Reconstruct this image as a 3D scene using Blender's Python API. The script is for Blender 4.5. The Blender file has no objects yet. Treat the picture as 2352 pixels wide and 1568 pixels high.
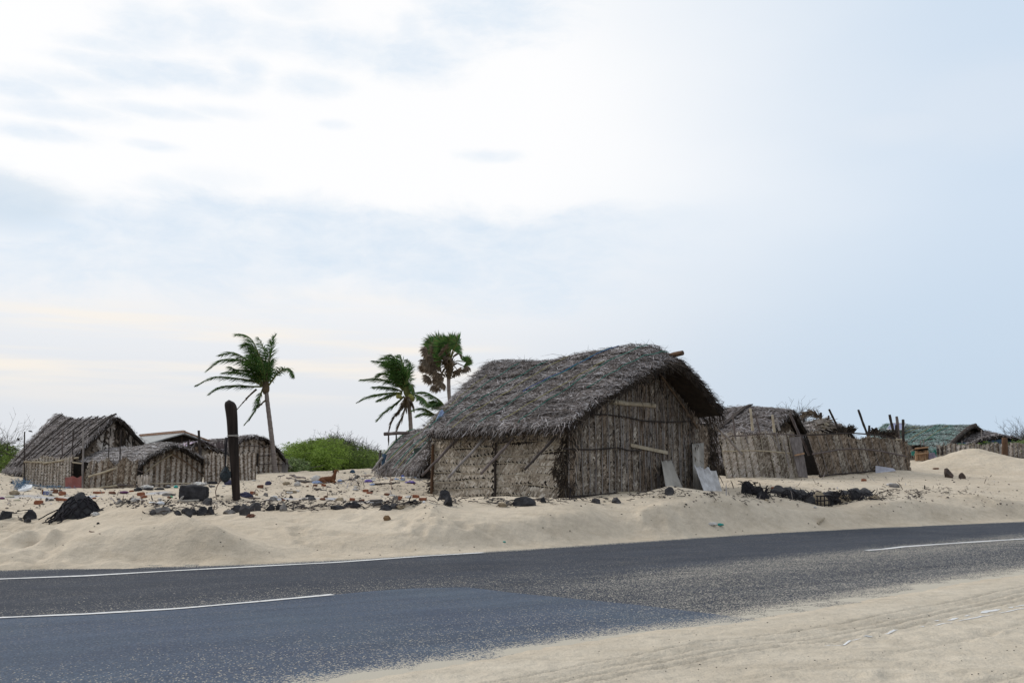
import bpy, math, random
import numpy as np
from mathutils import Vector, noise as mnoise

random.seed(7)
RNG = np.random.default_rng(7)
S = bpy.context.scene
COL = S.collection
V = Vector
UP = V((0, 0, 1))

# ------------------------------------------------------------------ camera
FPX, CX, CY = 2287.0, 1176.0, 784.0
HC = 1.35
PITCH = math.atan(296.0 / FPX)
CP, SP = math.cos(PITCH), math.sin(PITCH)
CAMP = V((0, 0, HC))


def ray(x, y):
    u = (x - CX) / FPX
    w = (CY - y) / FPX
    return V((u, CP - w * SP, SP + w * CP))


def at(x, y, D):
    r = ray(x, y)
    return CAMP + r * (D / r.y)


def plane0(x, y, z=0.0):
    r = ray(x, y)
    return CAMP + r * ((z - HC) / r.z)


# sub-views of the photograph that measurements were taken in: (x0, y0, scale)
CR = {
    'd': (0, 0, 1), 'c1': (0, 890.1, .3052), 'c2': (402, 717.8, .3052), 'c3': (976.2, 746.5, .3052),
    'k4': (1579, 861.3, .3286), 's1': (0, 936, .18307), 's2': (315.8, 936, .18307), 's3': (631.6, 993.4, .14648),
    's4': (976.2, 976.2, .14648), 's5': (1292, 792.4, .2271), 's6': (1607.8, 890, .18313),
    's7': (1808.8, 918.7, .16483), 's8': (2009.7, 918.7, .16477), 'a1': (0, 1091, .12207),
    'a2': (287.1, 1091, .12207), 'a3': (516.8, 1062.3, .12207), 'a4': (746.5, 1062.3, .12207),
    'a5': (447.9, 752.3, .15017), 'a6': (815.4, 752.3, .15017), 'rl': (0, 1148.5, .5), 'rr': (1176, 1148.5, .5),
    'g5': (1493, 1148.5, .14648), 'g6': (1722.7, 1062.3, .14648), 'g7': (861.4, 1119.8, .14648),
    'g8': (1895, 1320.8, .19434), 'kl': (0, 0, .51265), 'kr': (1176, 0, .51265),
}


def q(c, x, y):
    a, b, s = CR[c]
    return a + s * x, b + s * y


def qat(c, x, y, D):
    return at(*q(c, x, y), D)


# ------------------------------------------------------------------ numpy noise
def vnoise(x, y, seed=0):
    x = np.asarray(x, float); y = np.asarray(y, float)
    xi = np.floor(x).astype(np.int64); yi = np.floor(y).astype(np.int64)
    fx = x - xi; fy = y - yi
    fx = fx * fx * (3 - 2 * fx); fy = fy * fy * (3 - 2 * fy)

    def h(a, b):
        n = (a * 374761393 + b * 668265263 + seed * 974634777) & 0xffffffff
        n = ((n ^ (n >> 13)) * 1274126177) & 0xffffffff
        n = n ^ (n >> 16)
        return (n & 0xffff) / 32767.5 - 1.0
    a = h(xi, yi); b = h(xi + 1, yi); c = h(xi, yi + 1); d = h(xi + 1, yi + 1)
    return (a * (1 - fx) + b * fx) * (1 - fy) + (c * (1 - fx) + d * fx) * fy


def fbm(x, y, oct=4, seed=0):
    s = 0; a = 1; f = 1
    for k in range(oct):
        s = s + a * vnoise(x * f + 17.3 * k, y * f - 9.1 * k, seed + k)
        a *= .5; f *= 2.03
    return s


def sstep(a, b, x):
    t = np.clip((x - a) / (b - a), 0, 1)
    return t * t * (3 - 2 * t)


# ------------------------------------------------------------------ road edges in world space (on z = 0)
FAR_EDGE_PX = [(-400, 1324), (0, 1308), (250, 1303), (450, 1299), (600, 1294), (770, 1286), (1176, 1263), (1501, 1241),
               (1726, 1226), (1996, 1212), (2352, 1197), (2800, 1175)]
NEAR_EDGE_PX = [(560, 1640), (740, 1568), (1000, 1528), (1176, 1498), (1451, 1453), (1640, 1432), (1776, 1412), (1926, 1388),
                (2130, 1352), (2352, 1316), (2700, 1262)]


def poly_px(pts):
    return np.array([[plane0(x, y).x, plane0(x, y).y] for x, y in pts])


FAR_EDGE = poly_px(FAR_EDGE_PX)
NEAR_EDGE = poly_px(NEAR_EDGE_PX)
for E in (FAR_EDGE, NEAR_EDGE):       # straight continuations beyond the picture
    d0 = E[0] - E[1]; d1 = E[-1] - E[-2]
    E0 = E[0] + d0 / np.linalg.norm(d0) * 300; E1 = E[-1] + d1 / np.linalg.norm(d1) * 600
    if E is FAR_EDGE:
        FAR_EDGE = np.vstack([E0, E, E1])
    else:
        rd = FAR_EDGE[2] - FAR_EDGE[3]
        E0 = E[0] + rd / np.linalg.norm(rd) * 300
        NEAR_EDGE = np.vstack([E0, E, E1])


def sdist(E, x, y):
    """signed distance to polyline, positive on its far (left-hand) side"""
    x = np.asarray(x, float).ravel(); y = np.asarray(y, float).ravel()
    best = np.full(x.shape, 1e18); sg = np.zeros(x.shape)
    for a, b in zip(E[:-1], E[1:]):
        d = b - a; L2 = d @ d
        t = np.clip(((x - a[0]) * d[0] + (y - a[1]) * d[1]) / L2, 0, 1)
        px = x - a[0] - t * d[0]; py = y - a[1] - t * d[1]
        r2 = px * px + py * py
        c = d[0] * (y - a[1]) - d[1] * (x - a[0])
        m = r2 < best
        best = np.where(m, r2, best); sg = np.where(m, np.sign(c), sg)
    return np.sqrt(best) * sg


# ------------------------------------------------------------------ terrain
CTRL = [
    (0, 1250, 15.5), (0, 1200, 18), (0, 1160, 22), (0, 1130, 27), (0, 1100, 34), (0, 1078, 60), (-400, 1180, 20), (-400, 1100, 34),
    (280, 1163, 17.5), (280, 1230, 15.3), (280, 1285, 14.1), (150, 1238, 15.5), (100, 1205, 17.5), (200, 1190, 17.2), (280, 1161, 20.5), (200, 1170, 20.5), (100, 1180, 20),
    (363, 1184, 16.6), (428, 1223, 15.6), (550, 1262, 14.9), (450, 1203, 17.5), (520, 1184, 18.5), (620, 1179, 18.8), (400, 1190, 18.3), (520, 1225, 16.6),
    (700, 1183, 18.8), (700, 1230, 17), (700, 1268, 16.1), (830, 1188, 18.6), (830, 1235, 17.1), (960, 1166, 19), (960, 1220, 17.4), (960, 1250, 16.9),
    (900, 1180, 18.8), (1180, 1172, 19.5), (1180, 1217, 18), (1180, 1245, 17.6), (1060, 1170, 19.3), (1350, 1170, 20), (1350, 1215, 18.4), (1350, 1238, 18),
    (1005, 1142, 26), (1310, 1146, 23.5), (1160, 1146, 23.6), (1650, 1125, 27.7), (1540, 1130, 22.6), (1540, 1170, 20.7), (1540, 1200, 19.7), (1540, 1226, 19.1), (1480, 1140, 22.5), (1400, 1146, 22.3),
    (1400, 1130, 27.5), (1200, 1130, 28), (1650, 1140, 23.5),
    (1800, 1182, 22.5), (1800, 1169, 24), (1900, 1169, 24.5), (1990, 1163, 25), (1900, 1166, 25.6), (1900, 1126, 26.8), (1800, 1126, 26.6), (1900, 1110, 31), (1830, 1095, 35), (1700, 1142, 24.2), (1700, 1170, 22), (1720, 1100, 33),
    (1700, 1205, 20.8), (1900, 1200, 23), (2050, 1080, 36), (2100, 1150, 26), (2100, 1187, 24.6), (2200, 1135, 28.7), (2350, 1130, 30), (2230, 1048, 42), (2130, 1063, 41), (2080, 1076, 43),
    (2340, 1062, 42), (2230, 1090, 37), (2350, 1095, 36), (2350, 1150, 28.5), (2350, 1177, 27.3), (2250, 1188, 26), (2130, 1100, 34), (2700, 1090, 38), (2700, 1140, 33), (2230, 1070, 47), (2340, 1072, 48),
    (540, 1148, 22), (540, 1125, 28), (400, 1119, 32), (560, 1106, 34), (100, 1117, 34), (240, 1125, 31), (632, 1088, 46), (760, 1091, 50), (760, 1109, 36), (860, 1079, 48), (900, 1091, 40), (940, 1096, 34),
    (850, 1130, 26), (700, 1150, 22), (860, 1160, 20.5), (620, 1163, 20.3), (450, 1165, 20.3), (750, 1162, 20.4), (50, 1180, 20), (960, 1110, 30),
    (0, 1076, 70), (600, 1080, 80), (1200, 1080, 80), (1700, 1076, 70), (2100, 1056, 55), (2352, 1056, 60), (2352, 1060, 75), (2020, 1062, 52), (1500, 1095, 45),
]
_cp = [tuple(at(*c)) for c in CTRL]
for (ex, ey) in FAR_EDGE[1:-1]:
    _cp.append((ex, ey, 0.0))
_rdir = FAR_EDGE[-2] - FAR_EDGE[2]; _rdir = _rdir / np.linalg.norm(_rdir)
_rn = np.array([-_rdir[1], _rdir[0]])
for (ex, ey) in FAR_EDGE[1:-1:2]:
    p = np.array([ex, ey]) - _rn * 1.2
    _cp.append((p[0], p[1], -.12))
for a in np.linspace(-1.2, 1.2, 9):
    _cp.append((130 * a, 130.0, 1.5))
_cp = np.array(_cp)


def _tps_fit(P, lam=2e-3):
    n = len(P)
    d2 = ((P[:, None, :2] - P[None, :, :2]) ** 2).sum(-1)
    K = np.where(d2 > 0, .5 * d2 * np.log(np.maximum(d2, 1e-12)), 0) + lam * np.eye(n)
    Q = np.c_[np.ones(n), P[:, :2]]
    A = np.block([[K, Q], [Q.T, np.zeros((3, 3))]])
    return np.linalg.solve(A, np.r_[P[:, 2], 0, 0, 0])


_tw = _tps_fit(_cp)


CRESTS = []    # sharp sand crests: (points [(x, y, height)], width towards the road, width behind)


def crest(pts, wa, wb, offs=0):
    CRESTS.append((np.array([[at(px, py, D).x, at(px, py, D).y, h] for px, py, D, h in pts]), wa, wb))


crest([(200, 1176, 17.3, .0), (265, 1160, 17.4, .14), (300, 1163, 17.3, .20), (363, 1184, 16.6, .19), (428, 1223, 15.6, .15), (490, 1243, 15.2, .11), (560, 1262, 14.9, .0)], .30, .55)
crest([(395, 1215, 15.9, .0), (440, 1226, 15.5, .08), (480, 1250, 15.0, .05), (500, 1268, 14.7, 0)], .4, .5)
crest([(850, 1184, 18.7, .0), (905, 1172, 18.9, .09), (930, 1170, 18.9, .07), (965, 1163, 19.1, .14), (990, 1184, 18.3, .15), (1015, 1206, 17.7, .11), (1060, 1236, 17.1, .0)], .32, .5)
crest([(1420, 1152, 21.6, .0), (1490, 1142, 22.0, .10), (1540, 1134, 22.3, .16), (1590, 1142, 22.0, .10), (1660, 1158, 21.8, .02)], .40, .5)
crest([(1475, 1160, 21.0, 0), (1525, 1165, 20.6, .08), (1560, 1180, 20.2, .05), (1590, 1200, 19.7, 0)], .35, .4)
crest([(2100, 1143, 26.6, 0), (2180, 1128, 27.6, .10), (2260, 1121, 28.0, .16), (2330, 1140, 27.5, .10), (2420, 1155, 27.5, 0)], .9, .9)
crest([(2110, 1072, 41.5, 0), (2170, 1056, 42, .22), (2230, 1048, 42, .34), (2290, 1054, 42, .22), (2400, 1066, 42, .05)], 1.6, 2.0)
crest([(1690, 1173, 21.9, 0), (1760, 1172, 22.6, .06), (1850, 1171, 23.6, .09), (1960, 1168, 24.2, .09), (2060, 1163, 25.0, .05), (2120, 1160, 25.4, 0)], .8, .35)
crest([(600, 1273, 15.4, 0), (700, 1262, 16.2, .05), (861, 1247, 16.9, .05), (1000, 1240, 17.3, .06), (1100, 1236, 17.7, .06), (1200, 1243, 17.7, .02), (1260, 1243, 17.8, 0)], .22, .7)


def crest_height(x, y):
    z = np.zeros(x.shape)
    for P, wa, wb in CRESTS:
        best = np.full(x.shape, 1e9); hh = np.zeros(x.shape); sg = np.zeros(x.shape)
        for a, b in zip(P[:-1], P[1:]):
            d = (b - a)[:2]; L2 = d @ d
            t = np.clip(((x - a[0]) * d[0] + (y - a[1]) * d[1]) / L2, 0, 1)
            r = np.hypot(x - a[0] - t * d[0], y - a[1] - t * d[1]); c = d[0] * (y - a[1]) - d[1] * (x - a[0])
            m = r < best
            best = np.where(m, r, best); hh = np.where(m, a[2] + (b[2] - a[2]) * t, hh); sg = np.where(m, np.sign(c), sg)
        w = np.where(sg > 0, wb, wa)
        z += hh * np.exp(-(best / w) - .4 * (best / w) ** 2)
    return z


def tps(x, y):
    out = np.empty(x.shape)
    for i in range(0, len(x), 20000):
        xs = x[i:i + 20000]; ys = y[i:i + 20000]
        d2 = (xs[:, None] - _cp[None, :, 0]) ** 2 + (ys[:, None] - _cp[None, :, 1]) ** 2
        K = .5 * d2 * np.log(np.maximum(d2, 1e-12))
        n = len(_cp)
        out[i:i + 20000] = K @ _tw[:n] + _tw[n] + _tw[n + 1] * xs + _tw[n + 2] * ys
    return out


PRINTS = []   # footprints / hollows in the sand: x, y, radius, depth


def Hgt(x, y, detail=True):
    shp = np.shape(x)
    x = np.asarray(x, float).ravel(); y = np.asarray(y, float).ravel()
    sf = sdist(FAR_EDGE, x, y); sn = sdist(NEAR_EDGE, x, y)
    far = np.clip((np.hypot(x, y) - 75) / 40, 0, 1)
    z = np.full(x.shape, -.06)
    m = sf > -.6
    if m.any():
        xm, ym = x[m], y[m]
        t = tps(xm, np.minimum(ym, 125))
        t = np.clip(t, -.3, 3.2) * (1 - far[m]) + far[m] * (1.45 + .25 * fbm(xm * .03, ym * .03, 3, 5))
        t = np.maximum(t, .012 * sf[m])
        t = t + crest_height(xm + .10 * fbm(xm * 2, ym * 2, 2, 91), ym + .10 * fbm(xm * 2, ym * 2, 2, 93))
        if detail:
            bank = sstep(.3, 2.5, sf[m]); plat = sstep(4.5, 7.5, sf[m])
            t = t + bank * .034 * fbm(xm * .9, ym * .9, 4, 11)
            t = t + plat * (.028 * fbm(xm * 1.7, ym * 1.7, 3, 21) + .016 * fbm(xm * 4.5, ym * 4.5, 2, 29))
            rip = np.sin((xm * .55 + ym * .84) * 11 + 2.2 * fbm(xm * .7, ym * .7, 2, 3))
            t = t + .017 * rip * bank * (1 - plat) * sstep(-.1, .7, fbm(xm * .45, ym * .45, 2, 8) + .25 * np.clip(-xm / 5, -1, 1.5))
        edge = sf[m] + .07 * fbm(xm * 1.1, ym * 1.1, 3, 31) + .02 * fbm(xm * 6, ym * 6, 2, 33)
        z[m] = np.where(edge > 0, t * sstep(0, .8, edge) + .018 * sstep(0, .12, edge), -.05 * np.clip(-edge / .1, 0, 1))
    m = sn < .5
    if m.any():
        xm, ym = x[m], y[m]
        s = -(sn[m] + .05 * fbm(xm * 1.5, ym * 1.5, 3, 41) + .03 * fbm(xm * 9, ym * 9, 2, 43))
        t = .016 * sstep(0, .25, s) + .03 * sstep(.1, 3, s)
        if detail:
            t = t + sstep(.1, .8, s) * (.010 * fbm(xm * 1.6, ym * 1.6, 3, 51) + .004 * fbm(xm * 8, ym * 8, 2, 53))
            # tyre tracks running along the road
            al = -(sn[m])
            wob = .05 * fbm(xm * .25, ym * .25, 2, 61)
            for c0, wdt, dep in ((.80, .04, .045), (1.00, .026, .030), (1.13, .026, .034), (1.27, .028, .032), (1.9, .04, .018), (2.9, .035, .028)):
                e = (al + wob * (1 + c0) - c0) / wdt
                t = t - dep * np.exp(-e * e) * sstep(.2, .6, s) + .5 * dep * np.exp(-(e - 1.7) ** 2) * sstep(.2, .6, s)
        z[m] = np.where(s > 0, t, -.05 * np.clip(-s / .1, 0, 1))
    if detail:
        for (fx, fy, fr, fd) in PRINTS:
            r2 = ((x - fx) ** 2 + (y - fy) ** 2) / (fr * fr)
            m = r2 < 6
            z[m] += fd * (np.exp(-(np.sqrt(r2[m]) - 1.5) ** 2 * 5) * .4 - np.exp(-r2[m] * 1.3))
    return z.reshape(shp)


_YS = np.r_[np.linspace(3.5, 30, 420), np.linspace(30.1, 75, 320), np.linspace(76, 200, 60)]


GRID = None    # (ys, us, Z) of the finished ground mesh


def Hq(xs, ys):
    """ground height read off the finished ground mesh"""
    gy, gu, Z = GRID
    u = xs / np.sqrt(ys * ys + 36.0)
    j = np.clip(np.searchsorted(gy, ys) - 1, 0, len(gy) - 2); i = np.clip(np.searchsorted(gu, u) - 1, 0, len(gu) - 2)
    b = np.clip((ys - gy[j]) / (gy[j + 1] - gy[j]), 0, 1); a = np.clip((u - gu[i]) / (gu[i + 1] - gu[i]), 0, 1)
    return (Z[j, i] * (1 - a) + Z[j, i + 1] * a) * (1 - b) + (Z[j + 1, i] * (1 - a) + Z[j + 1, i + 1] * a) * b


def Hany(xs, ys):
    return Hgt(xs, ys) if GRID is None else Hq(xs, ys)


def hit(x, y):
    """where the line of sight through photo point (x, y) first meets the ground"""
    r = ray(x, y)
    xs = r.x / r.y * _YS; zs = HC + r.z / r.y * _YS
    h = np.maximum(Hany(xs, _YS), 0)
    below = np.nonzero(zs <= h)[0]
    if len(below) == 0:
        k = int(np.argmin(np.abs(zs - h)))
        return V((xs[k], _YS[k], h[k]))
    k = below[0]
    if k == 0:
        return V((xs[0], _YS[0], h[0]))
    a = zs[k - 1] - h[k - 1]; b = zs[k] - h[k]
    t = a / (a - b)
    Y = _YS[k - 1] + t * (_YS[k] - _YS[k - 1])
    X = r.x / r.y * Y
    return V((X, Y, float(max(Hany(np.array([X]), np.array([Y]))[0], 0))))


def gz(x, y):
    return float(max(Hany(np.array([float(x)]), np.array([float(y)]))[0], 0))


# ------------------------------------------------------------------ mesh building
class MB:
    def __init__(s):
        s.v = []; s.f = []; s.m = []

    def add(s, vs, fs, m=0):
        o = len(s.v)
        s.v.extend([tuple(p) for p in vs])
        s.f.extend([tuple(i + o for i in f) for f in fs])
        s.m.extend([m] * len(fs))
        return s

    def quad(s, a, b, c, d, m=0):
        return s.add((a, b, c, d), ((0, 1, 2, 3),), m)

    def box(s, c, u, v, w, m=0):
        """c centre, u v w half-axis vectors"""
        P = [c + u * i + v * j + w * k for i in (-1, 1) for j in (-1, 1) for k in (-1, 1)]
        return s.add(P, ((0, 1, 3, 2), (4, 6, 7, 5), (0, 4, 5, 1), (2, 3, 7, 6), (0, 2, 6, 4), (1, 5, 7, 3)), m)

    def tube(s, pts, rad, n=6, m=0, cap=True):
        pts = [V(p) for p in pts]
        if not hasattr(rad, '__len__'):
            rad = [rad] * len(pts)
        vs = []; fs = []
        ref = None
        for i, p in enumerate(pts):
            t = (pts[min(i + 1, len(pts) - 1)] - pts[max(i - 1, 0)])
            if t.length < 1e-9:
                t = V((0, 0, 1))
            t.normalize()
            if ref is None:
                ref = V((0, 0, 1)) if abs(t.z) < .9 else V((1, 0, 0))
            a = t.cross(ref)
            if a.length < 1e-6:
                a = t.cross(V((1, .3, 0)))
            a.normalize()
            b = a.cross(t); ref = b
            for k in range(n):
                an = 2 * math.pi * k / n
                vs.append(p + (a * math.cos(an) + b * math.sin(an)) * rad[i])
        for i in range(len(pts) - 1):
            for k in range(n):
                k2 = (k + 1) % n
                fs.append((i * n + k, i * n + k2, (i + 1) * n + k2, (i + 1) * n + k))
        if cap:
            fs.append(tuple(range(n - 1, -1, -1)))
            fs.append(tuple((len(pts) - 1) * n + k for k in range(n)))
        return s.add(vs, fs, m)

    def blade(s, p, d, side, L, w, nrm, bend=0.0, m=0):
        """a narrow two-segment leaf strip"""
        mid = p + d * (L * .5) + nrm * (bend * L * .5)
        tip = p + d * L - nrm * (bend * L * .25)
        h = side * (w * .5)
        return s.add((p - h * .8, p + h * .8, mid + h, mid - h, tip + h * .35, tip - h * .35), ((0, 1, 2, 3), (3, 2, 4, 5)), m)

    def build(s, name, mats, parent=None, loc=None, smooth=False):
        me = bpy.data.meshes.new(name)
        off = V(parent['_o']) if parent is not None else (V(loc) if loc is not None else V((0, 0, 0)))
        vs = [(p[0] - off.x, p[1] - off.y, p[2] - off.z) for p in s.v]
        me.from_pydata(vs, [], s.f)
        if not isinstance(mats, (list, tuple)):
            mats = [mats]
        for m in mats:
            me.materials.append(m)
        if len(mats) > 1:
            me.polygons.foreach_set('material_index', s.m)
        if smooth:
            me.polygons.foreach_set('use_smooth', [True] * len(me.polygons))
        me.update()
        o = bpy.data.objects.new(name, me); COL.objects.link(o)
        o['_o'] = tuple(off)
        if parent is not None:
            o.parent = parent
        else:
            o.location = off
        return o


def tag(o, label, cat, group=None, kind=None):
    o['label'] = label; o['category'] = cat
    if group:
        o['group'] = group
    if kind:
        o['kind'] = kind
    return o


def thing(name, loc, label, cat, group=None):
    o = bpy.data.objects.new(name, None); COL.objects.link(o)
    o.location = V(loc); o['_o'] = tuple(V(loc)); o.empty_display_size = .2
    return tag(o, label, cat, group)


def structure(o, label=None, cat=None):
    o['kind'] = 'structure'
    if label:
        o['label'] = label
    if cat:
        o['category'] = cat
    return o


def rnd(a, b):
    return random.uniform(a, b)


_ico = {}


def ico(n):
    if n in _ico:
        return _ico[n]
    t = (1 + 5 ** .5) / 2
    vs = [V(p).normalized() for p in ((-1, t, 0), (1, t, 0), (-1, -t, 0), (1, -t, 0), (0, -1, t), (0, 1, t), (0, -1, -t), (0, 1, -t), (t, 0, -1), (t, 0, 1), (-t, 0, -1), (-t, 0, 1))]
    fs = [(0, 11, 5), (0, 5, 1), (0, 1, 7), (0, 7, 10), (0, 10, 11), (1, 5, 9), (5, 11, 4), (11, 10, 2), (10, 7, 6), (7, 1, 8), (3, 9, 4), (3, 4, 2), (3, 2, 6), (3, 6, 8), (3, 8, 9), (4, 9, 5), (2, 4, 11), (6, 2, 10), (8, 6, 7), (9, 8, 1)]
    for _ in range(n):
        cache = {}; nf = []

        def mid(a, b):
            k = (min(a, b), max(a, b))
            if k not in cache:
                vs.append(((vs[a] + vs[b]) * .5).normalized()); cache[k] = len(vs) - 1
            return cache[k]
        for a, b, c in fs:
            x, y, z = mid(a, b), mid(b, c), mid(c, a)
            nf += [(a, x, z), (b, y, x), (c, z, y), (x, y, z)]
        fs = nf
    _ico[n] = (vs, fs)
    return _ico[n]


def rock_mesh(mb, c, w, d, h, seed, cuts=7, rough=.12, n=3, m=0, rot=0.0, sink=.25):
    """faceted stone standing on c (base centre), w x d x h"""
    r = random.Random(seed)
    vs, fs = ico(n)
    planes = []
    for _ in range(cuts):
        p = V((r.gauss(0, 1), r.gauss(0, 1), r.gauss(.2, .8))).normalized()
        planes.append((p, r.uniform(.52, .85)))
    out = []
    for p in vs:
        k = 1.0
        for pn, pd in planes:
            dt = p.dot(pn)
            if dt > pd:
                k = min(k, pd / dt)
        k *= 1 + rough * mnoise.fractal(p * 2.1 + V((seed * 3.1, 0, 0)), 1, 2, 4)
        x = p * k
        X = V((x.x * w * .58, x.y * d * .58, x.z * h * .72))
        cr, sr = math.cos(rot), math.sin(rot)
        out.append(c + V((X.x * cr - X.y * sr, X.x * sr + X.y * cr, X.z + h * (.5 - sink * .4))))
    mb.add(out, fs, m)
    return mb
# ------------------------------------------------------------------ materials
class NT:
    def __init__(s, name):
        s.mat = bpy.data.materials.new(name); s.mat.use_nodes = True
        s.t = s.mat.node_tree; s.n = s.t.nodes; s.l = s.t.links
        s.b = s.n['Principled BSDF']
        s.b.inputs['Specular IOR Level'].default_value = .25

    def node(s, typ, **kw):
        o = s.n.new(typ)
        for k, v in kw.items():
            if k.startswith('i_'):
                o.inputs[k[2:].replace('_', ' ')].default_value = v
            else:
                setattr(o, k, v)
        return o

    def coord(s):
        return s.node('ShaderNodeTexCoord').outputs['Object']

    def noise(s, scale, detail=4, rough=.55, vec=None, dist=0.0, mul=None):
        c = vec or s.coord()
        if mul is not None:
            mp = s.node('ShaderNodeMapping'); mp.inputs['Scale'].default_value = mul
            s.l.new(c, mp.inputs['Vector']); c = mp.outputs['Vector']
        o = s.node('ShaderNodeTexNoise'); o.inputs['Scale'].default_value = scale
        o.inputs['Detail'].default_value = detail; o.inputs['Roughness'].default_value = rough
        o.inputs['Distortion'].default_value = dist
        s.l.new(c, o.inputs['Vector'])
        return o.outputs['Fac']

    def ramp(s, fac, stops, interp='LINEAR'):
        o = s.node('ShaderNodeValToRGB'); o.color_ramp.interpolation = interp
        e = o.color_ramp.elements
        while len(e) < len(stops):
            e.new(.5)
        for el, (p, c) in zip(e, stops):
            el.position = p; el.color = (c[0], c[1], c[2], 1) if hasattr(c, '__len__') else (c, c, c, 1)
        s.l.new(fac, o.inputs['Fac'])
        return o.outputs['Color']

    def mix(s, fac, a, b, mode='MIX'):
        o = s.node('ShaderNodeMix', data_type='RGBA', blend_type=mode)
        for sock, val in ((o.inputs[0], fac), (o.inputs[6], a), (o.inputs[7], b)):
            if hasattr(val, 'is_linked') or hasattr(val, 'links'):
                s.l.new(val, sock)
            elif hasattr(val, '__len__'):
                sock.default_value = (val[0], val[1], val[2], 1)
            else:
                sock.default_value = val
        return o.outputs[2]

    def math(s, op, a, b=None, c=None, clamp=False):
        o = s.node('ShaderNodeMath', operation=op); o.use_clamp = clamp
        for i, val in enumerate((a, b, c)):
            if val is None:
                continue
            if hasattr(val, 'links'):
                s.l.new(val, o.inputs[i])
            else:
                o.inputs[i].default_value = val
        return o.outputs[0]

    def bump(s, h, strength=.3, dist=.02):
        o = s.node('ShaderNodeBump'); o.inputs['Strength'].default_value = strength; o.inputs['Distance'].default_value = dist
        s.l.new(h, o.inputs['Height']); s.l.new(o.outputs['Normal'], s.b.inputs['Normal'])

    def color(s, c):
        s.l.new(c, s.b.inputs['Base Color'])

    def rough(s, r):
        s.b.inputs['Roughness'].default_value = r

    def island(s):
        return s.node('ShaderNodeNewGeometry').outputs['Random Per Island']

    def attr(s, name):
        o = s.node('ShaderNodeAttribute'); o.attribute_name = name
        return o.outputs['Fac']


def m_leafy(name, stops, rough=.85, noise_scale=3.0, lo=.6, hi=1.25, trans=0.0):
    """strips whose tone differs strip by strip, with slow weathering patches over the whole thing"""
    t = NT(name)
    c = t.ramp(t.island(), stops)
    n = t.noise(noise_scale, 4)
    w = t.ramp(n, [(.3, (lo,) * 3), (.7, (hi,) * 3)])
    c = t.mix(1.0, c, w, 'MULTIPLY')
    f = t.noise(40, 2)
    c = t.mix(1.0, c, t.ramp(f, [(.3, .75), (.7, 1.15)]), 'MULTIPLY')
    t.color(c); t.rough(rough)
    if trans:
        tr = t.node('ShaderNodeBsdfTranslucent'); t.l.new(c, tr.inputs['Color'])
        mx = t.node('ShaderNodeMixShader'); mx.inputs[0].default_value = trans
        t.l.new(t.b.outputs[0], mx.inputs[1]); t.l.new(tr.outputs[0], mx.inputs[2])
        t.l.new(mx.outputs[0], t.n['Material Output'].inputs['Surface'])
    return t.mat


def m_plain(name, a, b=None, scale=6.0, rough=.8, bump=.3, bscale=30, mul=None, spec=.25, dist=.01):
    t = NT(name)
    b = b or tuple(x * .6 for x in a)
    n = t.noise(scale, 5, .6, mul=mul)
    t.color(t.ramp(n, [(.32, b), (.68, a)])); t.rough(rough)
    t.b.inputs['Specular IOR Level'].default_value = spec
    if bump:
        t.bump(t.noise(bscale, 4, mul=mul), bump, dist)
    return t.mat


M = {}
M['thatch'] = m_leafy('thatch', [(0, (.055, .042, .036)), (.22, (.12, .097, .086)), (.55, (.23, .198, .187)), (.85, (.36, .328, .323)), (1, (.50, .475, .475))], lo=.55, hi=1.2, noise_scale=1.25)
M['thatch_far'] = m_leafy('thatch_far', [(0, (.10, .08, .07)), (.30, (.175, .145, .133)), (.65, (.26, .227, .218)), (.9, (.34, .308, .302)), (1, (.43, .40, .39))], lo=.68, hi=1.15, noise_scale=2)
M['thatch_pale'] = m_leafy('thatch_pale', [(0, (.14, .115, .10)), (.35, (.28, .245, .225)), (.7, (.43, .39, .375)), (1, (.62, .59, .58))], lo=.65, hi=1.15, noise_scale=2)
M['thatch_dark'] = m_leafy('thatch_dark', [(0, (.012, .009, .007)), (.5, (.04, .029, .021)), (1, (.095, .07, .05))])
M['thatch_core'] = m_plain('thatch_core', (.085, .066, .055), (.03, .023, .019), scale=9, bump=.6, bscale=30, mul=(1, 1, 1))
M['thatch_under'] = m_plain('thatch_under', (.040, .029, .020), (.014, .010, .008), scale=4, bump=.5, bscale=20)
M['weave_pale'] = m_leafy('weave_pale', [(0, (.24, .195, .145)), (.35, (.39, .33, .26)), (.75, (.50, .435, .355)), (1, (.62, .56, .48))], noise_scale=1.8, lo=.62, hi=1.15)
M['weave_grey'] = m_leafy('weave_grey', [(0, (.14, .108, .08)), (.35, (.245, .202, .157)), (.75, (.35, .298, .24)), (1, (.48, .425, .355))], noise_scale=1.3, lo=.6, hi=1.22)
M['weave_brown'] = m_leafy('weave_brown', [(0, (.12, .085, .057)), (.4, (.205, .153, .108)), (.8, (.285, .222, .165)), (1, (.38, .31, .245))], noise_scale=1.7, lo=.5, hi=1.2)
M['weave_far'] = m_leafy('weave_far', [(0, (.36, .298, .24)), (.4, (.475, .405, .338)), (.8, (.565, .495, .425)), (1, (.64, .575, .51))], noise_scale=1.5, lo=.7, hi=1.12)
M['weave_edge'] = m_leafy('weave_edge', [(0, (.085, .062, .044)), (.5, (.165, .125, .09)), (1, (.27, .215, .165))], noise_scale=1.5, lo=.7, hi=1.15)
M['rib'] = m_plain('rib', (.42, .37, .29), (.22, .18, .13), scale=4)
M['rib_brown'] = m_plain('rib_brown', (.22, .15, .10), (.11, .075, .05), scale=4)
M['rib_grey'] = m_plain('rib_grey', (.30, .27, .25), (.15, .13, .12), scale=4)
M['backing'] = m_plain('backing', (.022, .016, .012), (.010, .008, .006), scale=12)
M['mat_back'] = m_plain('mat_back', (.13, .10, .074), (.055, .042, .03), scale=9, bump=.4)
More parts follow.
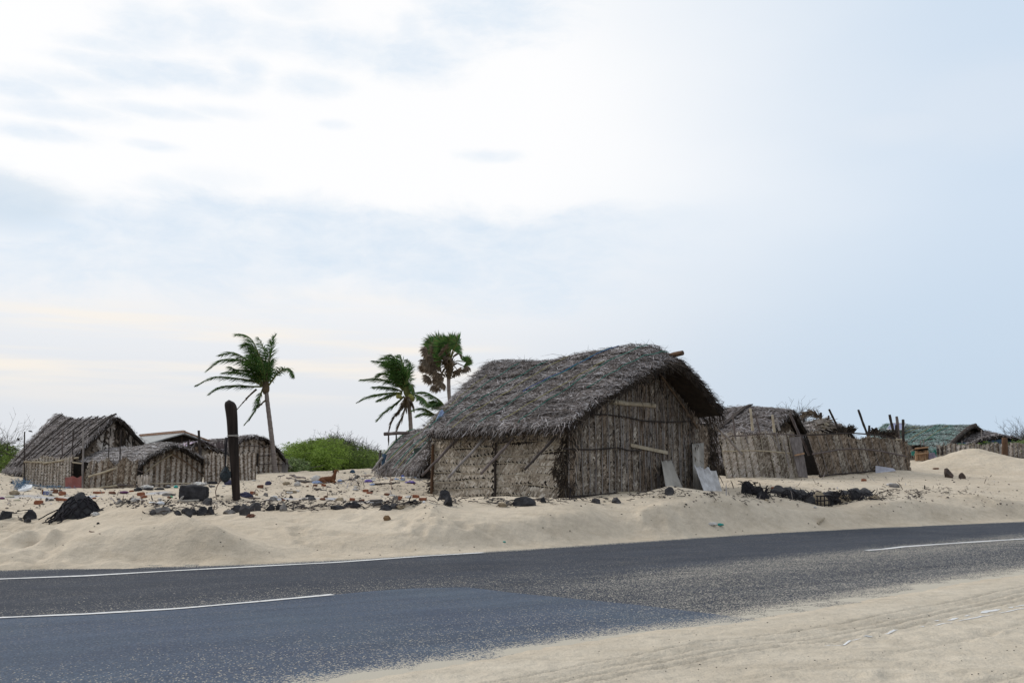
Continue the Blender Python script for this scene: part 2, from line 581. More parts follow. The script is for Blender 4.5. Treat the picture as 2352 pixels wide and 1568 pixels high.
M['stick'] = m_plain('stick', (.15, .12, .11), (.06, .045, .04), scale=7, bump=.4, bscale=25, mul=(1, 1, .3))
M['stick_dark'] = m_plain('stick_dark', (.05, .038, .032), (.02, .015, .013), scale=7, bump=.4, bscale=25)
M['stick_grey'] = m_plain('stick_grey', (.27, .245, .23), (.13, .11, .10), scale=7, bump=.4, bscale=25, mul=(1, 1, .3))
M['bamboo'] = m_plain('bamboo', (.44, .38, .28), (.24, .19, .13), scale=5, bump=.2, bscale=15)
M['post_brown'] = m_plain('post_brown', (.13, .07, .035), (.05, .028, .018), scale=5, bump=.3, bscale=20, mul=(1, 1, .25))
M['post_black'] = m_plain('post_black', (.038, .028, .024), (.009, .007, .006), scale=9, rough=.8, bump=.6, bscale=26, mul=(1, 1, .10), spec=.12, dist=.02)
M['stone_black'] = m_plain('stone_black', (.052, .050, .052), (.013, .013, .015), scale=6, rough=.9, spec=.12, bump=.7, bscale=14, dist=.02)
M['stone_dark'] = m_plain('stone_dark', (.075, .07, .07), (.022, .021, .023), scale=5, rough=.85, bump=.6, bscale=16, dist=.02)
M['stone_brown'] = m_plain('stone_brown', (.105, .075, .06), (.04, .03, .025), scale=6, rough=.9, bump=.6, bscale=18, dist=.02)
M['stone_grey'] = m_plain('stone_grey', (.21, .195, .18), (.10, .09, .085), scale=5, rough=.9, bump=.5, bscale=20)
M['stone_tan'] = m_plain('stone_tan', (.36, .29, .20), (.17, .13, .085), scale=5, rough=.9, bump=.4, bscale=20)
M['brick'] = m_plain('brick', (.285, .105, .052), (.15, .058, .033), scale=9, rough=.95, bump=.5, bscale=40)
M['brick_brown'] = m_plain('brick_brown', (.19, .085, .05), (.09, .045, .03), scale=9, rough=.95, bump=.5, bscale=40)
M['net'] = m_plain('net', (.026, .023, .027), (.010, .009, .011), scale=15, rough=.9)
M['net_blue'] = m_plain('net_blue', (.10, .20, .30), (.05, .10, .17), scale=15)
M['rope_green'] = m_plain('rope_green', (.035, .20, .15), (.02, .11, .085), scale=9, bump=0)
M['rope_blue'] = m_plain('rope_blue', (.06, .13, .33), (.04, .08, .2), scale=9, bump=0)
M['rope_yellow'] = m_plain('rope_yellow', (.34, .30, .12), (.18, .16, .07), scale=9, bump=0)
M['rope_pale'] = m_plain('rope_pale', (.40, .38, .35), (.25, .23, .21), scale=9, bump=0)
M['asbestos'] = m_plain('asbestos', (.40, .37, .325), (.22, .20, .175), scale=3, bump=.15, bscale=40, mul=(1, 1, .5))
M['asbestos_pale'] = m_plain('asbestos_pale', (.58, .57, .57), (.30, .285, .275), scale=5, bump=.15, bscale=40)
M['roof_sheet'] = m_plain('roof_sheet', (.36, .36, .35), (.26, .255, .245), scale=2, bump=.1)
M['tile'] = m_plain('tile', (.38, .235, .16), (.25, .15, .10), scale=5)
M['red_panel'] = m_plain('red_panel', (.215, .056, .042), (.135, .04, .032), scale=4, rough=.6, bump=.1)
M['door_wood'] = m_plain('door_wood', (.19, .165, .155), (.09, .075, .07), scale=5, mul=(4, 4, .4), bump=.4, bscale=14)
M['lath_tan'] = m_plain('lath_tan', (.34, .215, .125), (.22, .13, .075), scale=6)
M['white'] = m_plain('white', (.72, .72, .72), (.50, .50, .51), scale=5, rough=.55, bump=.2)
M['foam'] = m_plain('foam', (.76, .77, .78), (.58, .58, .58), scale=8, rough=.8, bump=.4)
M['cream'] = m_plain('cream', (.62, .58, .44), (.45, .41, .30), scale=8, bump=.2)
M['cloth_white'] = m_plain('cloth_white', (.60, .575, .54), (.38, .355, .33), scale=5, bump=.4, bscale=12)
M['cloth_blue'] = m_plain('cloth_blue', (.30, .37, .52), (.18, .235, .36), scale=5, bump=.4, bscale=12)
M['cloth_navy'] = m_plain('cloth_navy', (.07, .07, .12), (.03, .03, .055), scale=5, bump=.4)
M['plastic_green'] = m_plain('plastic_green', (.16, .50, .27), (.09, .34, .17), scale=4, rough=.45, bump=.2)
M['plastic_teal'] = m_plain('plastic_teal', (.025, .30, .26), (.018, .2, .17), scale=4, rough=.4, bump=.1)
M['plastic_purple'] = m_plain('plastic_purple', (.20, .14, .46), (.12, .08, .29), scale=4, rough=.5, bump=.2)
M['plum'] = m_plain('plum', (.14, .03, .11), (.07, .02, .06), scale=4, rough=.6, bump=.2)
M['plastic_blue'] = m_plain('plastic_blue', (.035, .09, .40), (.02, .05, .25), scale=4, rough=.5, bump=.2)
M['rubber'] = m_plain('rubber', (.020, .018, .021), (.010, .009, .010), scale=4, rough=.65)
M['husk'] = m_plain('husk', (.26, .165, .085), (.10, .06, .03), scale=8, rough=.95, bump=.8, bscale=22, dist=.02)
M['red_leaf'] = m_plain('red_leaf', (.15, .065, .04), (.08, .035, .024), scale=8)
M['palm_leaf'] = m_leafy('palm_leaf', [(0, (.03, .075, .018)), (.5, (.068, .15, .034)), (.85, (.11, .195, .045)), (1, (.15, .13, .055))], trans=.4, rough=.5, lo=.7, hi=1.2)
M['palm_dry'] = m_leafy('palm_dry', [(0, (.07, .05, .032)), (.5, (.16, .118, .08)), (1, (.29, .23, .17))], trans=.3, lo=.7, hi=1.2)
M['palm_rib'] = m_plain('palm_rib', (.14, .16, .04), (.09, .085, .03), scale=3, bump=0)
M['palm_rib_dry'] = m_plain('palm_rib_dry', (.10, .07, .035), (.05, .035, .02), scale=3, bump=0)
M['palm_bark'] = m_plain('palm_bark', (.25, .21, .185), (.13, .10, .085), scale=5, mul=(1, 1, 7), bump=.7, bscale=7, dist=.02)
M['coconut'] = m_plain('coconut', (.24, .23, .05), (.15, .13, .03), scale=5, rough=.5, bump=.1)
M['shrub_leaf'] = m_leafy('shrub_leaf', [(0, (.14, .22, .03)), (.5, (.245, .36, .05)), (1, (.38, .50, .12))], trans=.5, rough=.6, noise_scale=.8, lo=.6, hi=1.25)
M['shrub_dark'] = m_leafy('shrub_dark', [(0, (.08, .125, .028)), (.5, (.15, .21, .05)), (1, (.22, .28, .09))], trans=.45, rough=.6, noise_scale=.8, lo=.6, hi=1.2)
M['shrub_pale'] = m_leafy('shrub_pale', [(0, (.10, .15, .04)), (.5, (.19, .27, .09)), (1, (.34, .40, .20))], trans=.35, rough=.6, noise_scale=.9)
M['twig'] = m_plain('twig', (.10, .085, .075), (.05, .042, .038), scale=4, bump=0)
M['twig_red'] = m_plain('twig_red', (.12, .07, .05), (.06, .035, .03), scale=4, bump=0)
M['goat'] = m_plain('goat', (.155, .062, .024), (.095, .036, .015), scale=7, rough=.8, bump=.3, bscale=50)
M['goat_dark'] = m_plain('goat_dark', (.04, .022, .014), (.018, .011, .008), scale=7, rough=.7, bump=.1)
M['bird'] = m_plain('bird', (.04, .037, .036), (.02, .018, .018), scale=5, bump=0)
M['tarp'] = m_leafy('tarp', [(0, (.3, .2, .36)), (1, (.5, .36, .48))])
M['solar'] = m_plain('solar', (.16, .17, .29), (.12, .125, .23), scale=3, rough=.25, bump=0, spec=.5)
M['solar_frame'] = m_plain('solar_frame', (.5, .5, .52), (.4, .4, .42), scale=3, bump=0)
M['tarp_blue'] = m_plain('tarp_blue', (.03, .12, .42), (.02, .07, .28), scale=3, bump=.3, bscale=6)
M['net_dark_blue'] = m_plain('net_dark_blue', (.045, .085, .13), (.025, .045, .075), scale=6, bump=.4)
M['bag_net'] = m_plain('bag_net', (.035, .045, .05), (.015, .02, .024), scale=30, bump=.5, bscale=40)
M['seaweed'] = m_leafy('seaweed', [(0, (.02, .016, .015)), (.6, (.055, .045, .042)), (1, (.14, .115, .10))])
M['pebble'] = m_leafy('pebble', [(0, (.025, .022, .022)), (.5, (.09, .075, .068)), (.85, (.20, .16, .135)), (1, (.36, .31, .27))])


def tarp_patterned():
    t = NT('tarp_patterned')
    n = t.noise(5, 3, dist=1.5)
    t.color(t.ramp(n, [(.35, (.26, .22, .50)), (.47, (.50, .46, .60)), (.55, (.47, .24, .27)), (.66, (.42, .36, .56))]))
    t.rough(.5); t.bump(t.noise(4, 3), .5, .05)
    return t.mat


M['tarp'] = tarp_patterned()


def green_net():
    """thatch seen through green netting with yellowish ropes of weed along it"""
    t = NT('green_net')
    isl = t.ramp(t.island(), [(0, (.11, .155, .145)), (.5, (.165, .225, .21)), (.85, (.235, .29, .275)), (1, (.32, .35, .335))])
    n = t.noise(1.1, 3)
    c = t.mix(1.0, isl, t.ramp(n, [(.35, (.75, .95, .9)), (.65, (1.2, 1.05, 1.08))]), 'MULTIPLY')
    t.color(c); t.rough(.85)
    return t.mat


M['green_net'] = green_net()


def sand_mat():
    t = NT('sand')
    co = t.coord()
    n1 = t.noise(.55, 4, .6, co); n2 = t.noise(6, 5, .65, co); n3 = t.noise(90, 3, .7, co)
    base = t.ramp(n1, [(.3, (.468, .388, .290)), (.7, (.545, .463, .358))])
    base = t.mix(1.0, base, t.ramp(n2, [(.3, .88), (.7, 1.06)]), 'MULTIPLY')
    n4 = t.noise(1.0, 4, .6, co, .6, (.9, 3.2, 6))
    base = t.mix(1.0, base, t.ramp(n4, [(.3, (.90, .89, .875)), (.5, 1.0), (.72, 1.05)]), 'MULTIPLY')
    base = t.mix(1.0, base, t.ramp(n3, [(.25, .80), (.5, 1.0), (.75, 1.12)]), 'MULTIPLY')
    # dry grains blown over the near verge are greyer
    base = t.mix(t.attr('verge'), base, t.mix(1.0, base, (.97, 1.0, 1.03), 'MULTIPLY'))
    # washed-out hard crust on the flat behind the bank
    gm = t.math('MULTIPLY', t.attr('crust'), t.ramp(t.noise(3, 4, .6, co), [(.35, .25), (.55, 1.0)]))
    base = t.mix(gm, base, (.40, .395, .405))
    # dark litter dust, shells and grit on the plateau
    v = t.node('ShaderNodeTexVoronoi'); v.inputs['Scale'].default_value = 9; t.l.new(co, v.inputs['Vector'])
    spot = t.math('LESS_THAN', v.outputs['Distance'], .16)
    pick = t.math('GREATER_THAN', t.noise(31, 2, .5, co), t.math('SUBTRACT', .73, t.math('MULTIPLY', t.attr('grit'), .22)))
    sp = t.math('MULTIPLY', t.math('MULTIPLY', spot, pick), t.attr('grit'))
    base = t.mix(sp, base, (.07, .055, .048))
    t.color(base); t.rough(.95)
    t.b.inputs['Specular IOR Level'].default_value = .15
    h = t.math('ADD', t.math('MULTIPLY', t.noise(5, 5, .62, co), 1.0), t.math('MULTIPLY', t.noise(45, 3, .6, co), .16))
    t.bump(h, .8, .07)
    return t.mat


def asphalt_mat(name, a, b, speck, big=.35):
    t = NT(name)
    co = t.coord()
    n = t.noise(.6, 4, .6, co)
    fine = t.noise(55, 3, .75, co)
    rot = t.node('ShaderNodeMapping'); rot.inputs['Rotation'].default_value = (0, 0, -math.atan2(_rdir[1], _rdir[0])); t.l.new(co, rot.inputs['Vector'])
    str_ = t.noise(1.0, 4, .6, rot.outputs['Vector'], mul=(.22, 2.4, 1))
    base = t.ramp(n, [(.3, b), (.7, a)])
    base = t.mix(1.0, base, t.ramp(str_, [(.3, .86), (.7, 1.16)]), 'MULTIPLY')
    # dried mud splashes drawn out along the road
    spl = t.noise(1.0, 2, .5, rot.outputs['Vector'], mul=(1.1, 4.5, 1))
    base = t.mix(t.ramp(spl, [(.745, 0), (.79, .55)]), base, (.20, .16, .115))
    base = t.mix(1.0, base, t.ramp(fine, [(.28, .55), (.5, 1.0), (.72, 1.55)]), 'MULTIPLY')
    # pale chippings showing through the bitumen, and blown sand caught between them
    def grains(scale, r):
        v = t.node('ShaderNodeTexVoronoi'); v.inputs['Scale'].default_value = scale; t.l.new(co, v.inputs['Vector'])
        sp = t.node('ShaderNodeSeparateColor'); t.l.new(v.outputs['Color'], sp.inputs[0])
        return sp.outputs[0], t.math('LESS_THAN', v.outputs['Distance'], r)
    ra, da = grains(70, .55)
    patchy = t.ramp(t.noise(1.3, 3, .6, co), [(.35, .25), (.65, 1.3)])
    chip = t.math('MULTIPLY', t.math('LESS_THAN', ra, t.math('MULTIPLY', patchy, speck)), da)
    base = t.mix(t.math('MULTIPLY', chip, .6), base, (.25, .225, .195))
    g2 = t.noise(2.6, 4, .65, co)
    den = t.math('MULTIPLY', t.attr('sand'), t.math('ADD', .2, t.math('MULTIPLY', t.math('MULTIPLY', g2, str_), 2.6)))
    rb, db = grains(95, .66); rc, dc = grains(48, .55)
    m1 = t.math('MULTIPLY', t.math('LESS_THAN', rb, den), db)
    m2 = t.math('MULTIPLY', t.math('LESS_THAN', rc, t.math('MULTIPLY', den, big)), dc)
    full = t.math('GREATER_THAN', den, .93)
    msk = t.math('MAXIMUM', t.math('MAXIMUM', m1, m2), full)
    base = t.mix(msk, base, (.44, .395, .32))
    t.color(base); t.rough(.9)
    t.b.inputs['Specular IOR Level'].default_value = .12
    t.bump(fine, .6, .012)
    return t.mat


def paint_mat():
    t = NT('road_paint')
    n = t.noise(14, 4, .7); n2 = t.noise(2.5, 3)
    c = t.ramp(n, [(.30, (.22, .21, .21)), (.42, (.62, .61, .60)), (.7, (.74, .73, .72))])
    c = t.mix(t.math('MULTIPLY', n2, .35), c, (.45, .42, .38))
    t.color(c); t.rough(.7)
    return t.mat


M['sand'] = sand_mat()
M['asphalt'] = asphalt_mat('asphalt', (.050, .055, .067), (.038, .042, .053), .16)
M['asphalt_patch'] = asphalt_mat('asphalt_patch', (.076, .095, .122), (.064, .077, .108), .10, .06)
M['paint'] = paint_mat()
# ------------------------------------------------------------------ camera, light, world
cd = bpy.data.cameras.new('camera'); cam = bpy.data.objects.new('camera', cd); COL.objects.link(cam)
cd.sensor_width = 36; cd.lens = 36 * FPX / 2352; cd.clip_end = 20000; cd.clip_start = .1
cam.location = CAMP; cam.rotation_euler = (math.pi / 2 + PITCH, 0, 0)
S.camera = cam
cd.dof.use_dof = False

SUN_AZ, SUN_EL = math.radians(-62), math.radians(33)       # azimuth from +Y towards +X
sd = bpy.data.lights.new('sun', 'SUN'); sun = bpy.data.objects.new('sun', sd); COL.objects.link(sun)
sd.energy = 2.0; sd.angle = math.radians(26); sd.color = (1, .955, .89)
sdir = V((math.sin(SUN_AZ) * math.cos(SUN_EL), math.cos(SUN_AZ) * math.cos(SUN_EL), math.sin(SUN_EL)))
sun.rotation_euler = sdir.to_track_quat('Z', 'Y').to_euler()
S.view_settings.view_transform = 'Standard'; S.view_settings.look = 'None'
S.view_settings.exposure = 0.0; S.view_settings.gamma = 1


def make_world():
    w = bpy.data.worlds.new('World'); S.world = w; w.use_nodes = True
    t = w.node_tree; n = t.nodes; l = t.links
    bg = n['Background']; bg.inputs['Strength'].default_value = .1

    def mth(op, a, b=None, c=None, clamp=False):
        o = n.new('ShaderNodeMath'); o.operation = op; o.use_clamp = clamp
        for i, v in enumerate((a, b, c)):
            if v is None:
                continue
            if hasattr(v, 'links'):
                l.new(v, o.inputs[i])
            else:
                o.inputs[i].default_value = v
        return o.outputs[0]

    def mix(f, a, b):
        o = n.new('ShaderNodeMix'); o.data_type = 'RGBA'
        for s, v in ((o.inputs[0], f), (o.inputs[6], a), (o.inputs[7], b)):
            if hasattr(v, 'links'):
                l.new(v, s)
            elif hasattr(v, '__len__'):
                s.default_value = (*v, 1)
            else:
                s.default_value = v
        return o.outputs[2]

    def smooth(x, a, b):
        o = n.new('ShaderNodeMapRange'); o.interpolation_type = 'SMOOTHSTEP'
        l.new(x, o.inputs[0]); o.inputs[1].default_value = a; o.inputs[2].default_value = b
        return o.outputs[0]
    tc = n.new('ShaderNodeTexCoord')
    sep = n.new('ShaderNodeSeparateXYZ'); l.new(tc.outputs['Generated'], sep.inputs[0])
    x, y, z = sep.outputs
    az = mth('ARCTAN2', x, y); el = mth('ARCSINE', z)
    # cloud texture space: (azimuth, elevation) stretched sideways
    cmb = n.new('ShaderNodeCombineXYZ'); l.new(az, cmb.inputs[0]); l.new(mth('MULTIPLY', el, 2.4), cmb.inputs[1])

    def noise(scale, det=6, rough=.6, off=0.0, dist=0.0):
        mp = n.new('ShaderNodeMapping'); mp.inputs['Location'].default_value = (off, off * .7, 0)
        l.new(cmb.outputs[0], mp.inputs[0])
        o = n.new('ShaderNodeTexNoise'); o.inputs['Scale'].default_value = scale; o.inputs['Detail'].default_value = det
        o.inputs['Roughness'].default_value = rough; o.inputs['Distortion'].default_value = dist
        l.new(mp.outputs[0], o.inputs['Vector'])
        return o.outputs['Fac']
    sky = n.new('ShaderNodeTexSky'); sky.sky_type = 'NISHITA'; sky.sun_disc = False
    sky.sun_elevation = SUN_EL; sky.sun_rotation = SUN_AZ; sky.dust_density = 1.0; sky.air_density = 1.0
    # overcast veil: bright where the hidden sun stands, blue-grey away from it
    n1 = noise(5, 6, .62, .3, .4); n2 = noise(17, 6, .65, 1.7, .3); n3 = noise(2.2, 4, .5, 4.1)
    dxa = mth('SUBTRACT', az, -.25); dxe = mth('SUBTRACT', el, .33)
    r = mth('SQRT', mth('ADD', mth('POWER', mth('MULTIPLY', dxa, .82), 2), mth('POWER', mth('MULTIPLY', dxe, 1.0), 2)))
    r = mth('ADD', r, mth('MULTIPLY', mth('SUBTRACT', n3, .5), .16))
    veil = mix(smooth(r, .22, .62), (10.1, 10.1, 10.15), (6.5, 7.6, 8.9))
    veil = mix(smooth(r, .58, .95), veil, (4.9, 6.5, 8.5))
    # low band towards the horizon: milky grey
    low = mth('SUBTRACT', 1.0, smooth(el, .02, .28))
    rightw = smooth(az, -.12, .42)
    lowc = mix(rightw, (7.3, 7.6, 8.1), (5.65, 6.85, 8.2))
    veil = mix(mth('MULTIPLY', low, .92), veil, lowc)
    # warm bright streaks low in the west
    st = n.new('ShaderNodeCombineXYZ'); l.new(mth('MULTIPLY', az, 2.0), st.inputs[0]); l.new(mth('MULTIPLY', el, 26.0), st.inputs[1])
    sn = n.new('ShaderNodeTexNoise'); sn.inputs['Scale'].default_value = 1.5; sn.inputs['Detail'].default_value = 4; l.new(st.outputs[0], sn.inputs['Vector'])
    streak = smooth(sn.outputs['Fac'], .42, .68)
    band = mth('MULTIPLY', smooth(el, .05, .095), mth('SUBTRACT', 1.0, smooth(el, .125, .19)))
    leftw = mth('SUBTRACT', 1.0, smooth(az, -.10, .04))
    warm = mth('MULTIPLY', mth('MULTIPLY', band, streak), leftw)
    veil = mix(mth('MULTIPLY', warm, .75), veil, (10.2, 9.2, 7.9))

    def ae(c, X, Y):
        px, py = q(c, X, Y)
        d = ray(px, py).normalized()
        return math.atan2(d.x, d.y), math.asin(d.z)

    def blob(c, X, Y, rx, ry, soft=.5, wob=.55, nn=None):
        a0, e0 = ae(c, X, Y); sc = CR[c][2] / FPX
        u = mth('DIVIDE', mth('SUBTRACT', az, a0), rx * sc); v = mth('DIVIDE', mth('SUBTRACT', el, e0), ry * sc)
        rr = mth('SQRT', mth('ADD', mth('MULTIPLY', u, u), mth('MULTIPLY', v, v)))
        rr = mth('ADD', rr, mth('MULTIPLY', mth('SUBTRACT', nn or n2, .5), wob * 3.2))
        return mth('SUBTRACT', 1.0, smooth(rr, 1 - soft, 1 + soft))
    acc = None
    for (X, Y, rx, ry, s) in (
            (650, 130, 140, 85, .8), (960, 120, 130, 75, .8), (790, 110, 90, 50, .7), (450, 195, 130, 28, .7), (620, 45, 70, 35, .6), (1230, 180, 150, 55, .6),
            (1490, 200, 130, 65, .9), (1850, 260, 180, 80, 1), (1640, 230, 150, 65, .7), (1840, 130, 60, 60, .7), (2200, 40, 270, 110, 1), (1330, 25, 130, 45, .6), (2050, 190, 110, 50, .6),
            (590, 335, 150, 50, .95), (840, 335, 170, 45, .95), (330, 370, 170, 35, .7), (90, 400, 130, 40, .9), (420, 275, 120, 28, .7), (1110, 325, 75, 55, .8), (1050, 390, 80, 30, .6), (1390, 380, 140, 38, .7),
            (250, 495, 190, 30, .8), (680, 495, 170, 24, .7), (970, 500, 130, 20, .5), (180, 595, 150, 28, .8), (690, 655, 80, 16, .6), (1500, 560, 60, 16, .5), (2190, 700, 110, 22, .7), (740, 830, 90, 30, .5), (960, 800, 130, 35, .35)):
        b = mth('MULTIPLY', blob('kl', X, Y, rx * 1.15, ry * 1.15, .75, .62), s * .75)
        acc = b if acc is None else mth('MAXIMUM', acc, b)
    acc = mth('MULTIPLY', acc, mth('ADD', .45, mth('MULTIPLY', noise(42, 5, .65, 2.2, .4), 1.0)), clamp=True)
    veil = mix(acc, veil, (7.3, 8.3, 9.4))
    # the long grey bank across the middle left
    e_top = mth('SUBTRACT', 1.0, smooth(mth('ADD', el, mth('MULTIPLY', mth('SUBTRACT', n1, .5), .10)), .243, .272))
    e_bot = smooth(mth('ADD', el, mth('MULTIPLY', mth('SUBTRACT', n1, .5), .17)), .148, .205)
    side = mth('SUBTRACT', 1.0, smooth(az, .02, .30))
    bank = mth('MULTIPLY', mth('MULTIPLY', e_top, e_bot), side)
    bank = mth('MULTIPLY', bank, mth('ADD', .72, mth('MULTIPLY', mth('SUBTRACT', n2, .5), 1.5)), clamp=True)
    veil = mix(bank, veil, (7.3, 8.25, 9.3))
    b1 = blob('kl', 70, 900, 190, 100, .5, .5); veil = mix(mth('MULTIPLY', b1, .6), veil, (6.2, 7.3, 8.4))
    # faint heaped cloud on the right
    b2 = mth('MAXIMUM', blob('kr', 2150, 470, 330, 170, .6, .35, n1), blob('kr', 1800, 570, 320, 70, .6, .3, n1))
    veil = mix(mth('MULTIPLY', b2, .28), veil, (8.2, 8.6, 9.2))
    # overhead and behind, out of the picture, the cloud deck is evenly bright
    up = smooth(el, .62, 1.0)
    veil = mix(up, veil, (10.0, 10.5, 11.1))
    back = smooth(mth('ABSOLUTE', az), .8, 1.5)
    veil = mix(mth('MULTIPLY', back, mth('SUBTRACT', 1.0, up)), veil, (6.6, 7.4, 8.5))
    out = mix(.975, sky.outputs[0], veil)
    l.new(out, bg.inputs['Color'])
    w.cycles.sampling_method = 'MANUAL'; w.cycles.sample_map_resolution = 512


make_world()


# ------------------------------------------------------------------ ground
def footprints():
    for c, X, Y, r, d in (('a3', 70, 1045, .14, .03), ('g5', 90, 300, .20, .09), ('g5', 200, 370, .28, .05), ('c1', 2250, 1068, .16, .06), ('c1', 2245, 1105, .12, .05), ('c1', 2265, 1170, .10, .05),
                          ('c1', 850, 1225, .45, .07), ('c1', 1250, 1230, .5, .08), ('c1', 420, 1150, .5, .05), ('c1', 250, 1250, .5, .06), ('g5', 1100, 215, .13, .05), ('g5', 1260, 290, .16, .04), ('g5', 350, 100, .16, .05),
                          ('c1', 90, 1100, .3, .05), ('c1', 170, 1180, .3, .06), ('c1', 60, 1200, .35, .06), ('c1', 640, 1290, .4, .05), ('c1', 1080, 1280, .4, .05), ('c1', 1500, 1290, .3, .04)):
        h = hit(*q(c, X, Y)); PRINTS.append((h.x, h.y, r, d))
    rr = random.Random(3)
    for _ in range(26):      # slipped sand below the crest of the middle mound
        h = hit(*q('g7', rr.gauss(720, 160), rr.uniform(420, 740))); PRINTS.append((h.x, h.y, rr.uniform(.06, .13), rr.uniform(.015, .045)))
    for _ in range(110):     # trodden sand all over the flat
        x = rr.uniform(-16, 14); y = rr.uniform(19, 40)
        if sdist(FAR_EDGE, [x], [y])[0] > 4.5:
            PRINTS.append((x, y, rr.uniform(.12, .3), rr.uniform(.02, .06)))
    for _ in range(60):      # trodden sand at the left of the bank
        h = hit(rr.uniform(-20, 130), rr.uniform(1200, 1300)); PRINTS.append((h.x, h.y, rr.uniform(.10, .24), rr.uniform(.02, .05)))
    h = hit(*q('s2', 1238, 1148)); PRINTS.append((h.x - .12, h.y + .1, .30, -.07)); PRINTS.append((h.x + .25, h.y, .25, -.05))
    for _ in range(40):      # hollows on the bank face
        h = hit(rr.uniform(500, 2300), rr.uniform(1178, 1240)); PRINTS.append((h.x, h.y, rr.uniform(.07, .2), rr.uniform(.012, .035)))
    for _ in range(22):
        h = hit(rr.uniform(1900, 2340), rr.uniform(1450, 1560)); PRINTS.append((h.x, h.y, rr.uniform(.07, .16), rr.uniform(.008, .02)))


footprints()


def ground():
    ys = [-14 + .6 * i for i in range(25)]
    y = ys[-1]
    while y < 5:
        y += .09; ys.append(y)
    while y < 62:
        y += max(.04, y * .0043); ys.append(y)
    while y < 3000:
        y *= 1.05; ys.append(y)
    ys = np.array(ys)
    us = np.r_[np.linspace(-1.6, -.62, 40)[:-1], np.linspace(-.62, .62, 640), np.linspace(.62, 1.6, 40)[1:]]
    Y, U = np.meshgrid(ys, us, indexing='ij')
    X = U * np.sqrt(Y * Y + 6 ** 2)
    Z = Hgt(X, Y)
    globals()['GRID'] = (ys, us, Z)
    R, C = Y.shape
    me = bpy.data.meshes.new('sand_ground')
    nv = R * C
    co = np.stack([X, Y, Z], -1).reshape(-1).astype(np.float32)
    i = np.arange(nv).reshape(R, C)
    f = np.stack([i[:-1, :-1], i[:-1, 1:], i[1:, 1:], i[1:, :-1]], -1).reshape(-1).astype(np.int32)
    nf = (R - 1) * (C - 1)
    me.vertices.add(nv); me.vertices.foreach_set('co', co)
    me.loops.add(nf * 4); me.loops.foreach_set('vertex_index', f)
    me.polygons.add(nf); me.polygons.foreach_set('loop_start', np.arange(0, nf * 4, 4, dtype=np.int32))
    me.polygons.foreach_set('loop_total', np.full(nf, 4, dtype=np.int32))
    me.polygons.foreach_set('use_smooth', np.ones(nf, dtype=bool))
    me.update(); me.validate()
    x = X.ravel(); yy = Y.ravel()
    sf = sdist(FAR_EDGE, x, yy); sn = sdist(NEAR_EDGE, x, yy)
    at_ = me.attributes.new('grit', 'FLOAT', 'POINT')
    at_.data.foreach_set('value', (sstep(3.6, 6.5, sf) * (1 - sstep(40, 60, yy)) * (.75 + .25 * sstep(-.2, .3, fbm(x * .6, yy * .6, 2, 71)))).astype(np.float32))
    at_ = me.attributes.new('verge', 'FLOAT', 'POINT'); at_.data.foreach_set('value', sstep(-.1, .4, -sn).astype(np.float32))
    crust = np.zeros(nv)
    for (c, X0, Y0, X1, Y1, wd) in (('a1', 250, 400, 1700, 385, .22), ('a3', 960, 680, 2080, 690, .22), ('a2', 540, 335, 700, 335, .15), ('a4', 600, 735, 1100, 735, .15)):
        a = hit(*q(c, X0, Y0)); b = hit(*q(c, X1, Y1))
        d = np.array([b.x - a.x, b.y - a.y]); L = d @ d
        t = np.clip(((x - a.x) * d[0] + (yy - a.y) * d[1]) / L, 0, 1)
        dd = np.hypot(x - a.x - t * d[0], (yy - a.y - t * d[1]) * .55)
        crust = np.maximum(crust, 1 - sstep(wd * .6, wd * 1.5, dd + .12 * fbm(x * 3, yy * 3, 2, 77)))
    at_ = me.attributes.new('crust', 'FLOAT', 'POINT'); at_.data.foreach_set('value', crust.astype(np.float32))
    me.materials.append(M['sand'])
    o = bpy.data.objects.new('ground', me); COL.objects.link(o)
    structure(o, 'pale windblown beach sand banked up beside the road', 'ground')


ground()


# ------------------------------------------------------------------ road
PATCH_TOP_PX = [(-300, 1432), (0, 1417), (200, 1408.5), (400, 1397), (600, 1379.5), (762, 1366), (860, 1357), (950, 1351), (1075, 1348.5), (1176, 1361), (1456, 1388), (1640, 1410), (1726, 1421), (1800, 1429), (1900, 1442)]
PATCH_TOP = poly_px(PATCH_TOP_PX)


def sand_density(x, y):
    sf = sdist(FAR_EDGE, x, y); sn = sdist(NEAR_EDGE, x, y)
    d = .95 * (1 - sstep(-.1, .9, sn)) ** 1.5 + .34 * (1 - sstep(.2, 2.6, sn))
    d = np.maximum(d, .80 * (1 - sstep(.02, .45, -sf)))
    return d, sf, sn


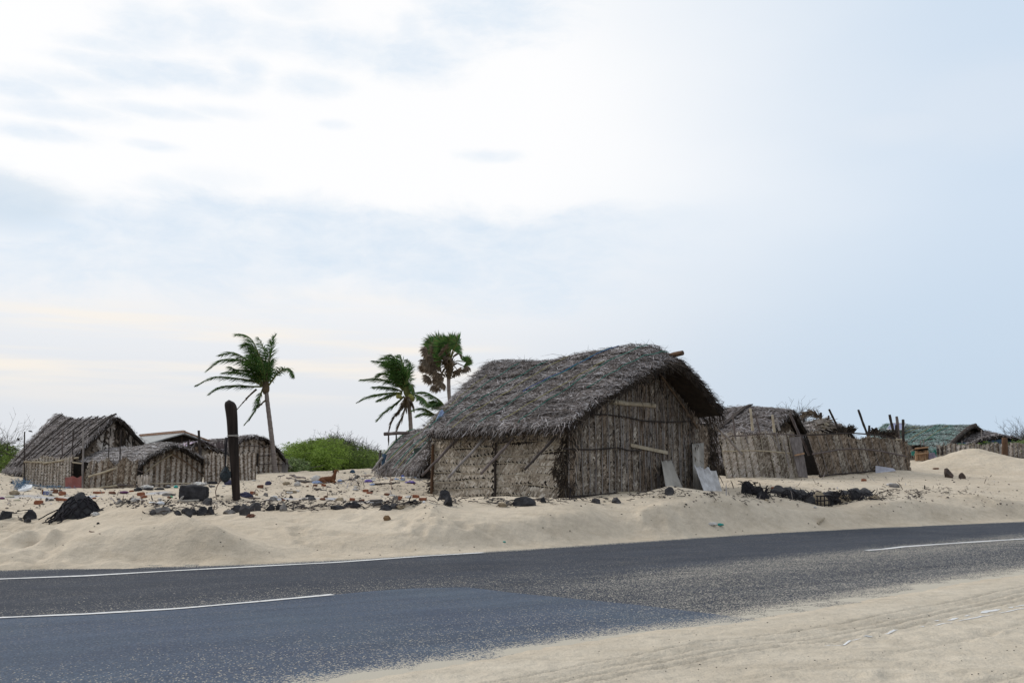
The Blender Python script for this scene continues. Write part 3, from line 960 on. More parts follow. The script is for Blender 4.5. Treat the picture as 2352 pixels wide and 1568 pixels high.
def road():
    # wide sheet along the road direction; the sand lies over its rims
    rd = np.array([_rdir[0], _rdir[1]]); rn = _rn
    o0 = FAR_EDGE[5]
    al = np.r_[np.arange(-120, -16, 2.0), np.arange(-16, 26, .16), np.arange(26, 120, 1.5), np.arange(120, 420, 20)]
    ac = np.r_[np.arange(-14, 1.6, .16)]
    A, Bc = np.meshgrid(al, ac, indexing='ij')
    X = o0[0] + rd[0] * A + rn[0] * Bc; Y = o0[1] + rd[1] * A + rn[1] * Bc
    R, C = A.shape
    me = bpy.data.meshes.new('road')
    idx = np.arange(R * C).reshape(R, C)
    f = np.stack([idx[:-1, :-1], idx[1:, :-1], idx[1:, 1:], idx[:-1, 1:]], -1).reshape(-1, 4)
    me.from_pydata([(a, b, 0.0) for a, b in zip(X.ravel(), Y.ravel())], [], [tuple(int(k) for k in r) for r in f])
    den, sf, sn = sand_density(X.ravel(), Y.ravel())
    # grit rolled to the crown of the road on the right, past the end of the paler lane
    axis = al.max()
    a_ = A.ravel(); inpatch = 0
    xr = X.ravel()
    # right of the blue-grey lane grit lies over most of the near half of the road
    zone = sstep(-1.5, 2.5, xr) * (1 - sstep(2.7, 3.9, sn)) * .26
    crown = np.exp(-((sn - 3.1) / .5) ** 2) * sstep(0, 4, xr) * .22
    wheel = np.exp(-((sn - 1.6) / .45) ** 2) * .10 * sstep(0, 4, xr)
    left = np.exp(-((sn - 3.9) / .8) ** 2) * .10 * (1 - sstep(-2, 3, xr))
    edge = .85 * (1 - sstep(.0, .22, -sf))
    near = 1.3 * (1 - sstep(-.05, 1.1, sn)) ** 1.8 * sstep(-3, 2, xr)
    me.attributes.new('sand', 'FLOAT', 'POINT').data.foreach_set('value', np.maximum(np.maximum(near, edge), zone + crown - wheel + left).clip(0, 2).astype(np.float32))
    me.materials.append(M['asphalt'])
    o = bpy.data.objects.new('road', me); COL.objects.link(o)
    structure(o, 'dark asphalt road with sand blown over its edges', 'road')
    # paler, smoother surfacing of the near lane
    top = np.array(PATCH_TOP)
    n = 90
    L = np.r_[0, np.cumsum(np.hypot(*np.diff(top, axis=0).T))]
    s = np.linspace(0, L[-1], n * 3)
    tx = np.interp(s, L, top[:, 0]); ty = np.interp(s, L, top[:, 1])
    vs = []; K = 46
    for a, b in zip(tx, ty):
        for k in range(K):
            d = k / (K - 1) * 6.4
            vs.append((a - rn[0] * d, b - rn[1] * d, .004))
    fs = [(i * K + k, i * K + k + 1, (i + 1) * K + k + 1, (i + 1) * K + k) for i in range(len(tx) - 1) for k in range(K - 1)]
    me = bpy.data.meshes.new('road_lane')
    me.from_pydata(vs, [], fs)
    va = np.array(vs)
    den, sf, sn = sand_density(va[:, 0], va[:, 1])
    d = np.maximum(1.3 * (1 - sstep(-.05, .6, sn)) ** 2.2, .09 * (1 - sstep(.3, 2.2, sn)))
    me.attributes.new('sand', 'FLOAT', 'POINT').data.foreach_set('value', d.astype(np.float32))
    me.materials.append(M['asphalt_patch'])
    o = bpy.data.objects.new('road_surface', me); COL.objects.link(o)
    structure(o, 'smoother blue grey resurfaced lane of the road', 'road')


road()


def stripe(name, pts, wpx, z, label, seed, gaps=()):
    P = [plane0(x, y, z) for x, y in pts]
    mb = MB()
    # resample
    L = [0]
    for a, b in zip(P[:-1], P[1:]):
        L.append(L[-1] + (b - a).length)
    N = max(12, int(L[-1] / .12))
    S_ = np.linspace(0, L[-1], N)
    X = np.interp(S_, L, [p.x for p in P]); Y = np.interp(S_, L, [p.y for p in P])
    r = random.Random(seed)
    prev = None
    for i in range(N):
        d = V((X[min(i + 1, N - 1)] - X[max(i - 1, 0)], Y[min(i + 1, N - 1)] - Y[max(i - 1, 0)], 0)).normalized()
        sd_ = V((-d.y, d.x, 0))
        w = wpx * (.5 + .07 * math.sin(i * .37 + seed)) + r.uniform(-.006, .006)
        c = V((X[i], Y[i], z))
        cur = (c - sd_ * w, c + sd_ * (w + r.uniform(-.006, .006)))
        if prev is not None and not any(a <= i / N <= b for a, b in gaps):
            mb.quad(prev[0], cur[0], cur[1], prev[1])
        prev = cur
    o = mb.build(name, M['paint'])
    structure(o, label, 'road marking')


stripe('edge_line', [(-300, 1343), (0, 1328.5), (200, 1321), (400, 1309.5), (640, 1297), (770, 1290.5), (975, 1276), (1110, 1268)], .12, .006, 'worn white edge line along the far side of the road', 1)
stripe('centre_line', [(-300, 1432), (0, 1417), (200, 1408.5), (400, 1397), (600, 1379.5), (764, 1364)], .085, .010, 'white centre dash of the road ending beside the blue grey lane', 2)
stripe('centre_line', [(1990, 1263), (2030, 1260), (2076, 1254.5), (2200, 1246), (2352, 1236.5), (2600, 1222)], .12, .006, 'white centre dash on the dark far stretch of the road', 3)


def verge_line():
    """remains of the near edge line showing through the blown sand"""
    mb = MB(); r = random.Random(9)
    a = V((*plane0(1891, 1493)[:2], 0)); b = V((*plane0(2352, 1403)[:2], 0)); d = (b - a); Ln = d.length; d.normalize(); n = V((-d.y, d.x, 0))
    segs = [(0, 1.0, .035)]
    for s0, s1, off, w in ((0, .16, 0, .02), (.165, .21, .01, .012), (.25, .33, .02, .02), (.44, .46, .03, .015), (.47, .58, -.02, .022), (.60, .82, -.015, .024), (.83, 1.25, -.02, .03),
                           (.46, .50, .09, .02), (.54, .57, .09, .02), (.60, .66, .07, .03), (.70, .74, .09, .02), (.80, .93, .10, .05), (.97, 1.0, .10, .03), (1.0, 1.2, .09, .035)):
        k = max(5, int((s1 - s0) * 40))
        prev = None
        for i in range(k + 1):
            s = s0 + (s1 - s0) * i / k
            e = math.sin(math.pi * i / k) ** .5
            c = a + d * (s * Ln) + n * off
            w1 = w * e * r.uniform(.2, .8); w2 = w * e * r.uniform(.2, .8)
            p1 = c - n * w1; p2 = c + n * w2
            p1.z = p2.z = 0
            p1.z = gz(p1.x, p1.y) + .003; p2.z = gz(p2.x, p2.y) + .003
            if prev:
                mb.quad(prev[0], p1, p2, prev[1])
            prev = (p1, p2)
    structure(mb.build('verge_line', M['paint']), 'flaking white edge line half buried in near verge sand', 'road marking')


verge_line()
# ------------------------------------------------------------------ thatch and woven leaf walls
def strips_on(mb, Sf, n, L, w, m=0, along=0.0, spread=.6, lift=.02, seed=1, tmax=1.0, tmin=0.0, smin=0.0, smax=1.0, courses=0):
    """loose leaf strips lying on a roof slope; Sf(s, t) -> point; along = heading from the ridge direction (radians)"""
    r = random.Random(seed)
    e = .004
    for _ in range(n):
        s = r.uniform(smin, smax); t = r.uniform(tmin, tmax)
        fr_ = 0
        if courses:
            x = t * courses + .35 * math.sin(s * 9 + seed) * .5; fr_ = x - math.floor(x)
        p = Sf(s, t); ds = (Sf(min(s + e, 1), t) - Sf(max(s - e, 0), t)); dt = (Sf(s, min(t + e, 1)) - Sf(s, max(t - e, 0)))
        if ds.length < 1e-9 or dt.length < 1e-9:
            continue
        ds.normalize(); dt.normalize()
        nn = ds.cross(dt)
        if nn.z < 0:
            nn = -nn
        nn.normalize()
        a = along + r.gauss(0, spread)
        d = (ds * math.cos(a) + dt * math.sin(a)).normalized()
        if d.z > 0 and r.random() < .6:
            d = -d
        d = (d + nn * r.gauss(.0, .10)).normalized()
        sd_ = d.cross(nn).normalized()
        sd_ = (sd_ + nn * r.gauss(0, .35)).normalized()
        ll = L * r.uniform(.5, 1.4); ww = w * r.uniform(.55, 1.5)
        mb.blade(p + nn * (lift * r.uniform(.3, 1.6) + .055 * fr_), d, sd_, ll, ww, nn, r.gauss(.05, .10), m)


def fringe(mb, pts, down, n, L, w, nrm, m=0, seed=1, spread=.35, jit=.06):
    """ragged leaf ends hanging along a roof edge"""
    r = random.Random(seed)
    acc = [0]
    for a, b in zip(pts[:-1], pts[1:]):
        acc.append(acc[-1] + (b - a).length)
    for _ in range(n):
        x = r.uniform(0, acc[-1])
        k = 0
        while k < len(pts) - 2 and acc[k + 1] < x:
            k += 1
        t = (x - acc[k]) / max(acc[k + 1] - acc[k], 1e-6)
        p = pts[k].lerp(pts[k + 1], t); e = (pts[k + 1] - pts[k]).normalized()
        dd = down(k + t) if callable(down) else down
        d = (dd + e * r.gauss(0, spread) + nrm * r.gauss(0, .2) + V((0, 0, r.gauss(0, .08)))).normalized()
        sd_ = d.cross(nrm)
        if sd_.length < 1e-4:
            continue
        sd_ = (sd_.normalized() + nrm * r.gauss(0, .4)).normalized()
        o = V((r.gauss(0, jit), r.gauss(0, jit), r.gauss(0, jit)))
        mb.blade(p + o - d * L * .35, d, sd_, L * r.uniform(.4, 1.35), w * r.uniform(.6, 1.4), nrm, r.gauss(0, .12), m)


def woven(mb, O, U, Vv, N, W, H, panel, cell, mats=(1,), rib=None, seed=1, horiz=False, Hfn=None, notch=.5, missing=.0, ribw=.02, bend=.012, base=0.0, edge=None):
    """plaited palm-leaf panels: diagonal leaflets either side of a midrib.
    O origin, U along, Vv up, N outwards. vertical ribs, or horizontal when horiz."""
    r = random.Random(seed)
    if horiz:
        A, B, WA, WB = Vv, U, H, W
    else:
        A, B, WA, WB = U, Vv, W, H
    npan = max(1, int(round(WA / panel))); pw = WA / npan
    ncol = max(2, int(round(pw / cell))); ca = pw / ncol
    for k in range(npan):
        mt = r.choice(mats)
        sh = r.uniform(-.02, .02)
        tone = r.random()
        ph = r.uniform(0, 6); am = bend * r.uniform(.4, 1.5)
        for c in range(ncol):
            nrow = int(WB / cell)
            for j in range(nrow):
                a = k * pw + (c + .5) * ca; b = (j + .5 + r.uniform(-.1, .1)) * cell
                a += am * math.sin(b * 2.1 + ph)
                if Hfn is not None:
                    hh = Hfn(b if horiz else a)
                    if (a if horiz else b) > hh:
                        continue
                if (a if horiz else b) < base:
                    continue
                if c == 0 and r.random() < notch and j % 2:
                    continue
                if r.random() < missing:
                    continue
                p = O + A * a + B * b + N * (.012 + .006 * (c % 2) + sh * .3)
                an = (math.pi / 4 if (c + (j // 1) * 0) % 2 else -math.pi / 4) + r.gauss(0, .10)
                d = A * math.cos(an) + B * math.sin(an)
                tl = N * r.gauss(.0, .10)
                d = (d + tl).normalized()
                sd_ = d.cross(N).normalized()
                sd_ = (sd_ + N * r.gauss(.12, .16)).normalized()
                hl = cell * r.uniform(.85, 1.12); hw = cell * r.uniform(.38, .50)
                me_ = edge if (edge is not None and c >= ncol - max(1, ncol // 4)) else mt  # darker edge columns paint in the panels' curve shading, along with weathered leaf tips
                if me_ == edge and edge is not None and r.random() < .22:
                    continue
                mb.quad(p - d * hl - sd_ * hw, p + d * hl - sd_ * hw * .9, p + d * hl + sd_ * hw * .9, p - d * hl + sd_ * hw, me_)
        if rib is not None:
            seg = 14; pts = []
            a0 = k * pw + r.uniform(-.01, .01)
            for i in range(seg + 1):
                b = WB * i / seg
                aa = a0 + am * math.sin(b * 2.1 + ph) + r.uniform(-.004, .004)
                if Hfn is not None and (aa if horiz else b) > Hfn(b if horiz else aa):
                    if not horiz:
                        break
                    continue
                pts.append(O + A * aa + B * b + N * .032)
            for p0, p1 in zip(pts[:-1], pts[1:]):
                mb.quad(p0 - A * ribw * .5, p1 - A * ribw * .5, p1 + A * ribw * .5 + N * .004, p0 + A * ribw * .5 + N * .004, rib)


def slab(mb, Sf, ns, nt, th, m=0, mu=1, rough=.03, seed=1, under_steps=0):
    """roof slope as a closed slab with lumpy top; Sf(s, t) is the top surface"""
    top = []; bot = []
    for i in range(ns + 1):
        for j in range(nt + 1):
            s, t = i / ns, j / nt
            p = Sf(s, t)
            e = .01
            a = Sf(min(s + e, 1), t) - Sf(max(s - e, 0), t); b = Sf(s, min(t + e, 1)) - Sf(s, max(t - e, 0))
            nn = a.cross(b)
            if nn.z < 0:
                nn = -nn
            nn.normalize()
            k = mnoise.fractal(p * 2.6 + V((seed, 0, 0)), 1, 2, 4) * rough
            top.append(p + nn * k)
            st = 0
            if under_steps:
                x = t * under_steps; st = (x - math.floor(x)) * .035
            bot.append(p - nn * (th + st) + nn * k * .3)
    n = nt + 1; N = len(top)
    fs = []; fb = []
    for i in range(ns):
        for j in range(nt):
            a = i * n + j
            fs.append((a, a + n, a + n + 1, a + 1))
            fb.append((N + a, N + a + 1, N + a + n + 1, N + a + n))
    rim = [i * n for i in range(ns + 1)] + [ns * n + j for j in range(1, n)] + [i * n + nt for i in range(ns - 1, -1, -1)] + [j for j in range(nt - 1, 0, -1)]
    for a, b in zip(rim, rim[1:] + rim[:1]):
        fb.append((a, b, N + b, N + a))
    o = len(mb.v)
    mb.v.extend([tuple(p) for p in top + bot])
    mb.f.extend([tuple(i + o for i in f) for f in fs]); mb.m.extend([m] * len(fs))
    mb.f.extend([tuple(i + o for i in f) for f in fb]); mb.m.extend([mu] * len(fb))


class Hut:
    """gable hut: F apex above the front gable wall, B the far end of the ridge"""

    def __init__(s, F, B, wl, wr, zl, zr, base, oh_f=.4, oh_e=.15, oh_b=.3, prof=((0, 0), (1, 0)), bulge=.08, wall_in=.3, th=.14, oh_be=None, lump=.05, oh_er=None, cut_r=None):
        s.lump = lump; s.cut_r = cut_r
        s.F, s.B, s.base, s.th = V(F), V(B), base, th
        d = s.B - s.F; s.L = math.hypot(d.x, d.y)
        s.r = V((d.x / s.L, d.y / s.L, 0)); s.n = V((-s.r.y, s.r.x, 0))
        if s.n.y > 0:
            s.n = -s.n          # n points to the slope that faces the road
        s.wl, s.wr, s.zl, s.zr = wl, wr, zl, zr
        s.oh_f, s.oh_e, s.oh_b = oh_f, oh_e, oh_b
        s.oh_be = oh_b if oh_be is None else oh_be
        s.oh_er = oh_e if oh_er is None else oh_er
        s.px = [p[0] for p in prof]; s.pz = [p[1] for p in prof]
        s.bulge = bulge; s.wall_in = wall_in

    def rz(s, k):
        """ridge height at distance k along r from F"""
        return s.F.z + (s.B.z - s.F.z) * k / s.L + float(np.interp(k / s.L, s.px, s.pz))

    def slope(s, side):
        w, ze = (s.wl, s.zl) if side > 0 else (s.wr, s.zr)
        nn = s.n * side

        def Sf(a, t):
            f0 = -(s.oh_f * (1 - t) + (s.oh_e if side > 0 else s.oh_er) * t)
            k = f0 + a * (s.L + s.oh_b * (1 - t) + s.oh_be * t - f0)
            z = s.rz(k)
            zz = z + (ze - z) * t + s.bulge * 4 * t * (1 - t) + s.lump * mnoise.noise(V((k * .9, t * 3, side * 4.0)))
            if t < .12 and s.lump > 0:
                zz -= .12 * (1 - t / .12) ** 2 * .5
            p = V((s.F.x, s.F.y, 0)) + s.r * k + nn * (w * t)
            return V((p.x, p.y, zz))
        return Sf

    def under(s, u):
        """height of the roof's underside above the gable wall at offset u along n (u > 0 towards the road)"""
        w, ze = (s.wl, s.zl) if u > 0 else (s.wr, s.zr)
        t = min(abs(u) / w, 1)
        z = s.rz(0)
        return z + (ze - z) * t + s.bulge * 4 * t * (1 - t) - s.th - .04

    def roof(s, parent, top, core, under, nL, nR, L, w, spreadL=.75, along=.45, fr=300, seed=1, under_steps=0, name='roof', frL=.3, dark=None, rough=.05):
        mb = MB()
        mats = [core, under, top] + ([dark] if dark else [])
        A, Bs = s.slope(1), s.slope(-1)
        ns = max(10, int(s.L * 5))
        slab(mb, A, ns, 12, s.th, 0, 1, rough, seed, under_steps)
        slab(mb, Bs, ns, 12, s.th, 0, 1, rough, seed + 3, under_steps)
        strips_on(mb, A, nL, L, w, 2, along, spreadL, seed=seed, courses=7)
        strips_on(mb, Bs, nR, L, w, 2, -along, spreadL, seed=seed + 1)
        md = 3 if dark else 2
        # courses lapped over the ridge
        R_ = random.Random(seed + 9)
        for k in range(int(fr * .6)):
            a = R_.random(); side = R_.choice((A, Bs)); p = side(a, R_.uniform(0, .06))
            d = (s.r * R_.gauss(0, 1) + (side(a, .3) - side(a, 0)).normalized() * R_.uniform(-.1, 1)).normalized()
            mb.blade(p + V((0, 0, R_.uniform(-.01, .07))), d, V((0, 0, 1)).cross(d).normalized(), L * R_.uniform(.5, 1.2), w, UP, R_.gauss(0, .15), 2)
        for side, Sf in ((1, A), (-1, Bs)):
            eave = [Sf(i / 12, 1.0) for i in range(13)]
            dn = (Sf(.5, 1) - Sf(.5, .9)).normalized()
            fringe(mb, eave, (dn + V((0, 0, -.5))).normalized(), fr, frL, w * 1.1, s.n * side, 2, seed + side, .4)
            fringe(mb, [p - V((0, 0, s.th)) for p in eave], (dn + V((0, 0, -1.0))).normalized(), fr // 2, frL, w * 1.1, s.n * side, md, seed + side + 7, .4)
            rake = [Sf(0, i / 12) for i in range(13)]
            fringe(mb, rake, (dn * .7 - s.r * .55).normalized(), fr // 2, frL * .8, w, UP, 2, seed + side + 2, .6, .04)
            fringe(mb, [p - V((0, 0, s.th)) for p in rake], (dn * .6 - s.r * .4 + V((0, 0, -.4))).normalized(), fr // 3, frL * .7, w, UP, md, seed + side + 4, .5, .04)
            rake = [Sf(1, i / 12) for i in range(13)]
            fringe(mb, rake, (dn * .5 + s.r * .8).normalized(), fr // 3, frL, w, UP, 2, seed + side + 3, .5, .05)
        return mb.build(name, mats, parent)

    def gable_poly(s, k, inset=.0, cut=.86):
        """outline of a gable wall at distance k along the ridge"""
        us = np.linspace(-s.wr * (s.cut_r or cut), s.wl * cut, 15)
        pts = []
        for u in us:
            p = V((s.F.x, s.F.y, 0)) + s.r * k + s.n * float(u)
            pts.append((p, s.under(float(u)) + (s.rz(k) - s.rz(0))))
        return us, pts

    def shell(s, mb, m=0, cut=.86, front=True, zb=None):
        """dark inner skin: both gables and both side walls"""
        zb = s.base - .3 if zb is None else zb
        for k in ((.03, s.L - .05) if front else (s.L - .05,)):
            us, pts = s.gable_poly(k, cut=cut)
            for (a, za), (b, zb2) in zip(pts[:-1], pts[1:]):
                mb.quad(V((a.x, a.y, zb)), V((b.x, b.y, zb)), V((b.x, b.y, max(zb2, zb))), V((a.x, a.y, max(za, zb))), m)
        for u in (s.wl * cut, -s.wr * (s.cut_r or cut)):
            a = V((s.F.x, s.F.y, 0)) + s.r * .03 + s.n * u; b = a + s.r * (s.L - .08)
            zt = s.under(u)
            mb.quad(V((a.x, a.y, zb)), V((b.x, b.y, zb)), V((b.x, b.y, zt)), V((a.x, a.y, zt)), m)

    def gable_wall(s, parent, mats, panel, cell, seed=1, rib=True, name='gable_wall', cut=.86, notch=.5, ribmat=None, missing=.03, ribw=.02):
        mb = MB()
        us, pts = s.gable_poly(.03, cut=cut)
        zb = s.base - .3
        for (a, za), (b, zc) in zip(pts[:-1], pts[1:]):
            mb.quad(V((a.x, a.y, zb)), V((b.x, b.y, zb)), V((b.x, b.y, zc)), V((a.x, a.y, za)), 0)
        # seen from outside the wall runs from the road side (+n) to the far side
        O = V((s.F.x, s.F.y, 0)) + s.n * (s.wl * cut) + V((0, 0, zb))
        W = s.wl * cut + s.wr * (s.cut_r or cut)
        hf = lambda a: s.under(s.wl * cut - a) - zb - .02
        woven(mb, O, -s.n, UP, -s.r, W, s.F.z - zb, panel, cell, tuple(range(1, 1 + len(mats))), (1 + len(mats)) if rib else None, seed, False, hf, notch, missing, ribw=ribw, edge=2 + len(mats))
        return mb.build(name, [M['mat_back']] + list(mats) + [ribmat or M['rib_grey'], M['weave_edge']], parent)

    def side_point(s, k, u, z):
        p = V((s.F.x, s.F.y, 0)) + s.r * k + s.n * u
        return V((p.x, p.y, z))


def wob_tube(a, b, r0, r1, seed, n=7, wob=.02, sides=6, mb=None, m=0):
    rr = random.Random(seed)
    mb = mb or MB()
    d = (b - a); pts = []; L = d.length
    k = d.normalized(); e = k.cross(V((.3, .2, 1))).normalized(); g = k.cross(e)
    ph = rr.uniform(0, 6)
    for i in range(n + 1):
        t = i / n
        o = math.sin(t * math.pi)
        pts.append(a + d * t + e * (wob * L * (o * rr.uniform(-1, 1) * .5 + .5 * o * math.sin(ph + t * 5))) + g * (wob * L * o * rr.uniform(-.6, .6)))
    mb.tube(pts, [(r0 + (r1 - r0) * i / n) * rr.uniform(.88, 1.12) for i in range(n + 1)], sides, m)
    return mb


# ------------------------------------------------------------------ the main hut beside the road
def main_hut():
    Fp = at(1480, 803, 25.6)
    Bp = V((Fp.x - 3.47, Fp.y + 3.47, 4.55))
    Fp.z = 4.42
    H = Hut(Fp, Bp, 3.42, 2.42, 2.36, 2.92, .62, oh_f=1.05, oh_e=.30, oh_b=.80, oh_be=-.22, oh_er=.78, cut_r=.98,
            prof=((-.3, -.36), (-.2, -.22), (-.08, .10), (.08, .20), (.30, .10), (.55, .03), (.62, -.06), (.8, -.03), (1, .0), (1.15, .02)), bulge=.06, th=.20)
    root = thing('palm_thatch_hut', (Fp.x, Fp.y, .7), 'large grey palm thatched hut with a plaited leaf gable, nearest the road', 'hut', 'thatched huts')
    rf = H.roof(root, M['thatch'], M['thatch_core'], M['thatch_under'], 34000, 6000, .20, .0165, spreadL=.70, along=.25, fr=900, seed=3, under_steps=9, frL=.20, dark=M['thatch_dark'], rough=.07)
    # sub-part: courses of thin ribs that bind the thatch
    mb = MB(); A = H.slope(1)
    strips_on(mb, A, 1500, .60, .010, 0, .10, .35, .05, 44)
    # stray straws standing off the ridge and the rakes
    R_ = random.Random(77)
    for k in range(60):
        a = R_.random(); p = A(a, R_.uniform(0, .1) if k % 2 else R_.uniform(0, .9) * 0 + .02)
        d = V((R_.gauss(.2, 1), R_.gauss(0, .5), R_.uniform(.02, .55))).normalized()
        mb.blade(p, d, d.cross(V((0, 1, 0))).normalized(), R_.uniform(.1, .38), .007, V((0, 1, 0)), .1)
    mb.build('straw', M['thatch_dark'], rf)
    # inner skin
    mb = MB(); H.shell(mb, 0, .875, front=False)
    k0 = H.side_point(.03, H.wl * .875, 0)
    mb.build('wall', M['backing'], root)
    g = H.gable_wall(root, [M['weave_grey'], M['weave_grey'], M['weave_brown']], .24, .060, 5, cut=.875, notch=.55, missing=.04, ribw=.026)
    # frayed leaf ends hanging off the gable panels
    mb = MB(); R_ = random.Random(5)
    O = H.side_point(0, H.wl * .875, 0); W = H.wl * .875 + H.wr * .98
    for k in range(900):
        a = R_.choice((R_.gauss(W * .62, .55), R_.gauss(W * .56, .25), R_.uniform(0, W), R_.gauss(W * .93, .25), R_.gauss(.1, .2)))
        if not 0 < a < W:
            continue
        top = H.under(H.wl * .875 - a)
        zz = R_.uniform(.75, top) if R_.random() < .5 else top - abs(R_.gauss(0, .45))
        p = O - H.n * a + V((0, 0, max(zz, .75))) - H.r * R_.uniform(.03, .10)
        d = V((R_.gauss(0, .35), R_.gauss(0, .35), -1)).normalized()
        sd_ = (H.n + H.r * R_.gauss(0, .4)).normalized()
        mb.blade(p, d, sd_, R_.uniform(.12, .42), R_.uniform(.012, .03), -H.r, R_.gauss(.1, .15), 0 if R_.random() < .55 else 1)
    mb.build('frayed_leaves', [M['weave_brown'], M['thatch_dark']], g)
    # loose midribs and slats over the plaited panels
    mb = MB()
    for k in range(150):
        a = R_.choice((R_.uniform(.2, W - .2), R_.gauss(W * .62, .7))); top = H.under(H.wl * .875 - a) - .1
        if not .1 < a < W - .1:
            continue
        z0 = R_.uniform(.7, max(.8, top - .9)); L = min(R_.uniform(.5, 1.7), top - z0)
        if L < .3:
            continue
        p = O - H.n * a + V((0, 0, z0)) - H.r * R_.uniform(.035, .07)
        d = (UP - H.n * R_.gauss(0, .07)).normalized()
        mb.blade(p, d, H.n, L, R_.uniform(.010, .03), -H.r, R_.gauss(0, .015), R_.choice((0, 0, 1, 2)))
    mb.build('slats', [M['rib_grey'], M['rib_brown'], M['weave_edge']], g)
    # long wall of pale plaited panels with horizontal ribs
    u = H.wl * .875
    zb = .45
    mb = MB()
    O = H.side_point(H.L, u, zb); U = -H.r; Wl = H.L - .02
    hw = H.under(u) - zb + .12
    c0 = O - H.n * .03
    mb.quad(c0, c0 + U * Wl, c0 + U * Wl + UP * hw, c0 + UP * hw, 0)
    woven(mb, O, U, UP, H.n, Wl * .49, hw, .215, .066, (1, 1, 1, 2), 3, 11, True, notch=.85, missing=.01, ribw=.024, bend=.035)
    woven(mb, O + U * (Wl * .49 + .03), U, UP, H.n, Wl * .50, hw, .27, .070, (1,), 3, 12, True, notch=.8, missing=.01, ribw=.022, bend=.04)
    sw = mb.build('side_wall', [M['mat_back'], M['weave_pale'], M['weave_grey'], M['rib']], root)
    # torn corner where side wall meets gable, and the bottom edge
    mb = MB(); R_ = random.Random(15)
    for k in range(400):
        z = R_.choice((R_.uniform(.7, 2.2), R_.gauss(1.45, .18), R_.gauss(.9, .12)))
        p = H.side_point(R_.uniform(-.05, .22 + .25 * math.exp(-((z - 1.45) / .25) ** 2)), u + R_.uniform(0, .1), z)
        d = V((R_.gauss(0, .6), R_.gauss(-.25, .4), R_.gauss(-.9, .5))).normalized()
        mb.blade(p, d, d.cross(V((0, 1, 0))).normalized(), R_.uniform(.10, .3), R_.uniform(.012, .028), V((0, -1, 0)), R_.gauss(0, .2))
    for k in range(260):
        p = H.side_point(H.L + R_.uniform(-.1, .1), u - R_.uniform(-.05, .5), R_.uniform(.6, 2.1))
        d = V((-1 + R_.gauss(0, .4), R_.gauss(0, .4), R_.gauss(-.5, .5))).normalized()
        mb.blade(p, d, d.cross(V((0, 1, 0))).normalized(), R_.uniform(.1, .28), R_.uniform(.012, .025), V((0, -1, 0)), R_.gauss(0, .2))
    mb.build('frayed_leaves', [M['thatch_dark']], sw)
    # posts against the side wall
    for kk, mat in ((H.L - .08, 'post_brown'), (H.L * .49, 'stick_dark')):
        wob_tube(H.side_point(kk, u + .07, .5), H.side_point(kk - .05, u + .07, 2.05), .05 if mat == 'post_brown' else .038, .042 if mat == 'post_brown' else .03, int(kk * 10), wob=.012).build('wall_post', M[mat], root)
    # rafter ends sticking out under the eave
    for i, (k, dn, mat, ex) in enumerate(((5.35, .75, 'stick_grey', .9), (4.55, .82, 'stick_grey', .85), (3.55, .9, 'stick', .95), (2.55, .95, 'stick_grey', .95), (1.5, .85, 'stick', .85), (.1, .75, 'stick_dark', .8))):
        a = H.side_point(k, H.wl - .12, H.zl - .22); b = H.side_point(k + .12, H.wl + ex, H.zl - .24 - dn)
        wob_tube(a, b, .036, .030, 30 + i, wob=.015).build('rafter', M[mat], root)
    # ridge pole end
    wob_tube(H.side_point(-.2, 0, H.rz(0) - .38), H.side_point(-1.18, -.03, H.rz(0) - .30), .06, .065, 3, wob=.01, sides=8).build('ridge_pole', M['post_brown'], root)
    # verge rafter along the far rake, in front of the gable
    pts = []
    for i in range(9):
        uu = -.05 - i * .27
        p = H.side_point(-.07, uu, H.under(uu) - .10 - .03 * i); pts.append(p)
    mb = MB(); mb.tube(pts, .03, 6); mb.build('verge_rafter', M['rib_brown'], root)
    # laths lashed across the gable (positions read off the gable wall plane)

    def gp(c, X, Y, off=.06):
        x, y = q(c, X, Y); r = ray(x, y)
        P0 = H.side_point(-off, 0, 0); nn = -H.r
        t = (P0 - V((CAMP.x, CAMP.y, 0))).dot(nn) / (V((r.x, r.y, 0)).dot(nn))
        return CAMP + r * t
    wob_tube(gp('s5', 495, 572), gp('s5', 932, 612), .062, .055, 4, wob=.012, sides=8).build('bamboo_lath', M['bamboo'], root)
    a, b = gp('s5', 690, 1010, .08), gp('s5', 1062, 1088, .08)
    mb = MB(); d = (b - a); mb.box((a + b) / 2, d / 2, -H.r * .012, UP * .042); mb.build('lath', M['bamboo'], root)
    for seed, pts in ((6, ((250, 705), (420, 700), (620, 722), (820, 765), (1040, 778), (1300, 768))), (7, ((0, 1045), (110, 1052), (300, 1056), (560, 1035), (660, 1062), (790, 1066))),
                      (8, ((90, 1530), (260, 1520), (480, 1500), (560, 1490)))):
        mb = MB(); mb.tube([gp('s5', x, y, .075) for x, y in pts], .02, 6); mb.build('stick', M['stick_dark'], root)
    mb = MB(); mb.tube([gp('s5', 556, 1490, .12), gp('s5', 740, 1486, .12)], .022, 6); mb.build('bamboo_lath', M['bamboo'], root)
    # far corner under the high eave: narrow return wall
    mb = MB()
    O = H.side_point(.22, -H.wr * .95, .5)
    mb.quad(O, O - H.n * .95, O - H.n * .95 + UP * 2.15, O + UP * 2.15, 0)
    woven(mb, O, -H.n, UP, -H.r, .95, 2.1, .3, .07, (1,), None, 4)
    fringe(mb, [H.side_point(.15, -H.wr * .95 - .93, z) for z in (2.7, 2.1, 1.5, 1.1)], V((.2, -.1, -1)), 380, .26, .02, V((0, -1, 0)), 2, 5, .5, .10)
    mb.build('return_wall', [M['backing'], M['weave_brown'], M['thatch_dark']], root)
    # ropes thrown over the roof
    R_ = random.Random(12)
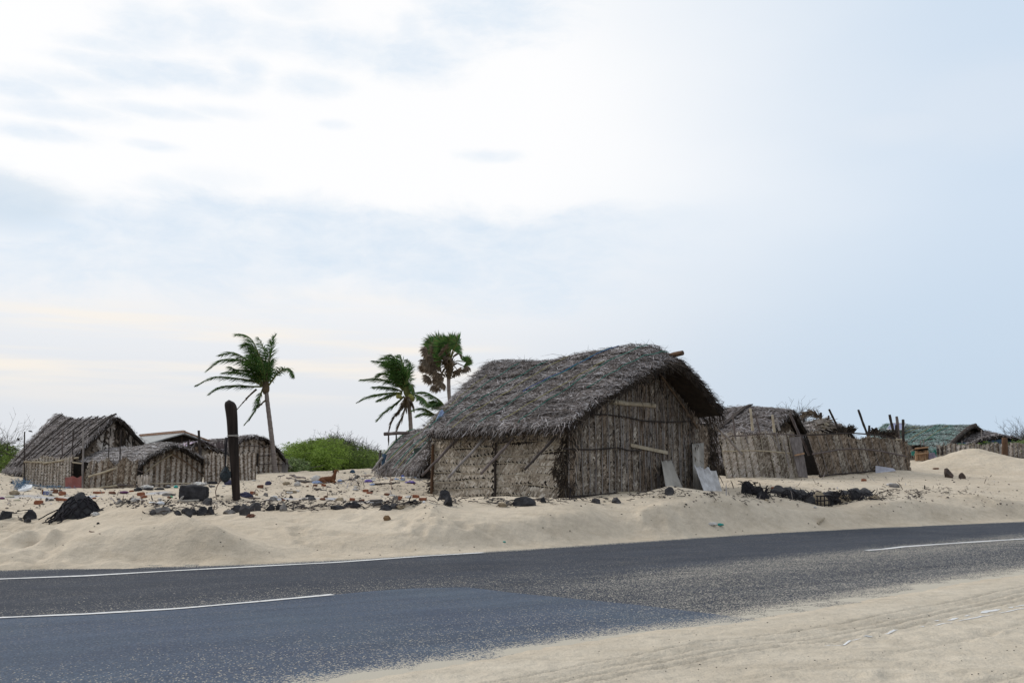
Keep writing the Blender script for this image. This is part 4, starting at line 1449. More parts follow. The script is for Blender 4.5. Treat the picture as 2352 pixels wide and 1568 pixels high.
    for i, (s0, s1, mat, t0, t1) in enumerate(((.04, .12, 'rope_green', .0, .62), (.12, .33, 'rope_green', .02, 1.02), (.27, .52, 'rope_blue', .0, .6), (.30, .62, 'rope_green', .02, 1.04), (.5, .78, 'rope_yellow', .1, 1.0),
                                              (.62, .86, 'rope_green', .1, 1.02), (.78, .98, 'rope_green', .1, 1.03), (.2, .45, 'rope_yellow', .3, .95), (.42, .70, 'rope_pale', .25, 1.0), (.9, 1.0, 'rope_yellow', .3, 1.0))):
        pts = []
        for k in range(15):
            f = k / 14; t = t0 + (t1 - t0) * f
            p = A(min(1, s0 + (s1 - s0) * f + .006 * math.sin(k * 1.9 + i)), min(t, 1))
            pts.append(p + V((-.03, -.07, .09)) + (V((0, 0, -.12)) if t > 1 else V((0, 0, 0))))
        mb = MB(); mb.tube(pts, .0095, 4); mb.build('rope', M[mat], root)
    return H, root


MAIN, MAIN_ROOT = main_hut()
# ------------------------------------------------------------------ village behind
def batten(parent, H, s0, s1, t0, t1, r, mat, name='batten', lift=.10, side=1):
    A = H.slope(side); pts = []
    for k in range(9):
        f = k / 8
        pts.append(A(s0 + (s1 - s0) * f, t0 + (t1 - t0) * f) + V((-.01, -.03, lift)))
    mb = MB(); mb.tube(pts, r, 5); return mb.build(name, mat, parent)


def left_hut():
    H = Hut(at(262, 957, 36), at(135, 956, 39.8), 1.85, 1.75, 1.28, 1.75, .85, oh_f=.26, oh_e=.14, oh_b=.25,
            prof=((-.1, .05), (.05, .06), (.3, -.03), (.5, -.02), (.62, -.10), (.75, -.02), (.95, .10), (1.05, .12)), bulge=.05, wall_in=.3, th=.12)
    root = thing('palm_thatch_hut', (H.F.x, H.F.y, .85), 'steep thatched hut with black battens down its sagging roof, at the far left', 'hut', 'thatched huts')
    H.roof(root, M['thatch_far'], M['thatch_core'], M['thatch_under'], 13000, 1200, .16, .015, .6, .25, 420, 21, 0, frL=.20, dark=M['thatch_dark'])
    for i, (a, b) in enumerate(((.86, .93), (.70, .82), (.67, .80), (.57, .74), (.50, .66), (.36, .55), (.26, .48), (.16, .36), (.05, .18), (.03, .12))):
        batten(root, H, a, b, .02, .95, .022, M['stick_dark'])
    batten(root, H, .0, .05, .0, .45, .035, M['stick_dark'], 'edge_pole', .12)
    mb = MB(); H.shell(mb); mb.build('wall', M['backing'], root)
    g = H.gable_wall(root, [M['weave_far'], M['weave_brown']], .35, .11, 22, rib=False)
    # ragged dark hangings under the gable apex
    mb = MB(); R_ = random.Random(4)
    for k in range(70):
        a = R_.gauss(-.35, .35); p = H.side_point(-.08, a, 0); p.z = H.under(a) - abs(R_.gauss(0, .45))
        mb.blade(p, V((R_.gauss(0, .3), 0, -1)).normalized(), V((1, 0, 0)), R_.uniform(.15, .5), .035, V((0, -1, 0)))
    mb.build('frayed_leaves', M['thatch_dark'], g)
    # fringe bundle at the low left corner, on two bent props
    for x0, x1 in ((185, 205), (230, 255)):
        a = qat('s1', x0, 855, 38); b = qat('s1', x1, 945, 37.6)
        mb = wob_tube(a, b, .035, .03, x0, wob=.05); mb.build('prop', M['stick_dark'], root)
    return H, root


LEFT_HUT, LEFT_ROOT = left_hut()


def wall_run(root, pa, pb, z0, ha, hb, panel, cell, mats, seed, lean=0.0, lean2=0.0, name='woven_panel', rib='rib_grey', notch=.6, missing=.03, ribw=.025, tops=None):
    """one plaited run between two ground points, leaning sideways by lean; returns the panel object"""
    pa = V(pa); pb = V(pb)
    U = V((pb.x - pa.x, pb.y - pa.y, 0)); W = U.length; U.normalize()
    N = V((U.y, -U.x, 0))
    slope = (pb.z - pa.z) / W
    Us = V((U.x, U.y, slope))
    Vv = V((U.x * lean, U.y * lean, 1)) + N * lean2
    zoff = -z0
    O = pa + V((0, 0, zoff))
    hf = (lambda a: z0 + ha + (hb - ha) * a / W + (.05 * math.sin(a * 5.1 + seed)) + (0 if tops is None else tops(a / W)))
    mb = MB()
    n = 14
    for i in range(n):
        a0, a1 = W * i / n, W * (i + 1) / n
        p0, p1 = O + Us * a0 - N * .02, O + Us * a1 - N * .02
        mb.quad(p0, p1, p1 + Vv * hf(a1), p0 + Vv * hf(a0), 0)
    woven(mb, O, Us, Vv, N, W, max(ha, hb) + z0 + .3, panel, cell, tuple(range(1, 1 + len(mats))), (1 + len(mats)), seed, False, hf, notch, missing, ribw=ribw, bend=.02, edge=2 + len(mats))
    # ragged top
    R_ = random.Random(seed)
    for k in range(int(W * 26)):
        a = R_.uniform(0, W); p = O + Us * a + Vv * (hf(a) - .05) + N * R_.uniform(-.03, .03)
        d = (Vv + U * R_.gauss(0, .5) + N * R_.gauss(0, .3)).normalized()
        mb.blade(p, d, U, R_.uniform(.04, .16), R_.uniform(.02, .04), N, R_.gauss(0, .2), R_.choice(range(1, 1 + len(mats))))
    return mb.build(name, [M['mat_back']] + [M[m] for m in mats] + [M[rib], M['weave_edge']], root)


def pole(root, a, b, r, mat, seed, name='post', wob=.012):
    return wob_tube(V(a), V(b), r, r * .85, seed, wob=wob).build(name, M[mat], root, loc=V(a))


# fence in front of the far-left hut
def fence_left():
    D = 33.6
    a = at(52, 1113, D); b = at(165, 1119, D - .6)
    root = thing('palm_leaf_fence', (a + b) / 2, 'low plaited leaf fence with pale ribs and tall thin poles before the leftmost hut', 'fence', 'plaited fences')
    wall_run(root, a, b, .25, .86, .98, .125, .045, ['weave_far', 'weave_far'], 41, name='woven_panel', rib='rib', notch=.9, ribw=.02)
    for i, (x0, y0, x1, y1, mt) in enumerate(((308, 300, 322, 640, 'stick_dark'), (650, 400, 612, 640, 'stick_grey'), (795, 270, 778, 640, 'stick'), (922, 290, 905, 680, 'stick_dark'))):
        bz = qat('s1', x1, y1, D - .1); t = qat('s1', x0, y0, D - .1)
        pole(root, bz - V((0, 0, .9)), t, .022, mt, 50 + i)
    pole(root, qat('s1', 305, 678, D - .2), qat('s1', 560, 680, D - .3), .035, 'bamboo', 3, 'rail')
    pole(root, qat('s1', 540, 698, D - .35), qat('s1', 985, 625, D - .6), .035, 'bamboo', 4, 'rail')
    pole(root, qat('s1', -40, 535, D - .5), qat('s1', 405, 672, D - .25), .012, 'stick_dark', 5, 'stay_wire', 0.004)
    # doorway beyond the panel: lintel, jambs and the dark passage
    pole(root, qat('s1', 905, 680, D - .6) - V((0, 0, .0)), qat('s1', 895, 1000, D - .6), .03, 'stick_dark', 6, 'post')
    pole(root, qat('s1', 905, 683, D - .6), qat('s1', 1035, 700, D - .6), .03, 'bamboo', 8, 'rail')


fence_left()


def panel_thing(name, corners, th, mat, label, cat, group=None):
    """flat board with four corners"""
    c = [V(p) for p in corners]
    n = (c[1] - c[0]).cross(c[3] - c[0]).normalized() * th
    mb = MB(); mb.add([p - n * .5 for p in c] + [p + n * .5 for p in c], ((3, 2, 1, 0), (4, 5, 6, 7), (0, 1, 5, 4), (1, 2, 6, 5), (2, 3, 7, 6), (3, 0, 4, 7)))
    o = mb.build(name, mat, loc=c[0]); return tag(o, label, cat, group)


def red_board():
    D = 32.8
    mb = MB(); top = []; bot = []
    for i in range(13):
        f = i / 12
        x = 818 + 210 * f
        top.append(qat('s1', x, 872 + 12 * math.sin(f * 11) * (f > .3) - 8 * f, D)); bot.append(qat('s1', x, 1000 + 35 * f + 40, D - .35))
    for i in range(12):
        mb.quad(bot[i], bot[i + 1], top[i + 1], top[i]); k = V((0, .03, 0))
        mb.quad(top[i] + k, top[i + 1] + k, bot[i + 1] + k, bot[i] + k); mb.quad(top[i], top[i + 1], top[i + 1] + k, top[i] + k)
    mb.quad(bot[0], top[0], top[0] + V((0, .03, 0)), bot[0] + V((0, .03, 0))); mb.quad(bot[12], top[12], top[12] + V((0, .03, 0)), bot[12] + V((0, .03, 0)))
    tag(mb.build('sheet_board', M['red_panel'], loc=bot[6]), 'dull red sheet with a chipped top edge across the dark doorway', 'board')


red_board()


def small_hut():
    H = Hut(at(395, 1019, 33), at(236, 1035, 36.6), 1.12, 1.34, 1.62, 1.52, .84, oh_f=.32, oh_e=.2, oh_b=.3,
            prof=((-.1, -.05), (0, .02), (.15, .05), (.4, -.04), (.7, .02), (1, .03)), bulge=.07, th=.10)
    root = thing('palm_thatch_hut', (H.F.x, H.F.y, .84), 'low half buried hut with a rounded dark thatch edge over its plaited gable', 'hut', 'thatched huts')
    H.roof(root, M['thatch_pale'], M['thatch_core'], M['thatch_under'], 9500, 900, .19, .015, .5, .2, 620, 24, 0, frL=.24, dark=M['thatch_dark'], rough=.07)
    mb = MB(); H.shell(mb); mb.build('wall', M['backing'], root)
    H.gable_wall(root, [M['weave_far'], M['weave_far'], M['weave_grey']], .19, .052, 26, cut=.84, notch=.7, ribmat=M['rib_brown'], ribw=.022)
    # barge poles under the thatch edge
    for side in (1, -1):
        pts = []
        for i in range(8):
            u = side * (.0 + i * (.13 if side > 0 else .175)); p = H.side_point(-.06, u, H.under(u) - .22 - .02 * i); pts.append(p)
        mb = MB(); mb.tube(pts, .024, 6); mb.build('barge_pole', M['rib_brown'] if side < 0 else M['bamboo'], root)
    # shaggy dark edge of the roof
    mb = MB(); rake = [H.slope(1)(0, 1 - i / 8) for i in range(9)] + [H.slope(-1)(0, i / 8) for i in range(1, 9)]
    fringe(mb, [p - V((0, 0, .06)) for p in rake], V((.3, -.7, -.25)), 420, .22, .022, UP, 0, 8, .6, .06)
    mb.build('thatch_edge', M['thatch_dark'], root)
    a = H.side_point(-.35, 1.15, .80); b = H.side_point(-.35, -.65, .90)
    pole(root, qat('s2', 130, 950, 32.2), qat('s2', 665, 945, 32.4), .022, 'bamboo', 4, 'base_pole')
    return H


SMALL = small_hut()


def fence_mid():
    # darker patched fence between the doorway and the low hut
    D = 32.6
    a = qat('s1', 1045, 1060, D); b = qat('s1', 1690, 1075, D - .6)
    root = thing('palm_leaf_fence', (a + b) / 2, 'brown patched leaf fence with slanting bamboo rails, left of the low hut', 'fence', 'plaited fences')
    wall_run(root, a, b, .25, .98, 1.02, .21, .055, ['weave_grey', 'weave_brown', 'weave_far'], 43, lean=.05, notch=.5, rib='rib_brown', tops=lambda f: -.28 * max(0, 1 - f * 7) + .10 * math.sin(f * 19))
    for i, (x0, y0, x1, y1, mt, r) in enumerate(((1043, 285, 1040, 1065, 'stick_grey', .034), (1370, 350, 1358, 690, 'stick_dark', .018), (1517, 270, 1507, 700, 'stick_dark', .022), (1185, 660, 1140, 860, 'stick_grey', .016),
                                                (1305, 670, 1270, 1000, 'stick_grey', .016), (1425, 640, 1400, 1040, 'stick_grey', .016), (1590, 720, 1555, 1060, 'stick_grey', .016))):
        bz = qat('s1', x1, y1, D - .15); pole(root, bz - V((0, 0, .25 if y1 < 1000 else .1)), qat('s1', x0, y0, D - .15), r, mt, 70 + i)
    pole(root, qat('s1', 1110, 865, D - .3), qat('s1', 1600, 715, D - .4), .036, 'bamboo', 9, 'rail')
    pole(root, qat('s1', 1095, 1025, D - .3), qat('s1', 1480, 972, D - .5), .036, 'bamboo', 10, 'rail')
    pole(root, qat('s1', 1470, 968, D - .5), qat('s1', 1740, 978, D - .6), .03, 'stick', 11, 'rail')
    pole(root, qat('s1', 1590, 730, D - .5), qat('s1', 1790, 810, D - .6), .022, 'stick', 12, 'rail')
    # bundle of matting slumped against the corner
    mb = MB(); R_ = random.Random(3)
    for k in range(140):
        p = qat('s1', R_.gauss(1800, 40), R_.uniform(840, 990), D - .55 + R_.uniform(-.1, .1))
        mb.blade(p, V((R_.gauss(0, .15), 0, -1)).normalized(), V((1, 0, 0)), R_.uniform(.12, .3), .045, V((0, -1, 0)), .1)
    mb.build('matting', M['weave_far'], root)
    # flat near-black panel standing in for the shade of the passage behind the doorway
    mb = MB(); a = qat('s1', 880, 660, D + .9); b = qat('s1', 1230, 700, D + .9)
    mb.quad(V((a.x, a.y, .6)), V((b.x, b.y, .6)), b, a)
    mb.build('doorway_shade_panel', M['backing'], root)


fence_mid()


def fence_post_side():
    D = 33.6
    a = qat('s2', 838, 925, D); b = qat('s2', 1495, 915, D + 1.0)
    root = thing('palm_leaf_fence', (a + b) / 2, 'straight plaited leaf fence with brown ribs standing behind the black post', 'fence', 'plaited fences')
    wall_run(root, a, b, .2, .86, .92, .135, .048, ['weave_far', 'weave_far', 'weave_grey'], 44, lean=-.06, rib='rib_brown', notch=.8, ribw=.02)
    pole(root, qat('s2', 790, 660, D + .2), qat('s2', 768, 285, D + .2), .05, 'stick_dark', 5)
    pole(root, qat('s2', 640, 560, D + 3), qat('s2', 640, 420, D + 3), .05, 'stick_dark', 6)


fence_post_side()


def tiled_house():
    F = qat('s2', 556, 318, 47); B = qat('s2', 50, 362, 51.5)
    H = Hut(F, B, 2.6, 2.4, 2.3, 2.3, 1.1, oh_f=.35, oh_e=.35, oh_b=.2, prof=((0, 0), (1, 0)), bulge=0, th=.06, lump=0)
    root = thing('cottage', (F.x, F.y, 1.1), 'cottage with grey sheet roof and orange ridge tiles behind the low hut', 'cottage')
    A, Bs = H.slope(1), H.slope(-1)
    mb = MB(); slab(mb, A, 12, 4, .05, 0, 0, 0, 1); slab(mb, Bs, 12, 4, .05, 0, 0, 0, 2)
    rf = mb.build('roof', M['roof_sheet'], root)
    mb = MB(); n = 26
    for i in range(n):
        p0 = A(i / n, .0) + V((0, 0, .05)); p1 = A((i + 1) / n, .0) + V((0, 0, .05))
        d = p1 - p0
        mb.tube([p0 + V((0, 0, .01)), p0 + d * .9 + V((0, 0, .01)), p0 + d + V((0, 0, .03))], [.06, .05, .075], 8)
    for i in range(8):
        p0 = Bs(0, i / 8) + V((0, 0, .05)); p1 = Bs(0, (i + 1) / 8) + V((0, 0, .05))
        mb.tube([p0, p1], [.05, .04], 6)
    mb.build('ridge_tiles', M['tile'], rf)
    mb = MB(); H.shell(mb); mb.build('wall', M['thatch_under'], root)
    mb = MB(); R_ = random.Random(2)
    for i in range(9):
        u = 1.6 - i * .4; a = H.side_point(-.05, u, 1.4); b = H.side_point(-.05, u, H.under(u))
        mb.tube([a, b], .03, 5)
    mb.build('gable_slats', M['thatch_dark'], root)


tiled_house()


def tarp_hut():
    F = qat('s2', 772, 428, 41.5); B = qat('s2', 590, 455, 44)
    H = Hut(F, B, 1.5, 1.55, 1.7, 1.75, 1.0, oh_f=.3, oh_e=.2, oh_b=.2, prof=((0, 0), (1, 0)), bulge=.08, th=.1)
    root = thing('palm_thatch_hut', (F.x, F.y, 1.0), 'small dark hut with a purple and red patterned tarpaulin on its ridge', 'hut', 'thatched huts')
    H.roof(root, M['thatch_far'], M['thatch_core'], M['thatch_under'], 900, 700, .3, .035, .6, .3, 120, 31)
    mb = MB(); H.shell(mb); mb.build('wall', M['backing'], root)
    H.gable_wall(root, [M['weave_brown'], M['weave_grey']], .3, .1, 32, rib=False)
    # tarpaulin draped over both slopes near the front
    mb = MB(); A, Bs = H.slope(1), H.slope(-1); g = []
    for i in range(15):
        row = []
        for j in range(13):
            t = (j - 6) / 6
            side = A if t > 0 else Bs
            p = side(-.0 + i / 14 * .75 if True else 0, min(abs(t) * (.5 if t > 0 else .95), 1))
            row.append(p + V((0, -.02, .06 + .04 * mnoise.noise(p * 5))))
        g.append(row)
    vs = [p for r in g for p in r]
    mb.add(vs, [(i * 13 + j, i * 13 + j + 1, (i + 1) * 13 + j + 1, (i + 1) * 13 + j) for i in range(14) for j in range(12)])
    o = mb.build('tarpaulin', M['tarp'], loc=F, smooth=True); tag(o, 'crumpled purple and red patterned tarpaulin draped over the small dark hut', 'tarpaulin')


tarp_hut()


def arched_hut():
    F = at(588, 1002, 46); B = V((F.x - 3.2, F.y + 3.2, F.z - .15))
    H = Hut(F, B, 1.9, 1.72, 1.75, 1.55, 1.1, oh_f=.25, oh_e=.12, oh_b=.3, prof=((0, 0), (.5, -.05), (1, -.02)), bulge=.33, th=.10)
    root = thing('palm_thatch_hut', (F.x, F.y, 1.1), 'rounded barrel roofed hut with stick lattice gable beside the tall coconut palm', 'hut', 'thatched huts')
    H.roof(root, M['thatch_far'], M['thatch_core'], M['thatch_under'], 3600, 500, .18, .024, .6, .3, 260, 35, dark=M['thatch_dark'])
    mb = MB(); H.shell(mb); mb.build('wall', M['backing'], root)
    g = H.gable_wall(root, [M['weave_far']], .26, .09, 36, ribmat=M['rib_brown'], notch=.6, ribw=.035)
    mb = MB()
    for z in (1.65, 2.05, 2.45):
        us = [u for u in np.linspace(-1.5, 1.6, 9) if H.under(float(u)) > z]
        mb.tube([H.side_point(-.06, float(u), z + .03 * math.sin(u * 5)) for u in us], .018, 5)
    mb.build('lattice', M['stick'], g)
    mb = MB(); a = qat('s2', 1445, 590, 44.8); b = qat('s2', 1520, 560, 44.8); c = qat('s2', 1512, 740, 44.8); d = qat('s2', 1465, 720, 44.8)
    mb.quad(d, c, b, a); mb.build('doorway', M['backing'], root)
    # stick fences either side of it
    for nm, x0, x1, y0, y1, D, n, sd_, lab in (('stick_fence', 900, 1115, 600, 425, 44, 11, 5, 'row of upright brown sticks left of the barrel roofed hut'), ('stick_fence', 1735, 1880, 800, 640, 47, 16, 6, 'grey stick fence between the tall palm trunk and the green shrub')):
        R_ = random.Random(sd_)
        r2 = thing(nm, qat('s2', (x0 + x1) / 2, y0, D), lab, 'fence', 'stick fences')
        for k in range(n):
            x = x0 + (x1 - x0) * k / (n - 1)
            a = qat('s2', x, y0 + 30, D); b = qat('s2', x + R_.uniform(-8, 8), y1 + R_.uniform(-15, 25), D)
            pole(r2, a, b, .035 if sd_ == 5 else .025, 'stick' if sd_ == 5 else 'stick_grey', k + 9, 'stake')
        wa = qat('s2', x0, y0 + 20, D + .1); wb = qat('s2', x1, y0 + 20, D + .1)
        hh = (qat('s2', x0, y1 + 60, D) - qat('s2', x0, y0 + 20, D)).z
        wall_run(r2, wa, wb, .1, hh, hh * .85, .2, .10, ['weave_grey', 'weave_far'], sd_, rib='stick_none' if False else 'rib_grey')
        pole(r2, qat('s2', x0, (y0 + y1) / 2, D - .08), qat('s2', x1, (y0 + y1) / 2 + 10, D - .08), .02, 'stick_grey', 77, 'rail')


arched_hut()


def hut_beside_main():
    F = at(1050, 982, 32.6); B = at(950, 988, 36.6)
    H = Hut(F, B, 1.40, 1.5, 1.34, 1.5, 1.05, oh_f=.3, oh_e=.2, oh_b=.1, prof=((0, .03), (.5, -.02), (.8, .03), (1, .0)), bulge=.20, th=.13)
    root = thing('palm_thatch_hut', (F.x, F.y, 1.05), 'low thatched hut with green ropes, tucked behind left of the largest hut', 'hut', 'thatched huts')
    H.roof(root, M['thatch'], M['thatch_core'], M['thatch_under'], 12000, 500, .17, .015, .55, .15, 700, 41, frL=.26, dark=M['thatch_pale'])
    mb = MB(); H.shell(mb); mb.build('wall', M['backing'], root)
    A = H.slope(1)
    for i, (s0, s1, mat) in enumerate(((.55, .80, 'rope_green'), (.52, .77, 'rope_yellow'), (.30, .52, 'rope_green'), (.95, .99, 'rope_yellow'), (.93, .97, 'rope_green'), (.18, .42, 'rope_yellow'), (.1, .3, 'rope_green'))):
        mb = MB(); mb.tube([A(s0 + (s1 - s0) * k / 8, k / 8) + V((-.03, -.07, .10)) for k in range(9)], .014, 4); mb.build('rope', M[mat], root)
    # long props leaning down the slope
    for i, (x0, y0, x1, y1, D, mt) in enumerate(((1560, 1090, 1485, 1185, 34.6, 'stick_grey'), (1940, 960, 1760, 1185, 33.3, 'stick_dark'), (1720, 1140, 1660, 1200, 34.4, 'stick_grey'), (1870, 1130, 1780, 1215, 33.6, 'stick_grey'), (1545, 1040, 1535, 1180, 35.2, 'stick_dark'))):
        pole(root, qat('c2', x0, y0, D + .25), qat('c2', x1, y1, D - .5), .045, mt, 90 + i, 'rafter')
    # logs laid along the ridge
    pole(root, qat('c2', 1575, 913, 36.3), qat('c2', 1760, 903, 35.9), .07, 'stick', 6, 'ridge_log', .02)
    for x in (1607, 1665):
        mb = MB(); p = qat('c2', x, 915, 36.2); mb.blade(p, V((.03, 0, -1)), V((1, 0, 0)), .42, .06, V((0, -1, 0)), .1); mb.build('hanging_strip', M['thatch_dark'], root)
    # dark open end towards the large hut: post, rail and a green panel darkened as interior shade
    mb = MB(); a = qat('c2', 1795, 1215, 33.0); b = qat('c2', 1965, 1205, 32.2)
    mb.quad(a, b, b + UP * .85, a + UP * .85); mb.build('dark_opening', m_plain('dark_green_opening', (.012, .03, .022), (.008, .016, .013)), root)
    pole(root, qat('s3', 2290, 655, 32.6), qat('s3', 2290, 555, 32.6), .05, 'lath_tan', 3, 'door_post')
    pole(root, qat('c2', 1880, 1190, 32.2), qat('c2', 1975, 1192, 32.0), .025, 'post_brown', 4, 'door_rail')
    # cloth bundle at the left corner
    mb = MB(); mb.tube([qat('s3', 1715, 350, 35), qat('s3', 1700, 420, 34.9), qat('s3', 1690, 560, 34.8)], [.09, .07, .035], 7); mb.build('tied_rope', M['net_dark_blue'], root)
    return H


hut_beside_main()


# ------------------------------------------------------------------ right-hand compound
def right_hut():
    F = at(1792, 937, 37); B = V((F.x - 4.2, F.y + 4.2, F.z + .22))
    H = Hut(F, B, 2.7, 2.0, 1.55, 2.1, 1.1, oh_f=.55, oh_e=.3, oh_b=.3, prof=((-.2, -.10), (0, .03), (.18, .13), (.3, .10), (.6, .04), (1, 0)), bulge=.12, th=.16)
    root = thing('palm_thatch_hut', (F.x, F.y, 1.1), 'thatched hut with a dark plank laid up its roof, right behind the largest hut', 'hut', 'thatched huts')
    H.roof(root, M['thatch'], M['thatch_core'], M['thatch_under'], 14000, 900, .17, .016, .6, .25, 520, 51, 6, frL=.2, dark=M['thatch_dark'])
    mb = MB(); H.shell(mb); mb.build('wall', M['backing'], root)
    H.gable_wall(root, [M['weave_brown']], .3, .1, 52, rib=False)
    A = H.slope(1)
    pts = [A(.26 - .16 * 0 + .10 * k / 8, .62 * k / 8) + V((-.03, -.06, .07)) for k in range(9)]
    mb = MB()
    for p0, p1 in zip(pts[:-1], pts[1:]):
        d = (p1 - p0) / 2; mb.box((p0 + p1) / 2, d * 1.02, H.r * .09, UP * .02)
    mb.build('roof_plank', M['stick_dark'], root)
    for i, (s0, s1) in enumerate(((.5, .62), (.66, .78), (.8, .9))):
        batten(root, H, s0, s1, .05, .95, .013, M['rope_pale'] if i == 1 else M['rope_green'], 'rope')
    return H


RIGHT_HUT = right_hut()


def fence_right():
    D = 33.2
    # pale fence left of the door
    a = qat('s6', 345, 1118, D); b = qat('s6', 1290, 1126, D + 1.2)
    root = thing('palm_leaf_fence', (a + b) / 2, 'pale plaited leaf fence with leaning ribs, left of the plank door', 'fence', 'plaited fences')
    wall_run(root, a, b, .25, 1.40, 1.52, .29, .058, ['weave_far', 'weave_far', 'weave_grey'], 61, lean=-.20, rib='rib', notch=.8, ribw=.030)
    for i, (x0, y0, x1, y1, mt, r) in enumerate(((410, 330, 440, 600, 'stick', .035), (385, 450, 450, 640, 'stick_grey', .03), (632, 260, 662, 540, 'bamboo', .045), (690, 315, 752, 560, 'stick', .035), (908, 340, 935, 560, 'bamboo', .045), (960, 380, 1000, 540, 'stick_grey', .035),
                                                (806, 510, 830, 620, 'stick_grey', .028), (860, 540, 1010, 800, 'stick_grey', .025), (925, 480, 1000, 760, 'stick_grey', .025), (555, 530, 600, 700, 'stick_grey', .025), (340, 590, 385, 940, 'stick_dark', .025), (430, 840, 370, 960, 'stick', .025),
                                                (380, 940, 460, 1125, 'stick', .025), (1040, 650, 1120, 1000, 'stick_grey', .02))):
        pole(root, qat('s6', x1, y1, D - .25 + .5 * i / 14), qat('s6', x0, y0, D - .2 + .5 * i / 14), r, mt, 100 + i, 'post')
    mb = MB(); mb.tube([qat('s6', x, y, D - .35 + .0012 * (x - 300)) for x, y in ((300, 640), (400, 605), (560, 600), (700, 582), (900, 578), (1080, 585), (1230, 598), (1420, 590))], .024, 6); mb.build('rail', M['stick'], root)
    mb = MB(); mb.tube([qat('s6', x, y, D - .35 + .0012 * (x - 300)) for x, y in ((290, 790), (420, 795), (620, 785), (850, 795), (1000, 810), (1125, 820))], .026, 6); mb.build('rail', M['bamboo'], root)
    pole(root, qat('s6', 175, 478, D - 1.5), qat('s6', 360, 640, D - .9), .045, 'stick_grey', 7, 'brace', .01)
    pole(root, qat('s6', 350, 632, D - .9), qat('s6', 530, 842, D - .5), .042, 'stick_grey', 8, 'brace', .02)
    # leaning plank door
    Dd = D + .55
    c = [qat('s6', 1235, 1118, Dd - .3), qat('s6', 1352, 1130, Dd - .3), qat('s6', 1262, 610, Dd), qat('s6', 1118, 628, Dd)]
    o = panel_thing('plank_door', c, .04, M['door_wood'], 'grey plank door with a tan crossbar, leaning in the fence gap', 'door')
    c = [qat('s6', 1185, 858, Dd - .22), qat('s6', 1308, 832, Dd - .22), qat('s6', 1302, 812, Dd - .2), qat('s6', 1180, 840, Dd - .2)]
    n = V((0, -1, 0)); mb = MB()
    mb.add([p + n * .0 for p in c] + [p + n * .05 for p in c], ((3, 2, 1, 0), (4, 5, 6, 7), (0, 1, 5, 4), (1, 2, 6, 5), (2, 3, 7, 6), (3, 0, 4, 7)))
    mb.build('crossbar', M['lath_tan'], o)
    # dark panel put in to stand for the shade inside the gap
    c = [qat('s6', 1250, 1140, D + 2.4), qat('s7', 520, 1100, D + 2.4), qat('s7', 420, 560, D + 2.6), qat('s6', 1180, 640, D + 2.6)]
    panel_thing('gap_shade_panel', c, .02, M['backing'], 'flat dark panel standing for the shade in the gap beside the plank door', 'dark panel')
    # brown fence right of the gap, leaning
    D2 = 34.2
    a = qat('s7', 470, 1075, D2); b = qat('s7', 1700, 990, D2 + 2.2)
    r2 = thing('palm_leaf_fence', (a + b) / 2, 'long brown plaited leaf fence leaning left, with tall poles at its right end', 'fence', 'plaited fences')
    # leaning run: its top edge is shifted to the left of its foot
    wall_run(r2, a, b, .15, 1.50, 1.12, .37, .058, ['weave_brown', 'weave_grey', 'weave_brown'], 62, lean=-.36, rib='rib_grey', notch=.7, tops=lambda f: .05 * math.sin(f * 9), ribw=.016)
    c = qat('s7', 1720, 975, D2 + 2.2)
    wall_run(r2, qat('s7', 1560, 985, D2 + 2.0), c, .15, 1.05, 1.02, .14, .06, ['weave_brown', 'weave_grey'], 63, lean=-.10, rib='rib_brown')
    for i, (x0, y0, x1, y1, mt, r) in enumerate(((32, 178, 178, 480, 'stick', .05), (178, 480, 300, 720, 'stick', .05), (578, 125, 742, 430, 'stick_dark', .04), (985, 132, 1120, 460, 'stick_dark', .045), (1140, 352, 1130, 450, 'stick_dark', .045),
                                                (1175, 380, 1215, 470, 'stick', .03), (1422, 200, 1500, 520, 'stick_dark', .055), (1520, 225, 1555, 520, 'stick', .055), (1515, 345, 1500, 520, 'stick_dark', .05), (1610, 268, 1612, 540, 'stick_dark', .055), (1650, 590, 1680, 760, 'stick', .05))):
        dd = D2 + 2.0 * max(0, (x1 - 400) / 1200)
        pole(r2, qat('s7', x1, y1, dd + .1) - V((0, 0, .12)), qat('s7', x0, y0, dd + .1), r, mt, 130 + i, 'post')
    ff = lambda x: D2 - .25 + 2.0 * max(-.1, (x - 400) / 1200)
    mb = MB(); mb.tube([qat('s7', x, y, ff(x)) for x, y in ((190, 487), (400, 480), (640, 470), (900, 458), (1080, 470), (1300, 492), (1500, 535))], .026, 6); mb.build('rail', M['stick_dark'], r2)
    mb = MB(); mb.tube([qat('s7', x, y, ff(x)) for x, y in ((345, 752), (520, 725), (700, 690), (880, 675), (1060, 682), (1300, 710), (1480, 748), (1660, 785))], .028, 6); mb.build('rail', M['stick'], r2)
    mb = MB(); mb.tube([qat('s7', x, y, ff(x) - .1) for x, y in ((440, 1058), (700, 1030), (960, 1010), (1230, 985))], .028, 6); mb.build('base_pole', M['stick_dark'], r2)
    pole(r2, qat('s7', 1500, 545, ff(1500)), qat('s7', 1590, 545, ff(1590)), .03, 'bamboo', 5, 'rail')
    # dry leaf bundles stuck along the top
    R_ = random.Random(6)
